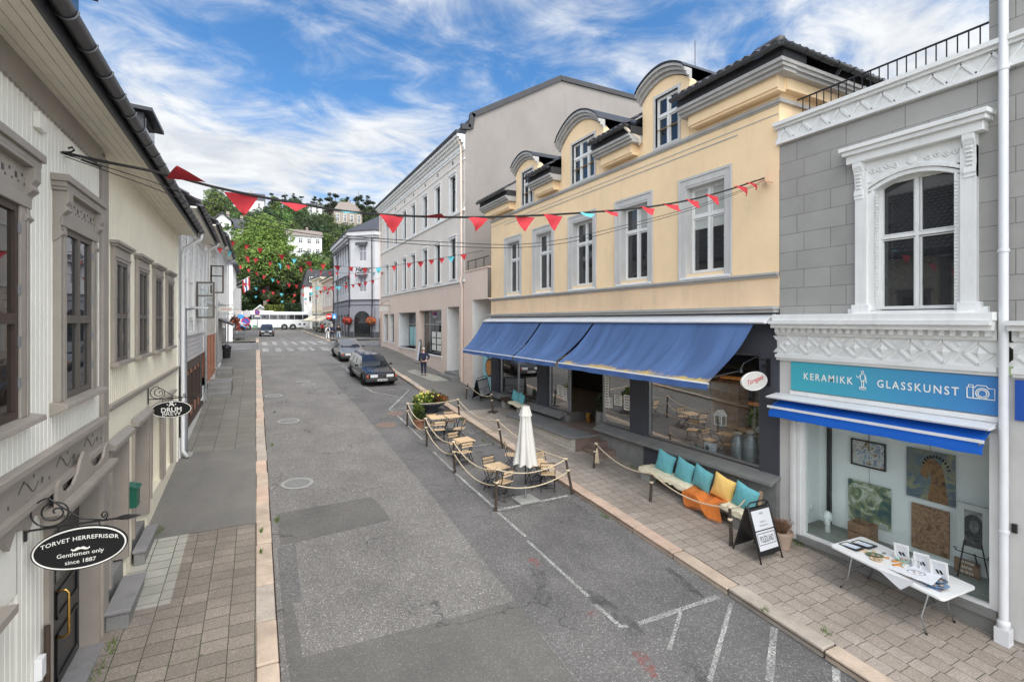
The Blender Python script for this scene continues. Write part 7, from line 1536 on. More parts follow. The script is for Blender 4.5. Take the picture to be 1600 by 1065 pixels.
# rope posts and ropes
posts = {}
def rpost(key, pb, pt, road, lab, r=.038, foot=False):
 b = set_on(*pb, 0, road); d = b.x * sin(TH) + b.y * cos(TH); top = at_y(*pt, b.y); h = (pb[1] - pt[1]) / 780 * d; top = Vector((top.x, b.y, b.z + h)); t = empty('rope_post', b, 0, lab, 'post', 'rough wooden posts of the rope barrier'); e = top - b
 m = MB(); m.tube([(0, 0, -.02), tuple(e * .3 + Vector((random.uniform(-.012, .012), random.uniform(-.012, .012), 0))), tuple(e * .65 + Vector((random.uniform(-.015, .015), 0, 0))), tuple(e)], [r * 1.1, r, r * .95, r * .8], 8); m.build('stick', 'bark_post', t, smooth='auto')
 for f in (.97, .66): m = MB(); m.lathe([(r * .95, -.03), (r * 1.45, -.015), (r * 1.45, .015), (r * .95, .03)], tuple(e * f), 10); m.build('knot', 'rope', t, smooth=True)
 if foot: m = MB(); m.box(-.24, .24, -.05, .05, 0, .05); m.box(-.05, .05, -.24, .24, .0, .045); m.build('foot', 'bark_post', t)
 posts[key] = (b, top); return t
rpost('1', (636, 665.7), (637, 629), True, 'rough post at the far street corner of the rope, beside the terracotta pot'); rpost('2', (667, 697), (665, 652), True, 'rough post on the street side in front of the farthest tables'); rpost('3', (711, 739), (708.5, 688), True, 'thick rough post on the street side in front of the middle table'); rpost('4', (774.5, 798), (777, 731), True, 'pale rough post at the near street corner, where the white lines meet'); rpost('5', (894.5, 772), (883.5, 713), True, 'leaning rough post at the near kerb corner right of the parasol')
rpost('6', (717.5, 652), (715.5, 622.5), True, 'rough post on the kerb side behind the flower bowl'); rpost('7', (786, 700), (777, 654), True, 'pair of rough sticks at the kerb behind the parasol')
rpost('s1', (728, 623), (731.5, 597.5), False, 'rough post at the far end of the pavement, left of the far sandwich board'); rpost('s2', (770, 644), (768, 615), False, 'rough post with a cross foot on the pavement by the far bench', foot=True); rpost('s3', (927.5, 731), (931.5, 692), False, 'short rough post with a hanging rope tassel near the entrance steps'); rpost('s4', (1016, 783), (1019, 738), False, 'rough post standing in front of the left end of the cushioned bench'); rpost('s5', (1142.5, 852), (1140, 789), False, 'grey rough post left of the near sandwich board')
def rope(lab, pts, sag, r=.016):
 pts = [Vector(p) for p in pts]; t = MB(); path = []
 for a, b_ in zip(pts, pts[1:]):
  n = 12; path += [a.lerp(b_, k / n) - Vector((0, 0, sag * 4 * (k / n) * (1 - k / n) * min(1.3, (b_ - a).length / 2))) for k in range(n)]
 path.append(pts[-1]); t.tube(path, r, 7); tag(t.build('rope', 'rope', smooth=True), lab, 'rope', 'ropes of the barrier')
def pt(k, f=.96): b, t = posts[k]; return b.lerp(t, f)
rope('upper rope slung along the street side from the pot corner round to the kerb post', [pt('1'), pt('2'), pt('3'), pt('4'), pt('5')], .20); rope('lower rope slung along the street side from the pot corner round to the kerb post', [pt('1', .64), pt('2', .60), pt('3', .60), pt('4', .6), pt('5', .62)], .20)
rope('rope over the far end of the terrace behind the flower bowl', [pt('1'), pt('6')], .06); rope('upper rope along the kerb behind the tables', [pt('6'), pt('7')], .2); rope('lower rope along the kerb behind the tables', [pt('6', .7), pt('7', .55)], .26); rope('rope behind the parasol along the kerb', [pt('7'), pt('5')], .14)
rope('rope in front of the far sandwich board', [pt('s1'), pt('s2', .9)], .18); rope('long rope on the pavement in front of the cushioned bench', [pt('s3'), pt('s4'), pt('s5'), (10.1, 7.85, zs(7.9) + .72)], .17)
t = empty('rope_tassel', pt('s3', .55) + Vector((.03, -.06, 0)), 0, 'bundle of rope hanging from the short post by the steps', 'rope bundle'); m = MB()
for k in range(7): a = k * .9; m.tube([(0, 0, .2), (.035 * cos(a), .035 * sin(a), 0), (.06 * cos(a), .06 * sin(a), -.26)], .014, 6)
m.build('strands', 'rope', t); m = MB(); m.lathe([(.03, -.02), (.05, 0), (.03, .03)], (0, 0, .1), 10); m.build('knot', 'rope', t)
# planters
def sprig(mbx, c, n, r, h, size, mi=lambda: 0, up=.5):
 for k in range(n):
  a = random.uniform(0, 2 * pi); q = sqrt(random.random()); p = Vector((c[0] + r * q * cos(a), c[1] + r * q * sin(a), c[2] + h * random.random() * (1.1 - .5 * q))); d = Vector((random.gauss(0, 1), random.gauss(0, 1), random.gauss(up, .8))).normalized(); b_ = d.cross(Vector((random.gauss(0, 1), random.gauss(0, 1), random.gauss(0, 1)))).normalized(); s_ = size * random.uniform(.6, 1.4); o = len(mbx.v)
  mbx.v += [tuple(p), tuple(p + d * s_ * .5 + b_ * s_ * .3), tuple(p + d * s_), tuple(p + d * s_ * .5 - b_ * s_ * .3)]; mbx.f.append((o, o + 1, o + 2, o + 3)); mbx.mi.append(mi())
c = set_on(673, 643); BW = empty('flower_bowl', c, 0, 'wide dark bowl planter overflowing with green and bronze plants and yellow flowers', 'planter')
m = MB(); m.lathe([(.22, 0), (.26, .02), (.3, .16), (.62, .36), (.68, .42), (.66, .44), (.60, .40), (.2, .36)], n=32); m.build('bowl', 'charcoal_render', BW, smooth='auto'); m = MB(); m.lathe([(.001, .38), (.6, .40)], n=24); m.build('soil', 'soil', BW)
m = MB(); sprig(m, (-.35, 0, .40), 700, .42, .42, .13, lambda: random.choice((0, 0, 0, 2))); sprig(m, (.05, .1, .42), 700, .36, .40, .12, lambda: random.choice((0, 1, 1, 1))); sprig(m, (.4, -.05, .40), 600, .36, .34, .11, lambda: random.choice((1, 1, 0, 3))); sprig(m, (-.55, -.2, .2), 350, .22, .3, .12); sprig(m, (.2, .25, .45), 300, .5, .42, .1); m.build('foliage', ['leaf_plant', 'leaf_bronze', 'petal_yellow', 'petal_orange'], BW, recalc=False)
for k in range(16): a = random.uniform(0, 6.28); r_ = random.uniform(.1, .55); m = MB(); m.blob((r_ * cos(a) - .1, r_ * sin(a), .72 + random.uniform(0, .2)), .035, .035, .045, 7, 5); m.build('flower', 'petal_yellow', BW)
c = set_on(655, 669); PT = empty('terracotta_pot', c, 0, 'terracotta pot with trailing greenery inside the far corner of the rope', 'plant pot')
m = MB(); m.lathe([(.15, 0), (.21, .30), (.24, .30), (.245, .38), (.22, .38), (.2, .33), (.001, .32)], n=24); m.build('pot', 'terracotta', PT, smooth='auto'); m = MB(); sprig(m, (0, 0, .35), 420, .2, .55, .13, lambda: random.choice((0, 0, 1))); sprig(m, (-.05, 0, .6), 250, .14, .4, .12); m.build('foliage', ['leaf_plant', 'leaf_dark'], PT, recalc=False)
c = set_on(1222, 855, 0, False); PD = empty('plant_pot', c, 0, 'pale ribbed pot with a dried brown plant at the foot of the white pilaster', 'plant pot')
m = MB(); m.lathe([(.15, 0), (.19, .22), (.195, .22), (.205, .30), (.22, .30), (.225, .37), (.2, .37), (.18, .33), (.001, .33)], n=24); m.build('pot', 'pot_pale', PD, smooth='auto'); m = MB()
for k in range(150): a = random.uniform(0, 6.28); r_ = random.uniform(.02, .17); l_ = random.uniform(.12, .3); m.tube([(r_ * .5 * cos(a), r_ * .5 * sin(a), .33), (r_ * 1.1 * cos(a), r_ * 1.1 * sin(a), .33 + l_ * .7), (r_ * 1.5 * cos(a + .3), r_ * 1.5 * sin(a + .3), .33 + l_)], .006, 4)
m.build('dry_stems', 'leaf_dry', PD)
t = empty('wooden_plank', (10.30, 7.55, zs(7.5)), 0, 'short pale plank leaning at the right end of the bench', 'plank', world=True); m = MB(); m.bar((10.05, 7.5, zs(7.5)), (10.42, 7.66, zs(7.5) + .95), .13, .025, (0, 1, .2)); m.build('board', 'plank_old', t, bevel=.004); m = MB(); m.bar((10.05, 7.44, zs(7.5) + .3), (10.22, 7.52, zs(7.5) + .62), .03, .03); m.build('batten', 'plank_old', t)
# ---- cushioned bench against the café plinth
def tilt(o, rx=0, ry=0, rz=0): o.rotation_euler = (rx, ry, rz); return o
def bench(lab, y0, y1, x, zt, mats):
 t = empty('plank_bench', (x, (y0 + y1) / 2, zs(y0)), 0, lab, 'bench', 'benches at the café wall', world=True); z = lambda y: zs(y) + zt
 m = MB(); m.hexa([(x - .21, y0, z(y0) - .04), (x + .21, y0, z(y0) - .04), (x + .21, y1, z(y1) - .04), (x - .21, y1, z(y1) - .04), (x - .21, y0, z(y0)), (x + .21, y0, z(y0)), (x + .21, y1, z(y1)), (x - .21, y1, z(y1))]); m.build('seat', 'plank_old', t); return t
def cblock(par, x, y, h=.26, wd=.30, dp=.34):
 m = MB(); m.box(x - wd / 2, x + wd / 2, y - dp / 2, y + dp / 2, zs(y), zs(y) + h); return m.build('block', 'concrete', par, bevel=.01)
BX = 10.18; B1 = bench('long low plank bench on concrete blocks under the big café window', 7.75, 11.3, BX, .38, None)
for y in (11.1, 9.05, 7.95): cblock(B1, BX - .03, y, .33)
def fleece(lab, x, y0, y1, wd, mat, zt, seed=1):
 random.seed(seed); m = MB(); rows = []; n = 34; ny = max(10, int((y1 - y0) / .055))
 for j in range(ny + 1):
  y = y0 + (y1 - y0) * j / ny; row = []; ed = wd * (.90 + .07 * sin(j * .45) + .03 * sin(j * 1.3))
  for k in range(n + 1):
   s_ = -1 + 2 * k / n; q = s_ * ed; dx = q if q > -.24 else -.24 + (q + .24) * .25; dz = (0 if q > -.24 else (q + .24) * .7) + .05 * (1 - abs(s_) ** 6) * (1 - abs(2 * j / ny - 1) ** 8)
   row.append((x + dx + random.uniform(-.012, .012), y + random.uniform(-.015, .015), zs(y) + zt + .035 + dz + random.uniform(-.010, .012) - .03 * abs(s_) ** 4))
  rows.append(row)
 m.grid(rows); o = m.build('sheepskin', mat, smooth=True, recalc=False); return tag(o, lab, 'sheepskin', 'sheepskins on the benches')
fleece('cream sheepskin on the left half of the long bench under three teal cushions', BX - .02, 9.4, 11.25, .36, 'fleece', .38, 1); fleece('cream sheepskin at the right end of the long bench under the last teal cushion', BX - .02, 7.7, 8.5, .34, 'fleece', .38, 2)
cu = MB(); rows = []; n = 16
for j in range(n + 1):
 row = []
 for k in range(n + 1):
  u, v_ = -1 + 2 * k / n, -1 + 2 * j / n; e = (1 - abs(u) ** 2.4) * (1 - abs(v_) ** 2.4); pin = 1 - .10 * (1 - abs(u * v_)) * max(abs(u), abs(v_)); row.append((u * .25 * pin, .105 * e ** .55 + .004 * sin(u * 9 + v_ * 5) * e, v_ * .25 * pin))
 rows.append(row)
cu.grid(rows); cu.grid([[(p[0], -p[1] * .9, p[2]) for p in r] for r in rows])
cproto = cu.build('cushion_cover', 'cushion_teal', smooth=True, recalc=True); yproto = cproto.copy(); yproto.data = cproto.data.copy(); yproto.data.materials[0] = M['cushion_yellow']
me_t, me_y = cproto.data, yproto.data; bpy.data.objects.remove(cproto); bpy.data.objects.remove(yproto)
def cushion(lab, x, y, z, mesh, lean=.32, tw=0.0, roll=0.0, sc_=1.0):
 t = empty('cushion', (x, y, z), 0, lab, 'cushion', 'cushions on the benches'); o = bpy.data.objects.new('cover', mesh); SC.collection.objects.link(o); o.parent = t; t.rotation_mode = 'ZYX'; t.rotation_euler = (lean, roll, pi / 2 + pi + tw); t.scale = (sc_,) * 3
 m = MB(); L_ = .238; m.tube([(-L_, 0, -L_), (0, 0, -L_ * .93), (L_, 0, -L_), (L_ * .93, 0, 0), (L_, 0, L_), (0, 0, L_ * .93), (-L_, 0, L_), (-L_ * .93, 0, 0)], .005, 5, closed=True); m.build('piping', mesh.materials[0].name, t); return t
def cy_(px): return at_x(px, 740, 10.30).y
for (px, lab, me_, tw, ro) in ((1042, 'teal cushion at the far left end of the long bench', me_t, .2, .14), (1072, 'second teal cushion from the left on the long bench', me_t, .0, .05), (1100, 'teal cushion just left of the orange blanket', me_t, -.1, -.03), (1133, 'mustard yellow cushion on the orange blanket', me_y, .15, .16), (1167, 'teal cushion at the right end of the long bench by the sandwich board', me_t, .1, .12)):
 y = cy_(px); cushion(lab, 10.24, y, zs(y) + .38 + .33, me_, .26, tw * .6, ro * .35, 1.22)
random.seed(3); m = MB(); rows = []
for j in range(26):
 f = j / 25; row = []
 for k in range(27):
  s_ = k / 26; y = 8.35 + s_ * 1.15 - .25 * max(0, f - .5); x = 10.36 - .60 * min(f / .62, 1) - .04 * max(0, f - .62); z = zs(y) + .43 + .045 * sin(s_ * 9 + f * 3) * (.4 + f) + .02 * sin(s_ * 21 + 4 * f) - max(0, f - .6) * .75; x += .04 * sin(s_ * 7 + 2 * f) * f; row.append((x, y, z))
 rows.append(row)
m.grid(rows); BL = m.build('blanket', 'blanket', smooth=True, recalc=False); tag(BL, 'crumpled orange blanket hanging over the front of the long bench', 'blanket'); m = MB()
for k in range(0, 27): p = rows[-1][k]; m.tube([p, (p[0] - .01, p[1], p[2] - .06)], .005, 4)
m.build('fringe', 'blanket', BL)
B2 = bench('short bench on concrete blocks at the far café window', 19.0, 20.9, 10.35, .36, None); cblock(B2, 10.3, 19.2, .3); cblock(B2, 10.3, 20.7, .3)
fleece('greyish sheepskin draped on the short far bench', 10.33, 19.0, 20.1, .30, 'fleece', .37, 4); fleece('dark brown sheepskin on the far end of the short bench', 10.33, 20.1, 20.95, .32, 'fleece_brown', .37, 5)
for (px, y, lab, tw) in ((802, 19.95, 'teal cushion leaning at the far café window, farther of the pair', .2), (813, 19.4, 'teal cushion leaning at the far café window, nearer of the pair', -.1)): cushion(lab, 10.42, y, zs(y) + .36 + .28, me_t, .3, tw, .1)
# ---- café platform and steps
PF_ = empty('entrance_platform', (10.1, 16, zs(15)), 0, 'stone platform with a pale brick front before the café door', 'platform', world=True); zt = 1.06
m = MB(); m.prism([(9.52, 14.15, 0), (9.52, 14.15, zt - .09), (9.52, 18.9, zt - .09), (9.52, 18.9, 0)], (.16, 0, 0)); m.build('brick_front', 'white_brick', PF_); m = MB(); m.box(9.68, 10.85, 14.12, 14.3, .2, zt - .08); m.build('end_wall', 'brown_stone', PF_)
m = MB(); m.box(9.44, 10.9, 14.08, 19.0, zt - .08, zt); m.build('paving', 'grey_stone', PF_, bevel=.015); m = MB(); m.box(10.4, 10.88, 14.1, 16.3, zt, zt + .006); m.build('door_paving', 'brown_stone', PF_)
ST = empty('entrance_steps', (10.3, 13.7, zs(13.7)), 0, 'two reddish stone steps climbing to the café platform', 'steps', world=True)
m = MB(); m.box(9.95, 10.75, 13.25, 14.08, .3, .68); m.build('step', 'brown_stone', ST, bevel=.02); m = MB(); m.box(10.12, 10.75, 13.65, 14.08, .68, .88); m.build('step', 'brown_stone', ST, bevel=.02)
BR = empty('barrel_planter', (11.3, 14.7, 1.07), 0, 'grey barrel planter standing in the café doorway', 'planter'); m = MB(); m.lathe([(.26, 0), (.29, .1), (.30, .35), (.28, .64), (.25, .64), (.24, .58), (.001, .58)], n=24); m.build('barrel', 'grey_stone', BR, smooth='auto'); m = MB(); sprig(m, (0, 0, .6), 200, .2, .8, .16); m.tube([(0, 0, .55), (.03, 0, 1.2)], .015, 5); m.build('plant', ['leaf_dark'], BR, recalc=False)
UB = empty('umbrella_bucket', (11.5, 15.9, 1.07), 0, 'small brass coloured bucket beside the café door', 'bucket'); m = MB(); m.lathe([(.10, 0), (.13, .34), (.12, .34), (.10, .05)], n=18); m.build('bucket', 'brass', UB, smooth='auto'); m = MB(); m.tube([(-.12, 0, .33), (-.08, 0, .45), (.08, 0, .45), (.12, 0, .33)], .006, 5); m.build('handle', 'steel', UB)
# ---- things inside the big café window
def wthing(nm, lab, cat, x, y, z=1.38, grp=None): return empty(nm, (x, y, z), 0, lab, cat, grp)
for (px, lab, s_) in ((1153, 'left of two dented aluminium milk cans in the café window', .92), (1174, 'right and taller of two dented aluminium milk cans in the café window', 1.05)):
 p = at_x(px, 720, 11.25); t = wthing('milk_can', lab, 'milk can', 11.25, p.y, 1.38, 'milk cans in the café window'); t.scale = (s_,) * 3
 m = MB(); m.lathe([(.17, 0), (.18, .02), (.18, .50), (.17, .54), (.11, .63), (.105, .68), (.13, .72), (.12, .72)], n=24); m.build('body', 'galv', t, smooth='auto'); m = MB(); m.lathe([(.125, .70), (.135, .74), (.09, .77), (.001, .775)], n=20); m.build('lid', 'galv', t, smooth='auto')
 for sg in (-1, 1): m = MB(); m.tube([(0, sg * .12, .66), (0, sg * .20, .63), (0, sg * .20, .52), (0, sg * .17, .48)], .012, 6); m.build('handle', 'galv', t)
def slat_box(nm, lab, cat, x, y, z, lx, ly, lz, n, mat='crate_wood', grp=None):
 t = empty(nm, (x, y, z), 0, lab, cat, grp); h = lz / n
 for k in range(n):
  m = MB()
  for (a, b_, c, d) in ((-lx / 2, -lx / 2 + .015, -ly / 2, ly / 2), (lx / 2 - .015, lx / 2, -ly / 2, ly / 2)): m.box(a, b_, c, d, k * h + .008, (k + 1) * h - .008)
  for (c, d) in ((-ly / 2, -ly / 2 + .015), (ly / 2 - .015, ly / 2)): m.box(-lx / 2 + .015, lx / 2 - .015, c, d, k * h + .008, (k + 1) * h - .008)
  m.build('slat', mat, t)
 for (a, c) in ((-1, -1), (1, -1), (1, 1), (-1, 1)): m = MB(); m.box(a * (lx / 2 - .035) - .017, a * (lx / 2 - .035) + .017, c * (ly / 2 - .035) - .017, c * (ly / 2 - .035) + .017, 0, lz); m.build('post', mat, t)
 m = MB(); m.box(-lx / 2 + .02, lx / 2 - .02, -ly / 2 + .02, ly / 2 - .02, .01, .025); m.build('bottom', mat, t); return t
slat_box('wooden_crate', 'slatted wooden crate in the café window, left of two', 'crate', 11.5, 11.0, 1.38, .5, .8, .42, 3, grp='crates in the café window'); slat_box('wooden_crate', 'slatted wooden crate in the café window, right of two', 'crate', 11.5, 10.25, 1.38, .5, .55, .42, 3, grp='crates in the café window')
slat_box('pallet_shelf', 'tall shelf of rough pallet boards in the café window', 'shelf', 11.9, 9.75, 1.38, .4, .9, 1.9, 9)
t = wthing('radio', 'small white radio on the floor of the café window', 'radio', 11.15, 9.75); m = MB(); m.box(-.07, .07, -.16, .16, 0, .26); m.build('case', 'white_metal', t, bevel=.02); m = MB(); m.lathe([(.001, -.075), (.07, -.075), (.07, -.07)], (0, .05, .13), 16, 'x'); m.build('speaker', 'dark_metal', t)
t = wthing('lantern', 'white house shaped lantern in the café window', 'lantern', 11.3, 9.55, 2.15); m = MB()
for (a, c) in ((-1, -1), (1, -1), (1, 1), (-1, 1)): m.box(a * .09 - .012, a * .09 + .012, c * .11 - .012, c * .11 + .012, 0, .26)
m.box(-.1, .1, -.12, .12, 0, .02); m.prism([(-.12, -.14, .26), (-.12, .14, .26), (-.12, 0, .42)], (.24, 0, 0)); m.build('frame', 'white_wood', t); m = MB(); m.box(-.09, .09, -.11, .11, .02, .26); m.build('glass', 'clear_glass', t)
for (y, z) in ((9.2, 4.25), (11.0, 4.25), (20.5, 4.25)):
 t = wthing('ceiling_lamp', 'warm lit strip lamp on the café ceiling', 'lamp', 12.2, y, z, 'lamps in the café'); m = MB(); m.box(-.5, .5, -.04, .04, 0, .05); m.build('diffuser', 'lamp_glow', t); m = MB(); m.box(-.52, .52, -.06, .06, .05, .1); m.build('housing', 'white_metal', t)
t = wthing('side_table', 'small round table behind the café window glass', 'table', 11.7, 8.9); m = MB(); m.lathe([(.001, .68), (.3, .68), (.3, .71), (.001, .71)], n=20); m.build('tabletop', 'crate_wood', t); m = MB(); m.tube([(0, 0, 0), (0, 0, .68)], .02, 8); m.build('leg', 'black_iron', t)
t = wthing('potted_palm', 'feathery green plant on the café window table', 'plant', 11.7, 8.7, 2.09); m = MB(); m.lathe([(.07, 0), (.1, .16), (.001, .15)], n=14); m.build('pot', 'white_metal', t); m = MB(); sprig(m, (0, 0, .15), 160, .12, .4, .2, up=1.0); m.build('foliage', ['leaf_plant'], t, recalc=False)
for k, z in enumerate((2.5, 3.2)):
 t = wthing('wall_shelf', ('lower' if k == 0 else 'upper') + ' lit wooden shelf board on the café back wall', 'shelf', 13.2, 9.8, z, 'shelves in the café'); m = MB(); m.box(-.2, .2, -1.6, 1.2, 0, .05); m.build('board', 'orange_wood', t); m = MB(); m.box(.1, .2, -1.2, -1.15, -.2, 0); m.build('bracket', 'black_iron', t)
# ---- hanging signs
def oval(mbx, P3, a, b_, th, n=48):
 mbx.prism([P3(a * cos(2 * pi * k / n), b_ * sin(2 * pi * k / n), -th / 2) for k in range(n)], Vector(P3(0, 0, th / 2)) - Vector(P3(0, 0, -th / 2)))
def ringp(mbx, P3, a, b_, r, w_, n=48): mbx.tube([P3(a * cos(2 * pi * k / n), b_ * sin(2 * pi * k / n), w_) for k in range(n)], r, 5, closed=True)
def bracket(t, xw, y, z, L, hgt, sg=1):
 X = lambda u, v: (xw + sg * u, y, z + v)
 m = MB(); m.box(min(xw, xw + sg * .02), max(xw, xw + sg * .02), y - .018, y + .018, z - .10, z + hgt); m.build('wall_plate', 'black_iron', t)
 m = MB(); m.tube([X(0, 0), X(L, 0)], .011, 6); m.tube([X(L * .97, 0), X(L + .04, 0), X(L + .09, 0), X(L + .2, 0)], [.012, .028, .03, .003], 6); m.build('arm', 'black_iron', t)
 c = (.17 * hgt / .28 + .02, .14 * hgt / .28); R = c[1]; pts = []
 for k in range(64): a = -pi / 2 - k * .19; r_ = R * (1 - k / 72) if k > 14 else R; pts.append(X(c[0] + r_ * .55 * cos(a - .0) if k > 34 else c[0] + r_ * cos(a), c[1] + r_ * (sin(a) if k <= 34 else .55 * sin(a))))
 pts = []
 for k in range(70): f = k / 69; a = radians(95) + f * radians(820); r_ = R * (1 - f) ** .8 + .012; pts.append(X(c[0] + .05 * f + r_ * cos(a) * 1.05, c[1] + r_ * sin(a)))
 m = MB(); m.tube([X(L * .82, .005), X(L * .6, .045), X(L * .36, .2 * hgt / .28), pts[0]] + pts, .0085, 5); m.build('scroll', 'black_iron', t, smooth=True)
 m = MB(); pts = [X(L * .84 + .035 * cos(a * .5 - 1.5) * (1 - a / 22), .055 + .05 * sin(a * .5 - 1.5) * (1 - a / 22)) for a in range(18)]; m.tube(pts, .008, 5); m.build('curl', 'black_iron', t)
 for u in (L * .34, L * .78): m = MB(); m.tube([X(u, 0), X(u + .008, -.03), X(u - .006, -.06), X(u, -.09)], .006, 5); m.build('hook', 'black_iron', t)
def hang_sign(lab, y, x0, z, L, hgt, cx, cz, a, b_):
 t = empty('hanging_sign', (x0, y, z), 0, lab, 'sign', 'oval signs on the timber house', world=True); bracket(t, x0, y, z, L, hgt); P3 = lambda u, v, w=0: (cx + u, y - w, cz + v)
 m = MB(); oval(m, P3, a, b_, .03); bd = m.build('board', 'sign_black', t); m = MB(); ringp(m, P3, a * .955, b_ * .93, .008, .016); m.build('border', 'sign_white', bd); return t, bd, P3
y1 = 6.76; q0 = at_y(38, 830, y1); q1 = at_y(185, 810, y1); ca, cb = at_y(48, 880, y1), at_y(200, 838, y1); tp, bt = at_y(124, 822, y1), at_y(124, 888, y1)
cx, cz = (ca.x + cb.x) / 2, (tp.z + bt.z) / 2; a_ = (cb.x - ca.x) / 2
t, bd, P3 = hang_sign('black oval barber sign with a white moustache, hanging from a scrolled bracket', y1, -2.09, q0.z, q1.x + 2.09, .30, cx, cz, a_, (tp.z - bt.z) / 2)
bb = (tp.z - bt.z) / 2; m = MB(); arcf = lambda x, y: P3(x, y + .105 - .42 * x * x * 1.05, .018)
m.text('TORVET HERREFRISØR', a_ * .148, lambda x, y: arcf(x, y), bold=.012, spacing=1.08); m.text('Gentlemen only', a_ * .15, lambda x, y: P3(x, y - .055, .018), bold=.006); m.text('since 1887', a_ * .15, lambda x, y: P3(x, y - .135, .018), bold=.006); m.build('lettering', 'sign_white', bd, recalc=False)
mo = [(0, .045), (.03, .06), (.06, .05), (.085, .025), (.11, .03), (.125, .05), (.13, .02), (.105, .0), (.075, -.005), (.03, .012), (0, .02)]; mo = mo + [(-x, y) for x, y in mo[-2:0:-1]]
m = MB(); m.add([P3(x * a_ * 1.5, y * a_ * 1.5 - .02, .018) for x, y in mo], [tuple(range(len(mo)))]); m.build('moustache', 'sign_white', bd, recalc=False)
y2 = at_x(230, 615, -2.1).y; q0 = at_y(231, 624, y2); q1 = at_y(298, 621, y2); ca, cb = at_y(235, 640, y2), at_y(300, 637, y2); tp, bt = at_y(267, 626, y2), at_y(267, 652.5, y2); a_ = (cb.x - ca.x) / 2
t, bd, P3 = hang_sign('smaller black oval sign reading DRUM BREW farther along the timber house', y2, -2.09, q0.z, q1.x + 2.09, .26, (ca.x + cb.x) / 2, (tp.z + bt.z) / 2, a_, (tp.z - bt.z) / 2)
m = MB(); m.text('DRUM', a_ * .36, lambda x, y: P3(x, y - .01, .018), bold=.02); m.text('BREW', a_ * .34, lambda x, y: P3(x, y - a_ * .25, .018)); m.build('lettering', 'sign_white', bd, recalc=False)
m = MB(); s_ = a_ * .3
for L_ in ([(-.4, 0), (-.15, .5), (.15, .5), (.4, 0)], [(-.15, .5), (-.25, .85), (.0, .95), (.2, .75), (.05, .6)], [(-.75, .35), (-.55, .35)], [(.55, .35), (.75, .35)], [(-.12, .3), (.15, .3)]): m.tube([P3(x * s_, a_ * .18 + y * s_, .018) for x, y in L_], .012, 5)
m.build('emblem', 'sign_white', bd)
y3 = 7.72; cc = at_y(1178, 595, y3); l_, r_ = at_y(1158.5, 597, y3), at_y(1197.5, 593, y3); tp, bt = at_y(1178, 580.5, y3), at_y(1178, 609, y3)
t = empty('hanging_sign', (10.78, y3, cc.z), 0, 'cream oval sign with dark red script on a black bracket at the café corner', 'sign', world=True); P3 = lambda u, v, w=0: (cc.x + u, y3 - w, cc.z + v); a_, bb = (r_.x - l_.x) / 2, (tp.z - bt.z) / 2
m = MB(); oval(m, P3, a_, bb, .05); bd = m.build('board', 'canvas', t); m = MB(); ringp(m, P3, a_ * .99, bb * .99, .012, .02); m.build('border', 'sign_white', bd)
ca_, sa_ = cos(.22), sin(.22); m = MB(); m.text('Torvgata', a_ * .37, lambda x, y: P3(x * ca_ - y * sa_, x * sa_ + y * ca_ + .02, .028), bold=.01, shear=.3); m.build('lettering', 'sign_red', bd, recalc=False)
m = MB(); m.box(10.74, 10.80, y3 - .04, y3 + .04, cc.z - .15, cc.z + .5); m.box(cc.x + a_ * .7, 10.78, y3 - .02, y3 + .02, cc.z + .30, cc.z + .36); m.box(cc.x + a_ * .7, 10.78, y3 - .02, y3 + .02, cc.z - .06, cc.z - .01); m.build('bracket', 'black_iron', t); m = MB(); m.tube([(10.7, y3, cc.z + .45), (10.3, y3, cc.z + .55), (9.9, y3, cc.z + .42), (9.8, y3, cc.z + .30)], .014, 6); m.lathe([(.03, 0), (.05, -.08), (.01, -.09)], (9.8, y3, cc.z + .3), 10); m.build('lamp_arm', 'black_iron', t)
for k, (px, py, Y, w_, lab) in enumerate(((352, 483, 36, .42, 'white oval sign hanging from the white corner house on the left'), (373, 487, 62, .45, 'small white oval sign on the first house beyond the side street'))):
 c = at_y(px, py, Y); t = empty('hanging_sign', c, 0, lab, 'sign', world=True); P3 = lambda u, v, w=0: (c.x + u, Y - w, c.z + v); m = MB(); oval(m, P3, w_, .18, .04); bd = m.build('board', 'canvas', t); m = MB(); m.tube([P3(x, .03 * sin(x * 30), .025) for x in [-.25 + .05 * i for i in range(11)]], .012, 4); m.build('script', 'sign_red', bd); m = MB(); m.tube([P3(-w_ - .2, .25), P3(w_, .25)], .015, 5); m.tube([P3(0, .25), P3(0, .17)], .01, 5); m.build('bracket', 'black_iron', t)
t = empty('hanging_sign', (10.5, 44.2, 6.2), 0, 'thin scrolled iron sign bracket with a pale board on the pink building', 'sign', world=True); m = MB(); m.tube([(10.55, 44.2, 6.35), (9.6, 44.2, 6.35)], .02, 5); m.tube([(10.55, 44.2, 6.8), (10.1, 44.2, 6.7), (9.7, 44.2, 6.4)], .015, 5); m.build('bracket', 'black_iron', t); m = MB(); m.box(9.7, 10.4, 44.17, 44.23, 5.85, 6.25); m.build('board', 'canvas', t)
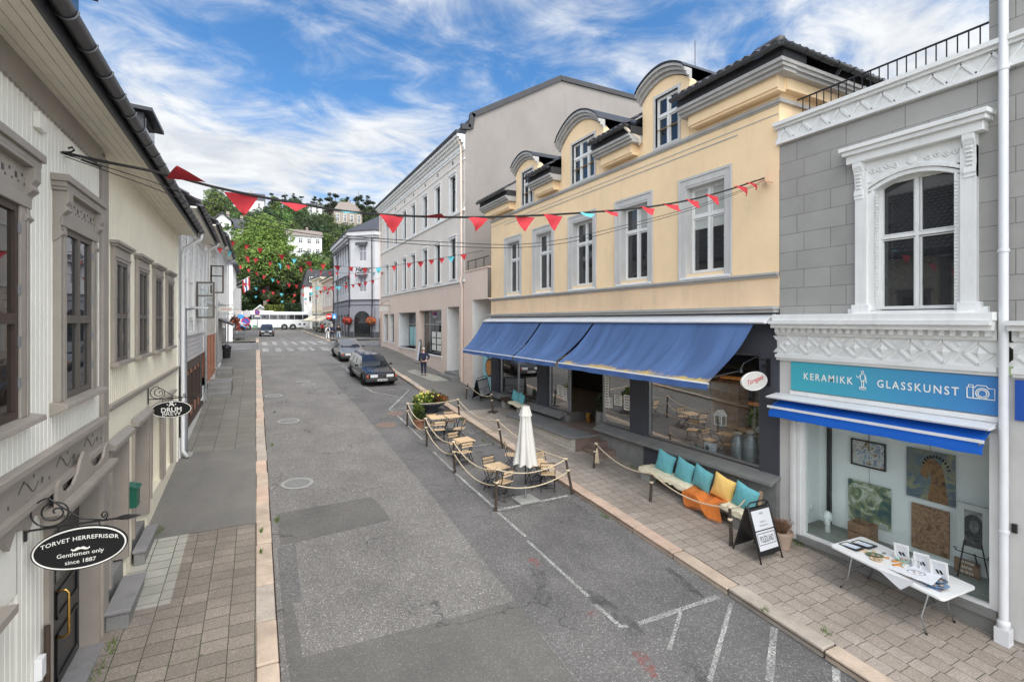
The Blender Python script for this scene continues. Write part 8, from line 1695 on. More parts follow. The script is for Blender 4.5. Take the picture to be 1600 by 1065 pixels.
# ---- sandwich boards
def board(lab, f1, f2, bk, texts, ht=1.1):
 p1, p2, p3 = set_on(*f1, 0, False), set_on(*f2, 0, False), set_on(*bk, 0, False); u = (p2 - p1); W_ = u.length; u.normalize(); n = Vector((u.y, -u.x, 0));
 if n.dot(p3 - p1) > 0: n = -n
 dep = min(.8, max(.5, abs((p3 - p1).dot(n)))); up = Vector((0, 0, 1)); t = empty('sandwich_board', (p1 + p2) / 2, 0, lab, 'sandwich board', 'sandwich boards on the pavement', world=True); tilt_ = (up * ht - n * (dep / 2)).normalized(); L_ = (up * ht - n * (dep / 2)).length; nn = u.cross(tilt_).normalized(); nn = nn if nn.dot(n) > 0 else -nn
 Q = lambda a, b_, w=0: p1 + u * a + tilt_ * b_ + nn * w
 fr = MB(); r_ = .016; fr.tube([Q(0, 0), Q(0, L_ * .9), Q(.03, L_ * .97), Q(.1, L_), Q(W_ - .1, L_), Q(W_ - .03, L_ * .97), Q(W_, L_ * .9), Q(W_, 0)], r_, 8); fr.build('frame', 'black_paint', t, smooth=True)
 m = MB(); m.hexa([Q(.015, .14, -.012), Q(W_ - .015, .14, -.012), Q(W_ - .015, .14, .008), Q(.015, .14, .008), Q(.015, L_ * .9, -.012), Q(W_ - .015, L_ * .9, -.012), Q(W_ - .015, L_ * .9, .008), Q(.015, L_ * .9, .008)]); pn = m.build('panel', 'black_paint', t)
 back = (up * ht + n * (dep / 2)).normalized(); p4 = p1 - n * dep; zz = zs(p4.y) - p4.z; G = lambda a, b_, w=0: p1 - n * dep + u * a + back * b_ - nn * w
 fr = MB(); fr.tube([G(0, 0), G(0, L_ * .95)], r_, 6); fr.tube([G(W_, 0), G(W_, L_ * .95)], r_, 6); fr.build('rear_frame', 'black_paint', t); m = MB(); m.hexa([G(.015, .14, -.01), G(W_ - .015, .14, -.01), G(W_ - .015, .14, .01), G(.015, .14, .01), G(.015, L_ * .9, -.01), G(W_ - .015, L_ * .9, -.01), G(W_ - .015, L_ * .9, .01), G(.015, L_ * .9, .01)]); m.build('rear_panel', 'black_paint', t)
 for (b0, b1, lines) in texts:
  m = MB(); m.hexa([Q(.05, b0 * L_, .009), Q(W_ - .05, b0 * L_, .009), Q(W_ - .05, b0 * L_, .013), Q(.05, b0 * L_, .013), Q(.05, b1 * L_, .009), Q(W_ - .05, b1 * L_, .009), Q(W_ - .05, b1 * L_, .013), Q(.05, b1 * L_, .013)]); pp = m.build('notice', 'plate_white', pn); m = MB()
  for (s, bc, sz, bold) in lines: m.text(s, sz, lambda x, y: Q(W_ / 2 + x * (1 if sz < .1 else .62), bc * L_ + y * (1 if sz < .1 else 1.5), .0145), bold=bold)
  if len(lines) == 1:
   for (a0, a1, c0, c1) in ((.07, W_ - .07, b1 * L_ - .05, b1 * L_ - .038), (.07, W_ - .07, b0 * L_ + .10, b0 * L_ + .112), (.07, .08, b0 * L_ + .1, b1 * L_ - .04), (W_ - .08, W_ - .07, b0 * L_ + .1, b1 * L_ - .04)): m.quad(Q(a0, c0, .0145), Q(a1, c0, .0145), Q(a1, c1, .0145), Q(a0, c1, .0145))
  m.build('print', 'black_paint', pp, recalc=False)
 return t
board('black sandwich board with two white notices beside the dried plant pot', (1189.7, 881.6), (1222.7, 870.6), (1146.5, 856), [(.53, .86, [('Kaffe', .80, .055, .01), ('Kaffe for', .66, .05, .006), ('The Mountains', .60, .042, .006)]), (.2, .51, [('POLÉDLAND', .37, .115, .01)])], 1.12)
board('black sandwich board with two white notices far along the pavement by the poster', (751.5, 626.5), (767.5, 620), (741, 624.5), [(.53, .86, [('Kaffe', .80, .055, .01), ('Kaffe for', .66, .05, .006)]), (.2, .51, [('POLÉDLAND', .37, .115, .01)])], 1.08)
c = set_on(652, 566, 0, False); t = empty('pavement_sign', c, 0, 'tall round topped sign board leaning beside the pink shop window', 'sign', world=True); m = MB(); W_ = .62; pr = [(-.31, .1), (.31, .1), (.31, 1.35)] + [(.31 * cos(pi * k / 10), 1.35 + .31 * sin(pi * k / 10)) for k in range(1, 10)] + [(-.31, 1.35)]; m.prism([(c.x + .0 + .2 * z / 1.6, c.y + x, c.z + z) for x, z in pr], (.05, 0, .01)); m.build('board', 'gutter_metal', t); m = MB(); pr2 = [(x * .78, .1 + (z - .1) * .9 + .05) for x, z in pr]; m.add([(c.x - .012 + .2 * z / 1.6, c.y + x, c.z + z) for x, z in pr2], [tuple(range(len(pr2)))]); m.build('face', 'white_cloth', t, recalc=False); m = MB(); m.box(c.x - .15, c.x + .5, c.y - .45, c.y + .45, c.z, c.z + .1); m.build('foot', 'concrete', t, bevel=.02)
# ---- lamp post, traffic signs, rail, bin, letter box
c = set_on(284, 711, 0, False); c.x = max(c.x, -1.95); t = empty('lamp_post', c, 0, 'slim galvanised lamp post close to the wall at the cream house corner', 'lamp post'); H_ = 4.55; m = MB(); m.tube([(0, 0, 0), (0, 0, 1.5), (0, 0, 1.55), (0, 0, H_)], [.07, .07, .05, .045], 12); m.build('post', 'galv', t, smooth='auto'); m = MB(); m.tube([(0, 0, H_ - .05), (.25, 0, H_)], .03, 8); m.build('arm', 'galv', t); m = MB(); m.hexa([(.15, -.10, H_ - .02), (.62, -.08, H_ - .02), (.62, .08, H_ - .02), (.15, .10, H_ - .02), (.15, -.07, H_ + .06), (.62, -.05, H_ + .04), (.62, .05, H_ + .04), (.15, .07, H_ + .06)]); m.build('lamp_head', 'galv', t, bevel=.01); m = MB(); m.box(-.2, .2, -.2, .2, -.05, .05); m.build('foot', 'concrete', t, bevel=.02)
def no_park(lab, X, Y, z, r, extra=None):
 t = empty('traffic_sign', (X, Y, zs(Y)), 0, lab, 'traffic sign', 'traffic signs beyond the crossing', world=True); m = MB(); m.tube([(X, Y + .03, zs(Y)), (X, Y + .03, z + r)], .04, 8); m.build('pole', 'galv', t); m = MB(); m.lathe([(.001, 0), (r, 0), (r, .03), (.001, .03)], (X, Y - .03, z), 28, 'y'); dk = m.build('disc', 'sign_red', t); m = MB(); m.lathe([(.001, -.008), (r * .76, -.008), (r * .76, 0)], (X, Y - .03, z), 28, 'y'); m.build('blue_field', 'sign_blue', dk); m = MB(); m.bar((X - r * .6, Y - .045, z + r * .6), (X + r * .6, Y - .045, z - r * .6), r * .17, .01, (0, 1, 0)); m.build('slash', 'sign_red', dk)
 if extra == 'plate': m = MB(); m.box(X - r * .9, X + r * .9, Y - .03, Y, z - r * 1.75, z - r * 1.1); m.build('lower_plate', 'white_metal', t)
 if extra == 'stop': m = MB(); m.lathe([(.001, 0), (.42, 0), (.42, .02), (.001, .02)], (X + .1, Y + .1, z + .85), 8, 'y'); m.build('octagon_back', 'grey_siding', t); m = MB(); m.box(X - .75, X - .2, Y - .03, Y, z + .28, z + .75); m.build('blue_plate', 'sign_cyan', t)
 return t
p = at_y(384, 502, 62); no_park('large round blue and red no parking sign at the left corner beyond the crossing', p.x, 62, p.z, .45, 'stop'); p = at_y(402, 488, 66); no_park('smaller round no parking sign with a plate, left of the dark car', p.x, 66, p.z, .30, 'plate')
c = set_on(527, 529, 0, False); p = at_y(514, 494, 63.5); X, z = p.x, p.z; t = empty('traffic_sign', (X, 63.5, zs(63.5)), 0, 'round red no entry sign with a white bar above the walking people', 'traffic sign', 'traffic signs beyond the crossing', world=True); m = MB(); m.tube([(X + .0, 63.55, zs(63.5)), (X, 63.55, z + .3)], .04, 8); m.build('pole', 'galv', t); m = MB(); m.lathe([(.001, 0), (.34, 0), (.34, .03), (.001, .03)], (X, 63.48, z), 28, 'y'); dk = m.build('disc', 'sign_red', t); m = MB(); m.box(X - .25, X + .25, 63.46, 63.475, z - .06, z + .06); m.build('white_bar', 'sign_white', dk)
m = MB(); m.box(X + .36, X + .86, 63.5, 63.53, z - .3, z + .3); bp = m.build('blue_plate', 'sign_cyan', t); m = MB(); m.prism([(X + .45, 63.495, z - .2), (X + .77, 63.495, z - .2), (X + .61, 63.495, z + .2)], (0, -.004, 0)); m.build('triangle', 'sign_white', bp)
for k, (px, pb, ptop, Y) in enumerate(((527.5, 526, 400, 66), (494, 518, 428, 88))):
 p = at_y(px, ptop, Y); zb_ = zs(Y); t = empty('street_pole', (p.x, Y, zb_), 0, ('dark tall pole in front of the grey corner hotel' if k == 0 else 'tall grey pole in front of the awnings past the hotel'), 'pole', 'tall poles past the junction'); m = MB(); m.tube([(0, 0, 0), (0, 0, p.z - zb_)], [.09, .06], 8); m.build('pole', 'slate' if k == 0 else 'galv', t); m = MB(); m.lathe([(.09, 0), (.14, .02), (.14, .4), (.09, .5)], (0, 0, 0), 10); m.build('base', 'slate', t)
c = set_on(375, 529, 0, False); t = empty('guard_rail', c, 0, 'short galvanised guard rail on the pavement beyond the side street', 'railing'); m = MB()
m.tube([(-.55, 0, 0), (-.55, 0, 1.0), (.45, 0, 1.0), (.45, 0, 0)], .03, 6); m.build('frame', 'galv', t); m = MB(); m.tube([(-.55, 0, .5), (.45, 0, .5)], .025, 6); m.build('mid_rail', 'galv', t)
c = set_on(353, 559, 0, False); t = empty('litter_bin', c, 0, 'black bin bag bulging over a dark litter bin at the white corner house', 'bin'); m = MB(); m.lathe([(.28, 0), (.33, .7), (.30, .7)], n=18); m.build('bin', 'black_paint', t); m = MB(); m.blob((0, 0, .72), .36, .36, .22, 14, 8, .06); m.build('bag', 'black_paint', t, smooth=True)
c = at_x(354, 505, -1.5); random.seed(2); t = empty('flower_basket', (-1.5, 44.5, 5.2), 0, 'wilting red and dark flower basket on the corner of the left row', 'flower basket'); m = MB(); sprig(m, (0, 0, -.4), 260, .32, .6, .16, lambda: random.choice((0, 1, 1)), up=-.3); sprig(m, (.25, 0, -.9), 120, .12, 1.0, .14, lambda: 0, up=-.5); m.build('foliage', ['petal_red', 'leaf_bronze'], t, recalc=False); m = MB(); m.blob((0, 0, -.1), .25, .25, .2); m.build('basket', 'soil', t); m = MB(); m.tube([(-.5, 0, .35), (0, 0, .35), (0, 0, .0)], .02, 5); m.build('bracket', 'black_iron', t)
yb = at_x(206, 770, -2.05).y; zt_ = at_x(206, 755, -2.05).z; t = empty('letter_box', (-2.1, yb, zt_ - .4), 0, 'green metal letter box on the wall between the doors of the timber house', 'letter box', world=True); m = MB(); m.box(-2.09, -1.95, yb - .14, yb + .14, zt_ - .42, zt_ - .04); m.build('box', 'green_box', t, bevel=.008); m = MB(); m.hexa([(-2.1, yb - .16, zt_ - .03), (-1.92, yb - .16, zt_ - .08), (-1.92, yb + .16, zt_ - .08), (-2.1, yb + .16, zt_ - .03), (-2.1, yb - .16, zt_), (-1.92, yb - .16, zt_ - .06), (-1.92, yb + .16, zt_ - .06), (-2.1, yb + .16, zt_)]); m.build('lid', 'green_box', t)
# ---- weeds in the joints
random.seed(9); m = MB()
for (px, py, n, r_) in ((190, 925, 60, .16), (175, 1010, 40, .12), (150, 1050, 40, .15), (248, 830, 50, .15), (200, 870, 30, .10), (408, 830, 50, .05), (433, 805, 60, .08), (408, 862, 40, .04), (425, 690, 40, .05), (429, 640, 30, .06), (722, 652, 60, .08), (755, 684, 40, .09), (770, 688, 30, .08), (945, 800, 40, .10), (1196, 955, 30, .06), (1290, 988, 20, .06), (1242, 848, 70, .14), (960, 702, 50, .10), (990, 730, 40, .1), (512, 528, 60, .2), (372, 531, 80, .35), (1180, 838, 40, .2), (1120, 800, 30, .2)):
 p = at_h(px, py, 0, py != 0 and 440 < px < 1000 and False);
 for k in range(n):
  a = random.uniform(0, 6.28); q = r_ * sqrt(random.random()); x, y = p.x + q * cos(a) * .6, p.y + q * sin(a) * 1.6; z = (zs(y) if (x > 7.8 or x < .28) else zr(y)); l_ = random.uniform(.03, .11); b_ = random.uniform(0, 6.28); o = len(m.v); dx, dy = cos(b_), sin(b_)
  m.v += [(x - dy * .006, y + dx * .006, z), (x + dy * .006, y - dx * .006, z), (x + dx * l_ * .6, y + dy * l_ * .6, z + l_)]; m.f.append((o, o + 1, o + 2)); m.mi.append(0)
tag(m.build('weeds', 'leaf_grass', recalc=False), 'small green weeds in the pavement joints', 'weeds', None, 'stuff')
# ================================================================== folding table and display of the art shop
random.seed(4)
c1, c2, c3, c4 = (at_h(1299, 850, .74, False), at_h(1470, 937, .74, False), at_h(1518, 911, .74, False), at_h(1336, 834, .74, False))
cen = (c1 + c2 + c3 + c4) / 4; ax = ((c1 - c2) + (c4 - c3)).normalized(); TL, TW = ((c1 - c2).length + (c4 - c3).length) / 2, ((c2 - c3).length + (c1 - c4).length) / 2
TBZ = zs(cen.y) + .74; FT = empty('folding_table', (cen.x, cen.y, zs(cen.y)), atan2(ax.y, ax.x), 'long white plastic folding table with crafts in front of the art shop window', 'table')
FT.rotation_euler = (0, -SLOPE * ax.y, atan2(ax.y, ax.x)); hl, hw = TL / 2, TW / 2
def FTP(u, v, w=0.0):   # table coordinates: u along, v across (towards the window is -), height above the top
 b = FT.rotation_euler.to_matrix(); return Vector(FT.location) + b @ Vector((u, v, .74 + w))
m = MB(); pts = []
for (sx_, sy_, a0) in ((1, 1, 0), (-1, 1, 90), (-1, -1, 180), (1, -1, 270)):
 for k in range(6): a = radians(a0 + 18 * k); pts.append((sx_ * (hl - .07) + .07 * cos(a), sy_ * (hw - .07) + .07 * sin(a), .70))
m.prism(pts, (0, 0, .04)); m.build('tabletop', 'white_wood', FT, bevel=.006)
for s_ in (-1, 1):
 for v in (-1, 1): m = MB(); m.tube([(s_ * (hl - .30), v * hw * .55, .70), (s_ * (hl - .30), v * hw * .62, .55), (s_ * (hl - .32), v * hw * .80, .25), (s_ * (hl - .22), v * hw * .84, .0)], .014, 8); lg = m.build('leg', 'steel', FT, smooth=True); m = MB(); m.lathe([(.017, 0), (.02, .03), (.016, .035)], (s_ * (hl - .22), v * hw * .84, -.002), 8); m.build('rubber_foot', 'rubber', lg)
 m = MB(); m.tube([(s_ * (hl - .31), -hw * .72, .38), (s_ * (hl - .31), hw * .72, .38)], .011, 6); m.build('cross_brace', 'steel', FT); m = MB(); m.tube([(s_ * (hl - .31), 0, .38), (s_ * .25, 0, .68)], .009, 6); m.build('fold_brace', 'black_paint', FT)
# which side faces the street: +v or -v
SG = 1 if FTP(0, 1).x < FTP(0, -1).x else -1; VS = lambda v: v * SG; EN = 1 if FTP(1, 0).y > FTP(-1, 0).y else -1; US = lambda u: u * EN * -1    # +u towards the camera end
def on_table(nm, lab, cat, u, v, rz=0.0, grp=None):
 t = empty(nm, FTP(US(u), VS(v), .001), 0, lab, cat, grp); t.rotation_euler = FT.rotation_euler; t.rotation_euler.z += (0 if US(1) > 0 else pi) + rz; return t
def relx(m_): return m_
V_ = 1 if (SG * (1 if US(1) > 0 else -1)) > 0 else -1     # local +y sign that points to the street
cl = on_table('lace_cloth', 'white lace cloth lying over the middle of the folding table', 'cloth', 0.02, 0.0); rows = []
for i in range(25):
 row = []
 for j in range(25):
  a, b_ = -1 + i / 12, -1 + j / 12; u, v = a * .62, b_ * .34; u2, v2 = u * 1.0 + v * .22, (v + u * .08); z = .004; lim = hw
  if v2 * 1 > lim: z -= (v2 - lim); v2 = lim + .012
  row.append((u2, V_ * v2, z + .003 * sin(i * 2) * cos(j * 1.7)))
 rows.append(row)
m = MB(); m.grid(rows); m.add([(-.05, V_ * (hw + .012), -.002), (.5, V_ * (hw + .012), -.002), (.28, V_ * (hw + .02), -.20)], [(0, 1, 2)]); m.build('cloth', 'white_cloth', cl, recalc=False); m = MB()
for k in range(14): f = k / 13; m.blob((-.05 + .33 * f, V_ * (hw + .018), -.2 * f), .012, .004, .014, 6, 4); m.blob((.5 - .22 * f, V_ * (hw + .018), -.2 * f), .012, .004, .014, 6, 4)
m.build('scallop', 'white_cloth', cl)
def frame_flat(lab, u, v, wx, wy, art, rz=0):
 t = on_table('picture_frame', lab, 'picture frame', u, v, rz, 'picture frames on the folding table'); m = MB(); b_ = .035
 for (x0, x1, y0, y1) in ((-wx / 2, wx / 2, -wy / 2, -wy / 2 + b_), (-wx / 2, wx / 2, wy / 2 - b_, wy / 2), (-wx / 2, -wx / 2 + b_, -wy / 2 + b_, wy / 2 - b_), (wx / 2 - b_, wx / 2, -wy / 2 + b_, wy / 2 - b_)): m.box(x0, x1, y0, y1, 0, .022)
 m.build('frame', 'black_paint', t); m = MB(); m.box(-wx / 2 + b_, wx / 2 - b_, -wy / 2 + b_, wy / 2 - b_, 0, .012); m.build('picture', art, t)
painting('art_sea', [S(120, 150, 190), S(200, 215, 230), S(230, 235, 240), S(90, 120, 150)], 14, 1); painting('art_photo', [S(120, 86, 74), S(140, 104, 92), S(130, 150, 190), S(120, 140, 180)], 4, .5)
frame_flat('black framed seascape lying flat at the window edge of the table', -hl + .24, -.14, .36, .26, 'art_sea'); frame_flat('black framed picture lying flat at the street edge of the table', -hl + .20, .16, .36, .26, 'art_sea')
def frame_up(lab, u, v, wx, wz):
 t = on_table('picture_frame', lab, 'picture frame', u, v, .12, 'picture frames on the folding table'); m = MB(); b_ = .035; y0, y1 = -.012, .012
 for (x0, x1, z0, z1) in ((-wx / 2, wx / 2, 0, b_), (-wx / 2, wx / 2, wz - b_, wz), (-wx / 2, -wx / 2 + b_, b_, wz - b_), (wx / 2 - b_, wx / 2, b_, wz - b_)): m.box(x0, x1, y0, y1, z0, z1)
 m.build('frame', 'white_wood', t, bevel=.003); m = MB(); m.box(-wx / 2 + b_, wx / 2 - b_, -.006, .004, b_, wz - b_); m.build('mount', 'plate_white', t); m = MB(); y = V_ * .0075
 for k in range(2): m.prism([(-.05 + .05 * k, y, wz * .52), (-.02 + .05 * k, y, wz * .55), (.01 + .05 * k, y, wz * .36), (-.02 + .05 * k, y, wz * .33)], (0, V_ * .002, 0))
 m.build('silhouette', 'black_cloth', t); m = MB(); m.bar((0, -V_ * .01, wz * .7), (0, -V_ * .13, 0), .05, .006); m.build('stand', 'white_wood', t)
frame_up('white standing frame nearest the wire crown on the table', hl - .95, -.20, .23, .30); frame_up('white standing frame in the middle of the three on the table', hl - .62, -.17, .23, .30); frame_up('white standing frame closest to the near end of the table', hl - .34, -.12, .25, .32)
def dish(nm, lab, u, v, r, mat, h=.035, sx_=1.3):
 t = on_table(nm, lab, 'dish', u, v, .3, 'dishes on the folding table'); t.scale = (sx_, 1, 1); m = MB(); m.lathe([(r * .5, 0), (r * .85, h * .5), (r, h), (r * .94, h), (r * .6, h * .4), (.001, h * .35)], n=20); m.build('dish', mat, t, smooth='auto'); m = MB()
 for k in range(3): m.blob((r * .4 * cos(k * 2.2), r * .35 * sin(k * 2.2), h * .8), r * .22, r * .15, h * .4, 7, 5, .15)
 m.build('trinket', 'pot_pale', t)
plain('dish_green', S(96, 112, 84), .3, .2, 20); plain('dish_blue', S(120, 150, 178), .3, .15, 20); plain('dish_slate', S(84, 92, 104), .3, .2, 20); plain('dish_mint', S(160, 190, 180), .3, .15, 20); plain('dish_sand', S(214, 186, 150), .3, .2, 20)
dish('craft_dish', 'dark green leaf shaped dish on the lace cloth', -.32, .12, .11, 'dish_green'); dish('craft_dish', 'small sand coloured dish in front of the dark green one', -.22, .24, .08, 'dish_sand'); dish('craft_dish', 'mint coloured dish near the back of the lace cloth', .0, -.16, .09, 'dish_mint', .06); dish('craft_dish', 'slate blue dish with pale trinkets in the middle of the table', .34, .10, .10, 'dish_slate', .05); dish('craft_dish', 'dark oval dish behind the pale blue one', .58, .02, .13, 'dish_slate', .05); dish('craft_dish', 'pale blue oval dish nearest the street on the table', .66, .17, .14, 'dish_blue', .05)
for k in range(22):
 u, v = random.uniform(-.55, .6), random.uniform(-.2, .26); t = on_table('trinket', 'tiny piece of handmade jewellery laid out on the lace cloth', 'trinket', u, v, random.uniform(0, 3), 'trinkets on the lace cloth'); m = MB(); m.obox((0, 0, .012), (1, 0, 0), (0, 1, 0), (0, 0, 1), random.uniform(.025, .08), random.uniform(.012, .03), .008); m.build('piece', random.choice(('dish_sand', 'dish_slate', 'dish_mint', 'orange_wood', 'steel')), t)
t = on_table('wire_crown', 'white geometric wire ornament at the window side of the table', 'ornament', .22, -.24); m = MB(); R6 = [(.11 * cos(pi * k / 3), .11 * sin(pi * k / 3)) for k in range(6)]
for k in range(6):
 a, b_ = R6[k], R6[(k + 1) % 6]; m.tube([(a[0], a[1], .03), (b_[0], b_[1], .03)], .007, 5); m.tube([(a[0], a[1], .16), (b_[0], b_[1], .16)], .007, 5); m.tube([(a[0], a[1], .0), (a[0], a[1], .17)], .007, 5); m.tube([(a[0], a[1], .03), ((a[0] + b_[0]) / 2, (a[1] + b_[1]) / 2, .16)], .006, 5)
m.build('wires', 'white_paint', t)
t = on_table('photo_card', 'photo card with a white shape lying at the near end of the table', 'card', hl - .30, .20, .1); m = MB(); m.box(-.17, .17, -.11, .11, 0, .004); m.build('card', 'art_photo', t); m = MB(); m.blob((-.02, 0, .004), .06, .035, .012, 10, 5); m.build('shape', 'white_paint', t)
# paintings and objects behind the glass
def hung(nm, lab, px, art, frame=None, X=11.74, hang=True, th=.03):
 (a, b_, c, d) = [at_x(*p, X) for p in px]; y0, y1 = (a.y + d.y) / 2, (b_.y + c.y) / 2; z1, z0 = (a.z + b_.z) / 2, (c.z + d.z) / 2; t = empty(nm, (X, (y0 + y1) / 2, z0), 0, lab, 'painting', 'paintings in the art shop', world=True)
 m = MB(); m.box(X, X + th, y1, y0, z0, z1); cv = m.build('canvas', art, t)
 if frame:
  m = MB(); f = .03 if frame == 'black_paint' else .1
  for (p, q_, r_, s_) in ((y1 - .0, y0, z0, z0 + f), (y1, y0, z1 - f, z1), (y1, y1 + f, z0 + f, z1 - f), (y0 - f, y0, z0 + f, z1 - f)): m.box(X - .02, X, p, q_, r_, s_)
  m.build('frame', frame, t)
 if hang: m = MB(); m.tube([(X + .02, (y0 + y1) / 2, z1), (X + .02, (y0 + y1) / 2, 3.16)], .004, 4); m.build('wire', 'dark_metal', t)
 return t, y0, y1, z0, z1, X
hung('painting', 'small black framed harbour painting, top left in the art shop window', [(1329, 684), (1384, 693), (1385, 736), (1331, 725)], 'art_harbour', 'black_paint')
t, y0, y1, z0, z1, X = hung('painting', 'big brown horse head painting, top right in the art shop window', [(1416, 698), (1492, 711), (1492, 791), (1417, 774)], 'art_horse_bg')
ww, hh = y0 - y1, z1 - z0; hp = [(.45, .0), (.88, .0), (.84, .25), (.80, .5), (.76, .7), (.66, .82), (.52, .86), (.40, .80), (.33, .68), (.30, .52), (.36, .44), (.44, .46), (.50, .56), (.54, .48), (.50, .28)]
m = MB(); m.prism([(X - .006, y0 - ww * a, z0 + hh * b_) for a, b_ in hp], (.006, 0, 0)); m.build('horse_shape', 'art_horse', t)
for k in range(11): a = radians(20 + k * 13); m = MB(); c = (.62 + .26 * cos(a), .58 + .30 * sin(a)); e = (.62 + .32 * cos(a), .58 + .36 * sin(a)); m.bar((X - .006, y0 - ww * c[0], z0 + hh * c[1]), (X - .006, y0 - ww * e[0], z0 + hh * e[1]), ww * .04, .005, (1, 0, 0)); m.build('crest_bar', 'black_cloth', t)
hung('painting', 'teal and green abstract painting, lower left in the art shop window', [(1326, 748), (1392, 763), (1391, 829), (1325, 808)], 'art_teal'); hung('painting', 'rust brown textured painting, lower middle in the art shop window', [(1426, 785), (1485, 800), (1481, 872), (1422, 853)], 'art_brown', hang=False)
painting('art_hair', [S(26, 25, 25), S(60, 58, 58), S(96, 94, 94)], 9, 1.5)
painting('art_mono_light', [S(74, 72, 72), S(120, 118, 118), S(160, 160, 162)], 6, .5)
t, y0, y1, z0, z1, X = hung('painting', 'black and white portrait of a woman in a grey frame on an easel', [(1502, 783), (1549, 797), (1546, 876), (1491, 850)], 'art_mono', 'surround_grey', 11.45, False)
yc, zc = (y0 + y1) / 2, (z0 + z1) / 2; m = MB(); n = 20; Ov = lambda cy_, cz_, a, b_, w_: [(X - w_, cy_ + a * cos(2 * pi * k / n), cz_ + b_ * sin(2 * pi * k / n)) for k in range(n)]
m.add(Ov(yc, zc + .02, .16, .24, .004), [tuple(range(n))]); m.build('painted_hair', 'art_hair', t, recalc=False); m = MB(); m.add(Ov(yc - .01, zc + .05, .068, .115, .007), [tuple(range(n))]); m.build('painted_face', 'art_mono_light', t, recalc=False); m = MB()
for s_ in (-1, 1): m.add(Ov(yc + s_ * .036, zc + .085, .016, .005, .009), [tuple(range(n))])
m.add(Ov(yc, zc - .01, .018, .004, .009), [tuple(range(n))]); m.bar((X - .009, yc, zc + .085), (X - .009, yc + .006, zc + .03), .01, .002, (1, 0, 0)); m.build('painted_features', 'black_cloth', t, recalc=False)
t = empty('easel', (11.4, yc, .33), 0, 'thin black iron easel with scrolled rests under the portrait', 'easel', world=True); m = MB(); m.tube([(11.42, yc + .22, .33), (11.42, yc + .12, z0 + .2)], .011, 6); m.build('leg', 'black_iron', t); m = MB(); m.tube([(11.42, yc - .24, .33), (11.42, yc - .12, z0 + .2)], .011, 6); m.build('leg', 'black_iron', t); m = MB(); m.tube([(11.7, yc, .33), (11.44, yc, z0 + .1)], .011, 6); m.build('leg', 'black_iron', t); m = MB(); m.tube([(11.38, yc - .24, z0 - .01), (11.38, yc + .24, z0 - .01)], .009, 6)
for s_ in (-1, 1): m.tube([(11.38, yc + s_ * (.24 + .03 * cos(a * .7) * (1 - a / 14)), z0 + .02 + .03 * sin(a * .7) * (1 - a / 14)) for a in range(12)], .006, 5)
m.build('rest', 'black_iron', t)
t = empty('wooden_sign', (11.6, at_x(1521, 895, 11.6).y, .33), 0, 'brown board with a name and number in white letters, on the gravel behind the table', 'sign', world=True); a, b_, c, d = at_x(1496, 870, 11.6), at_x(1531, 880, 11.6), at_x(1527, 911, 11.6), at_x(1496, 900, 11.6); zt2, zb2 = a.z, max(.34, c.z); m = MB(); m.box(11.6, 11.63, b_.y, a.y + .05, zb2, zt2); bd = m.build('board', 'crate_wood', t); m = MB(); yc2 = (a.y + b_.y) / 2 + .02; hs = (zt2 - zb2) / 3
for k, s_ in enumerate(('LIV KVEIM', 'RAVVIK', '90 18 015')): m.text(s_, hs * .72, lambda x, y: (11.597, yc2 - x * .72, zt2 - hs * (k + .5) + y), bold=.015)
m.build('lettering', 'sign_white', bd, recalc=False)
p = at_x(1350, 850, 11.5); slat_box('wooden_crate', 'small brown crate standing in the art shop window under the teal painting', 'crate', 11.45, p.y, .33, .34, .42, .40, 2)
for (px, py, X, lab) in ((1293, 829, 11.25, 'white sculpted head on the gravel, right one by the dark post'), (1264, 806, 11.5, 'white sculpted head on the gravel at the left end of the shop window')):
 p = at_x(px, py, X); t = empty('sculpted_head', (X, p.y, .33), .4, lab, 'sculpture', 'sculpted heads in the art shop'); m = MB(); m.blob((0, 0, .34), .12, .10, .13, 16, 10); m.blob((-.05, 0, .24), .075, .06, .09, 12, 8); m.tube([(0, 0, 0), (.01, 0, .12), (.0, 0, .24)], [.06, .045, .06], 12); m.blob((-.12, 0, .27), .025, .018, .035, 8, 6); hd = m.build('head', 'white_paint', t, smooth=True); m = MB()
 for s_ in (-1, 1): m.blob((-.10, s_ * .04, .31), .02, .022, .018, 8, 5)
 m.build('eye_socket', 'surround_grey', hd, smooth=True)
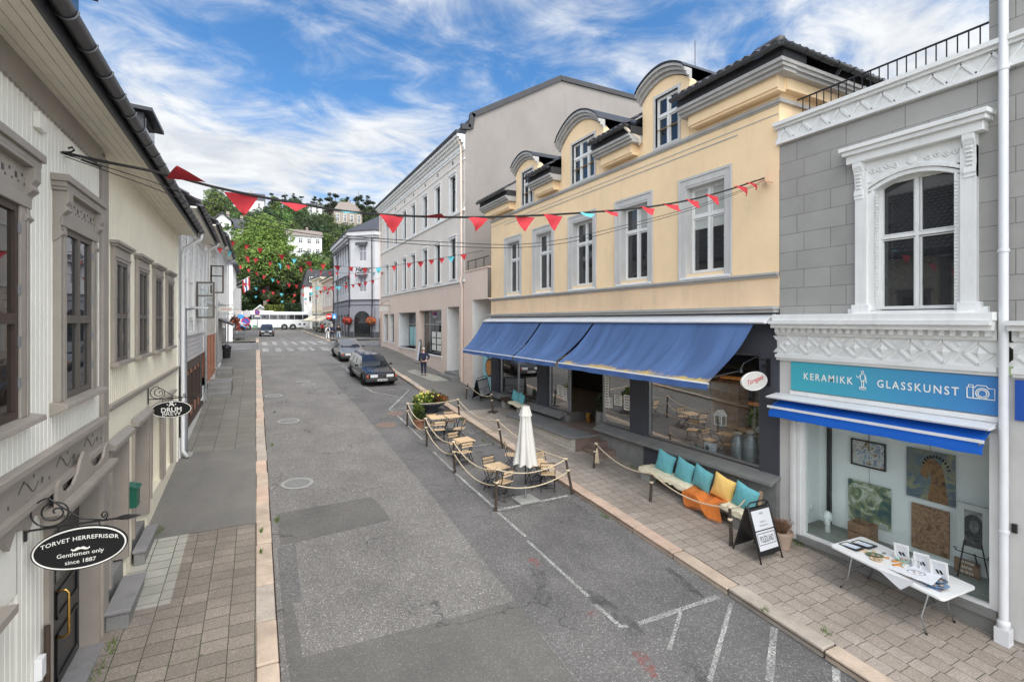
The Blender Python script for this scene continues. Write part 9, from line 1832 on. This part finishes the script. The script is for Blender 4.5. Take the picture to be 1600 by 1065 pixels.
# ================================================================== bunting over the street
def at_plane(px, py, A, B):
 xc = (px - 800) / 780; rx = sin(TH) + xc * cos(TH); ry = cos(TH) - xc * sin(TH); dx, dy = B[0] - A[0], B[1] - A[1]; t = (A[0] * dy - A[1] * dx) / (rx * dy - ry * dx); return Vector((rx * t, ry * t, CAMZ - (py - 501) / 780 * t))
def bunting(lab, A, B, pts, flags, fw=.36, fh=.30, r=.011, strap=False, seed=1):
 random.seed(seed); P3 = [at_plane(x, y, A, B) for x, y in pts]; t = empty('bunting', P3[0], 0, lab, 'bunting', 'bunting strings over the street', world=True)
 path = []
 for i in range(len(P3) - 1):
  p0, p1, p2, p3 = P3[max(i - 1, 0)], P3[i], P3[i + 1], P3[min(i + 2, len(P3) - 1)]
  for k in range(6): f = k / 6; path.append(.5 * ((2 * p1) + (p2 - p0) * f + (2 * p0 - 5 * p1 + 4 * p2 - p3) * f * f + (3 * p1 - p0 - 3 * p2 + p3) * f ** 3))
 path.append(P3[-1]); m = MB()
 if strap:
  rows = [[p + Vector((0, 0, .018)), p + Vector((0, .004, -.018))] for p in path]; m.grid(rows); m.tube(path, .008, 5)
 else: m.tube(path, r, 5)
 m.build('cord', 'strap', t)
 along = Vector((B[0] - A[0], B[1] - A[1], 0)).normalized()
 for (px, c, sw) in flags:
  # cord point under this picture column
  best = min(path, key=lambda q_: abs(screen(q_.x, q_.y, q_.z)[0] - px)); nr = Vector((along.y, -along.x, 0)); th = sw + random.uniform(-.35, .35); dn = Vector((0, 0, -cos(th))) + nr * sin(th); s_ = random.uniform(.88, 1.12); tilt_ = random.uniform(-.25, .25); n = 6; rows = []
  for j in range(n + 1):
   f = j / n; w_ = fw * s_ / 2 * (1 - f) + .004; bend = .07 * sin(f * 2.6 + px) * f; row = []
   for k in range(5): g = -1 + k / 2; row.append(best + along * (g * w_ + tilt_ * fh * f) + dn * (fh * s_ * f) + nr * (bend + .02 * sin(g * 2 + px + f * 3)) - Vector((0, 0, .01)))
   rows.append(row)
  m = MB(); m.grid(rows); m.build('flag', 'flag_teal' if c == 't' else 'flag_red', t, smooth=True, recalc=False)
 return t
F = lambda s, sw=0.0: [((int(x[:-1]), 't', sw) if x[-1] == 't' else (int(x), 'r', sw)) for x in s.split()]
Yb = 7.85
bunting('nearest bunting, big pennants on a black strap from the cream house to the yellow wall', (-2.1, Yb), (10.8, Yb), [(97, 238), (160, 252), (250, 270), (330, 291), (400, 306), (460, 317), (540, 330), (612, 336), (690, 339), (760, 339), (850, 336), (930, 331), (1000, 325), (1070, 314), (1130, 299), (1180, 283), (1208, 274)], [(296, 'r', 1.6), (381, 'r', .1), (461, 'r', .9), (541, 't', 1.25), (612, 'r', .2), (678, 'r', 1.2)] + F('749 815 870', .4) + [(915, 't', 1.0), (959, 'r', 1.1)] + F('1015 1048 1084', .5) + F('1115 1157 1170 1187', .8), .40, .28, strap=True, seed=2)
bunting('second bunting from the beige left house to the far end of the yellow wall', (-1.9, 35), (10.8, 24.3), [(353, 374), (380, 381), (420, 391), (460, 404), (505, 412), (548, 417), (592, 418), (640, 411), (690, 403), (730, 396), (757, 391)], F('364 388 409 437 457t 480 502 525 548 570 592t 615 637 658 676 690 708t 724'), .36, .31, seed=3)
bunting('third bunting from the white left houses to the far corner of the pink building', (-1.9, 29), (10.6, 47), [(325, 381), (355, 391), (386, 400), (430, 410), (470, 417), (515, 424), (545, 427), (575, 426), (600, 425)], F('345 361t 387 402 420 436t 451 469 484 500 514 528 543 556 568 583t 596'), .36, .33, seed=4)
bunting('fourth bunting, low sagging, across the street at the junction', (-2.2, 58), (10.6, 47.5), [(366, 411), (389, 420), (413, 430), (440, 440), (475, 446), (508, 448), (541, 446), (571, 440), (600, 433)], F('377 389 401 413 425t 437 451 463 475 487 499t 509 521 531t 541 552 561 572 581'), .42, .38, seed=5)
bunting('fifth bunting, beyond the junction from the white row to the hotel', (-2.3, 70), (10.8, 69), [(372, 436), (400, 449), (440, 458), (480, 458), (520, 449), (548, 438)], F('382 398t 412 428 442t 458 472 486t 500 514 528t 543'), .42, .42, seed=6)
bunting('sixth bunting, farthest up the street in front of the coach', (-2.4, 86), (10.5, 86), [(376, 452), (400, 462), (430, 469), (465, 468), (500, 460), (520, 453)], F('384 402t 420 439t 457 476t 494 512'), .45, .42, seed=7)
def cable(lab, A, B, pts, r=.006):
 P3 = [at_plane(x, y, A, B) for x, y in pts]; path = []
 for i in range(len(P3) - 1):
  p0, p1, p2, p3 = P3[max(i - 1, 0)], P3[i], P3[i + 1], P3[min(i + 2, len(P3) - 1)]
  for k in range(6): f = k / 6; path.append(.5 * ((2 * p1) + (p2 - p0) * f + (2 * p0 - 5 * p1 + 4 * p2 - p3) * f * f + (3 * p1 - p0 - 3 * p2 + p3) * f ** 3))
 path.append(P3[-1]); m = MB(); m.tube(path, r, 5); tag(m.build('cable', 'strap', smooth=True), lab, 'cable', 'cables over the street')
cable('thin dark cable sagging under the nearest bunting, upper of two', (-2.1, Yb), (10.8, Yb), [(100, 241), (232, 282), (330, 318), (450, 352), (560, 370), (690, 378), (800, 382), (880, 374), (960, 356), (1060, 330), (1140, 304), (1206, 277)]); cable('thin dark cable sagging under the nearest bunting, lower of two', (-2.1, Yb + .15), (10.8, Yb + .15), [(100, 244), (232, 291), (330, 328), (450, 360), (560, 374), (690, 384), (800, 387), (880, 380), (960, 361), (1060, 334), (1140, 307), (1206, 279)])
t = empty('cable_hook', (-2.1, Yb, 7.05), 0, 'iron hook with turnbuckles holding the bunting strap to the cream boards', 'hook', world=True); m = MB(); m.tube([(-2.1, Yb, 7.03), (-2.0, Yb, 7.05), (-1.97, Yb, 7.08), (-1.99, Yb, 7.11), (-2.03, Yb, 7.09)], .012, 6); m.build('hook', 'black_iron', t); m = MB(); m.tube([(-1.95, Yb, 7.02), (-1.75, Yb, 6.96)], .014, 6); m.tube([(-1.93, Yb + .1, 7.0), (-1.73, Yb + .1, 6.93)], .014, 6); m.build('turnbuckle', 'dark_metal', t)
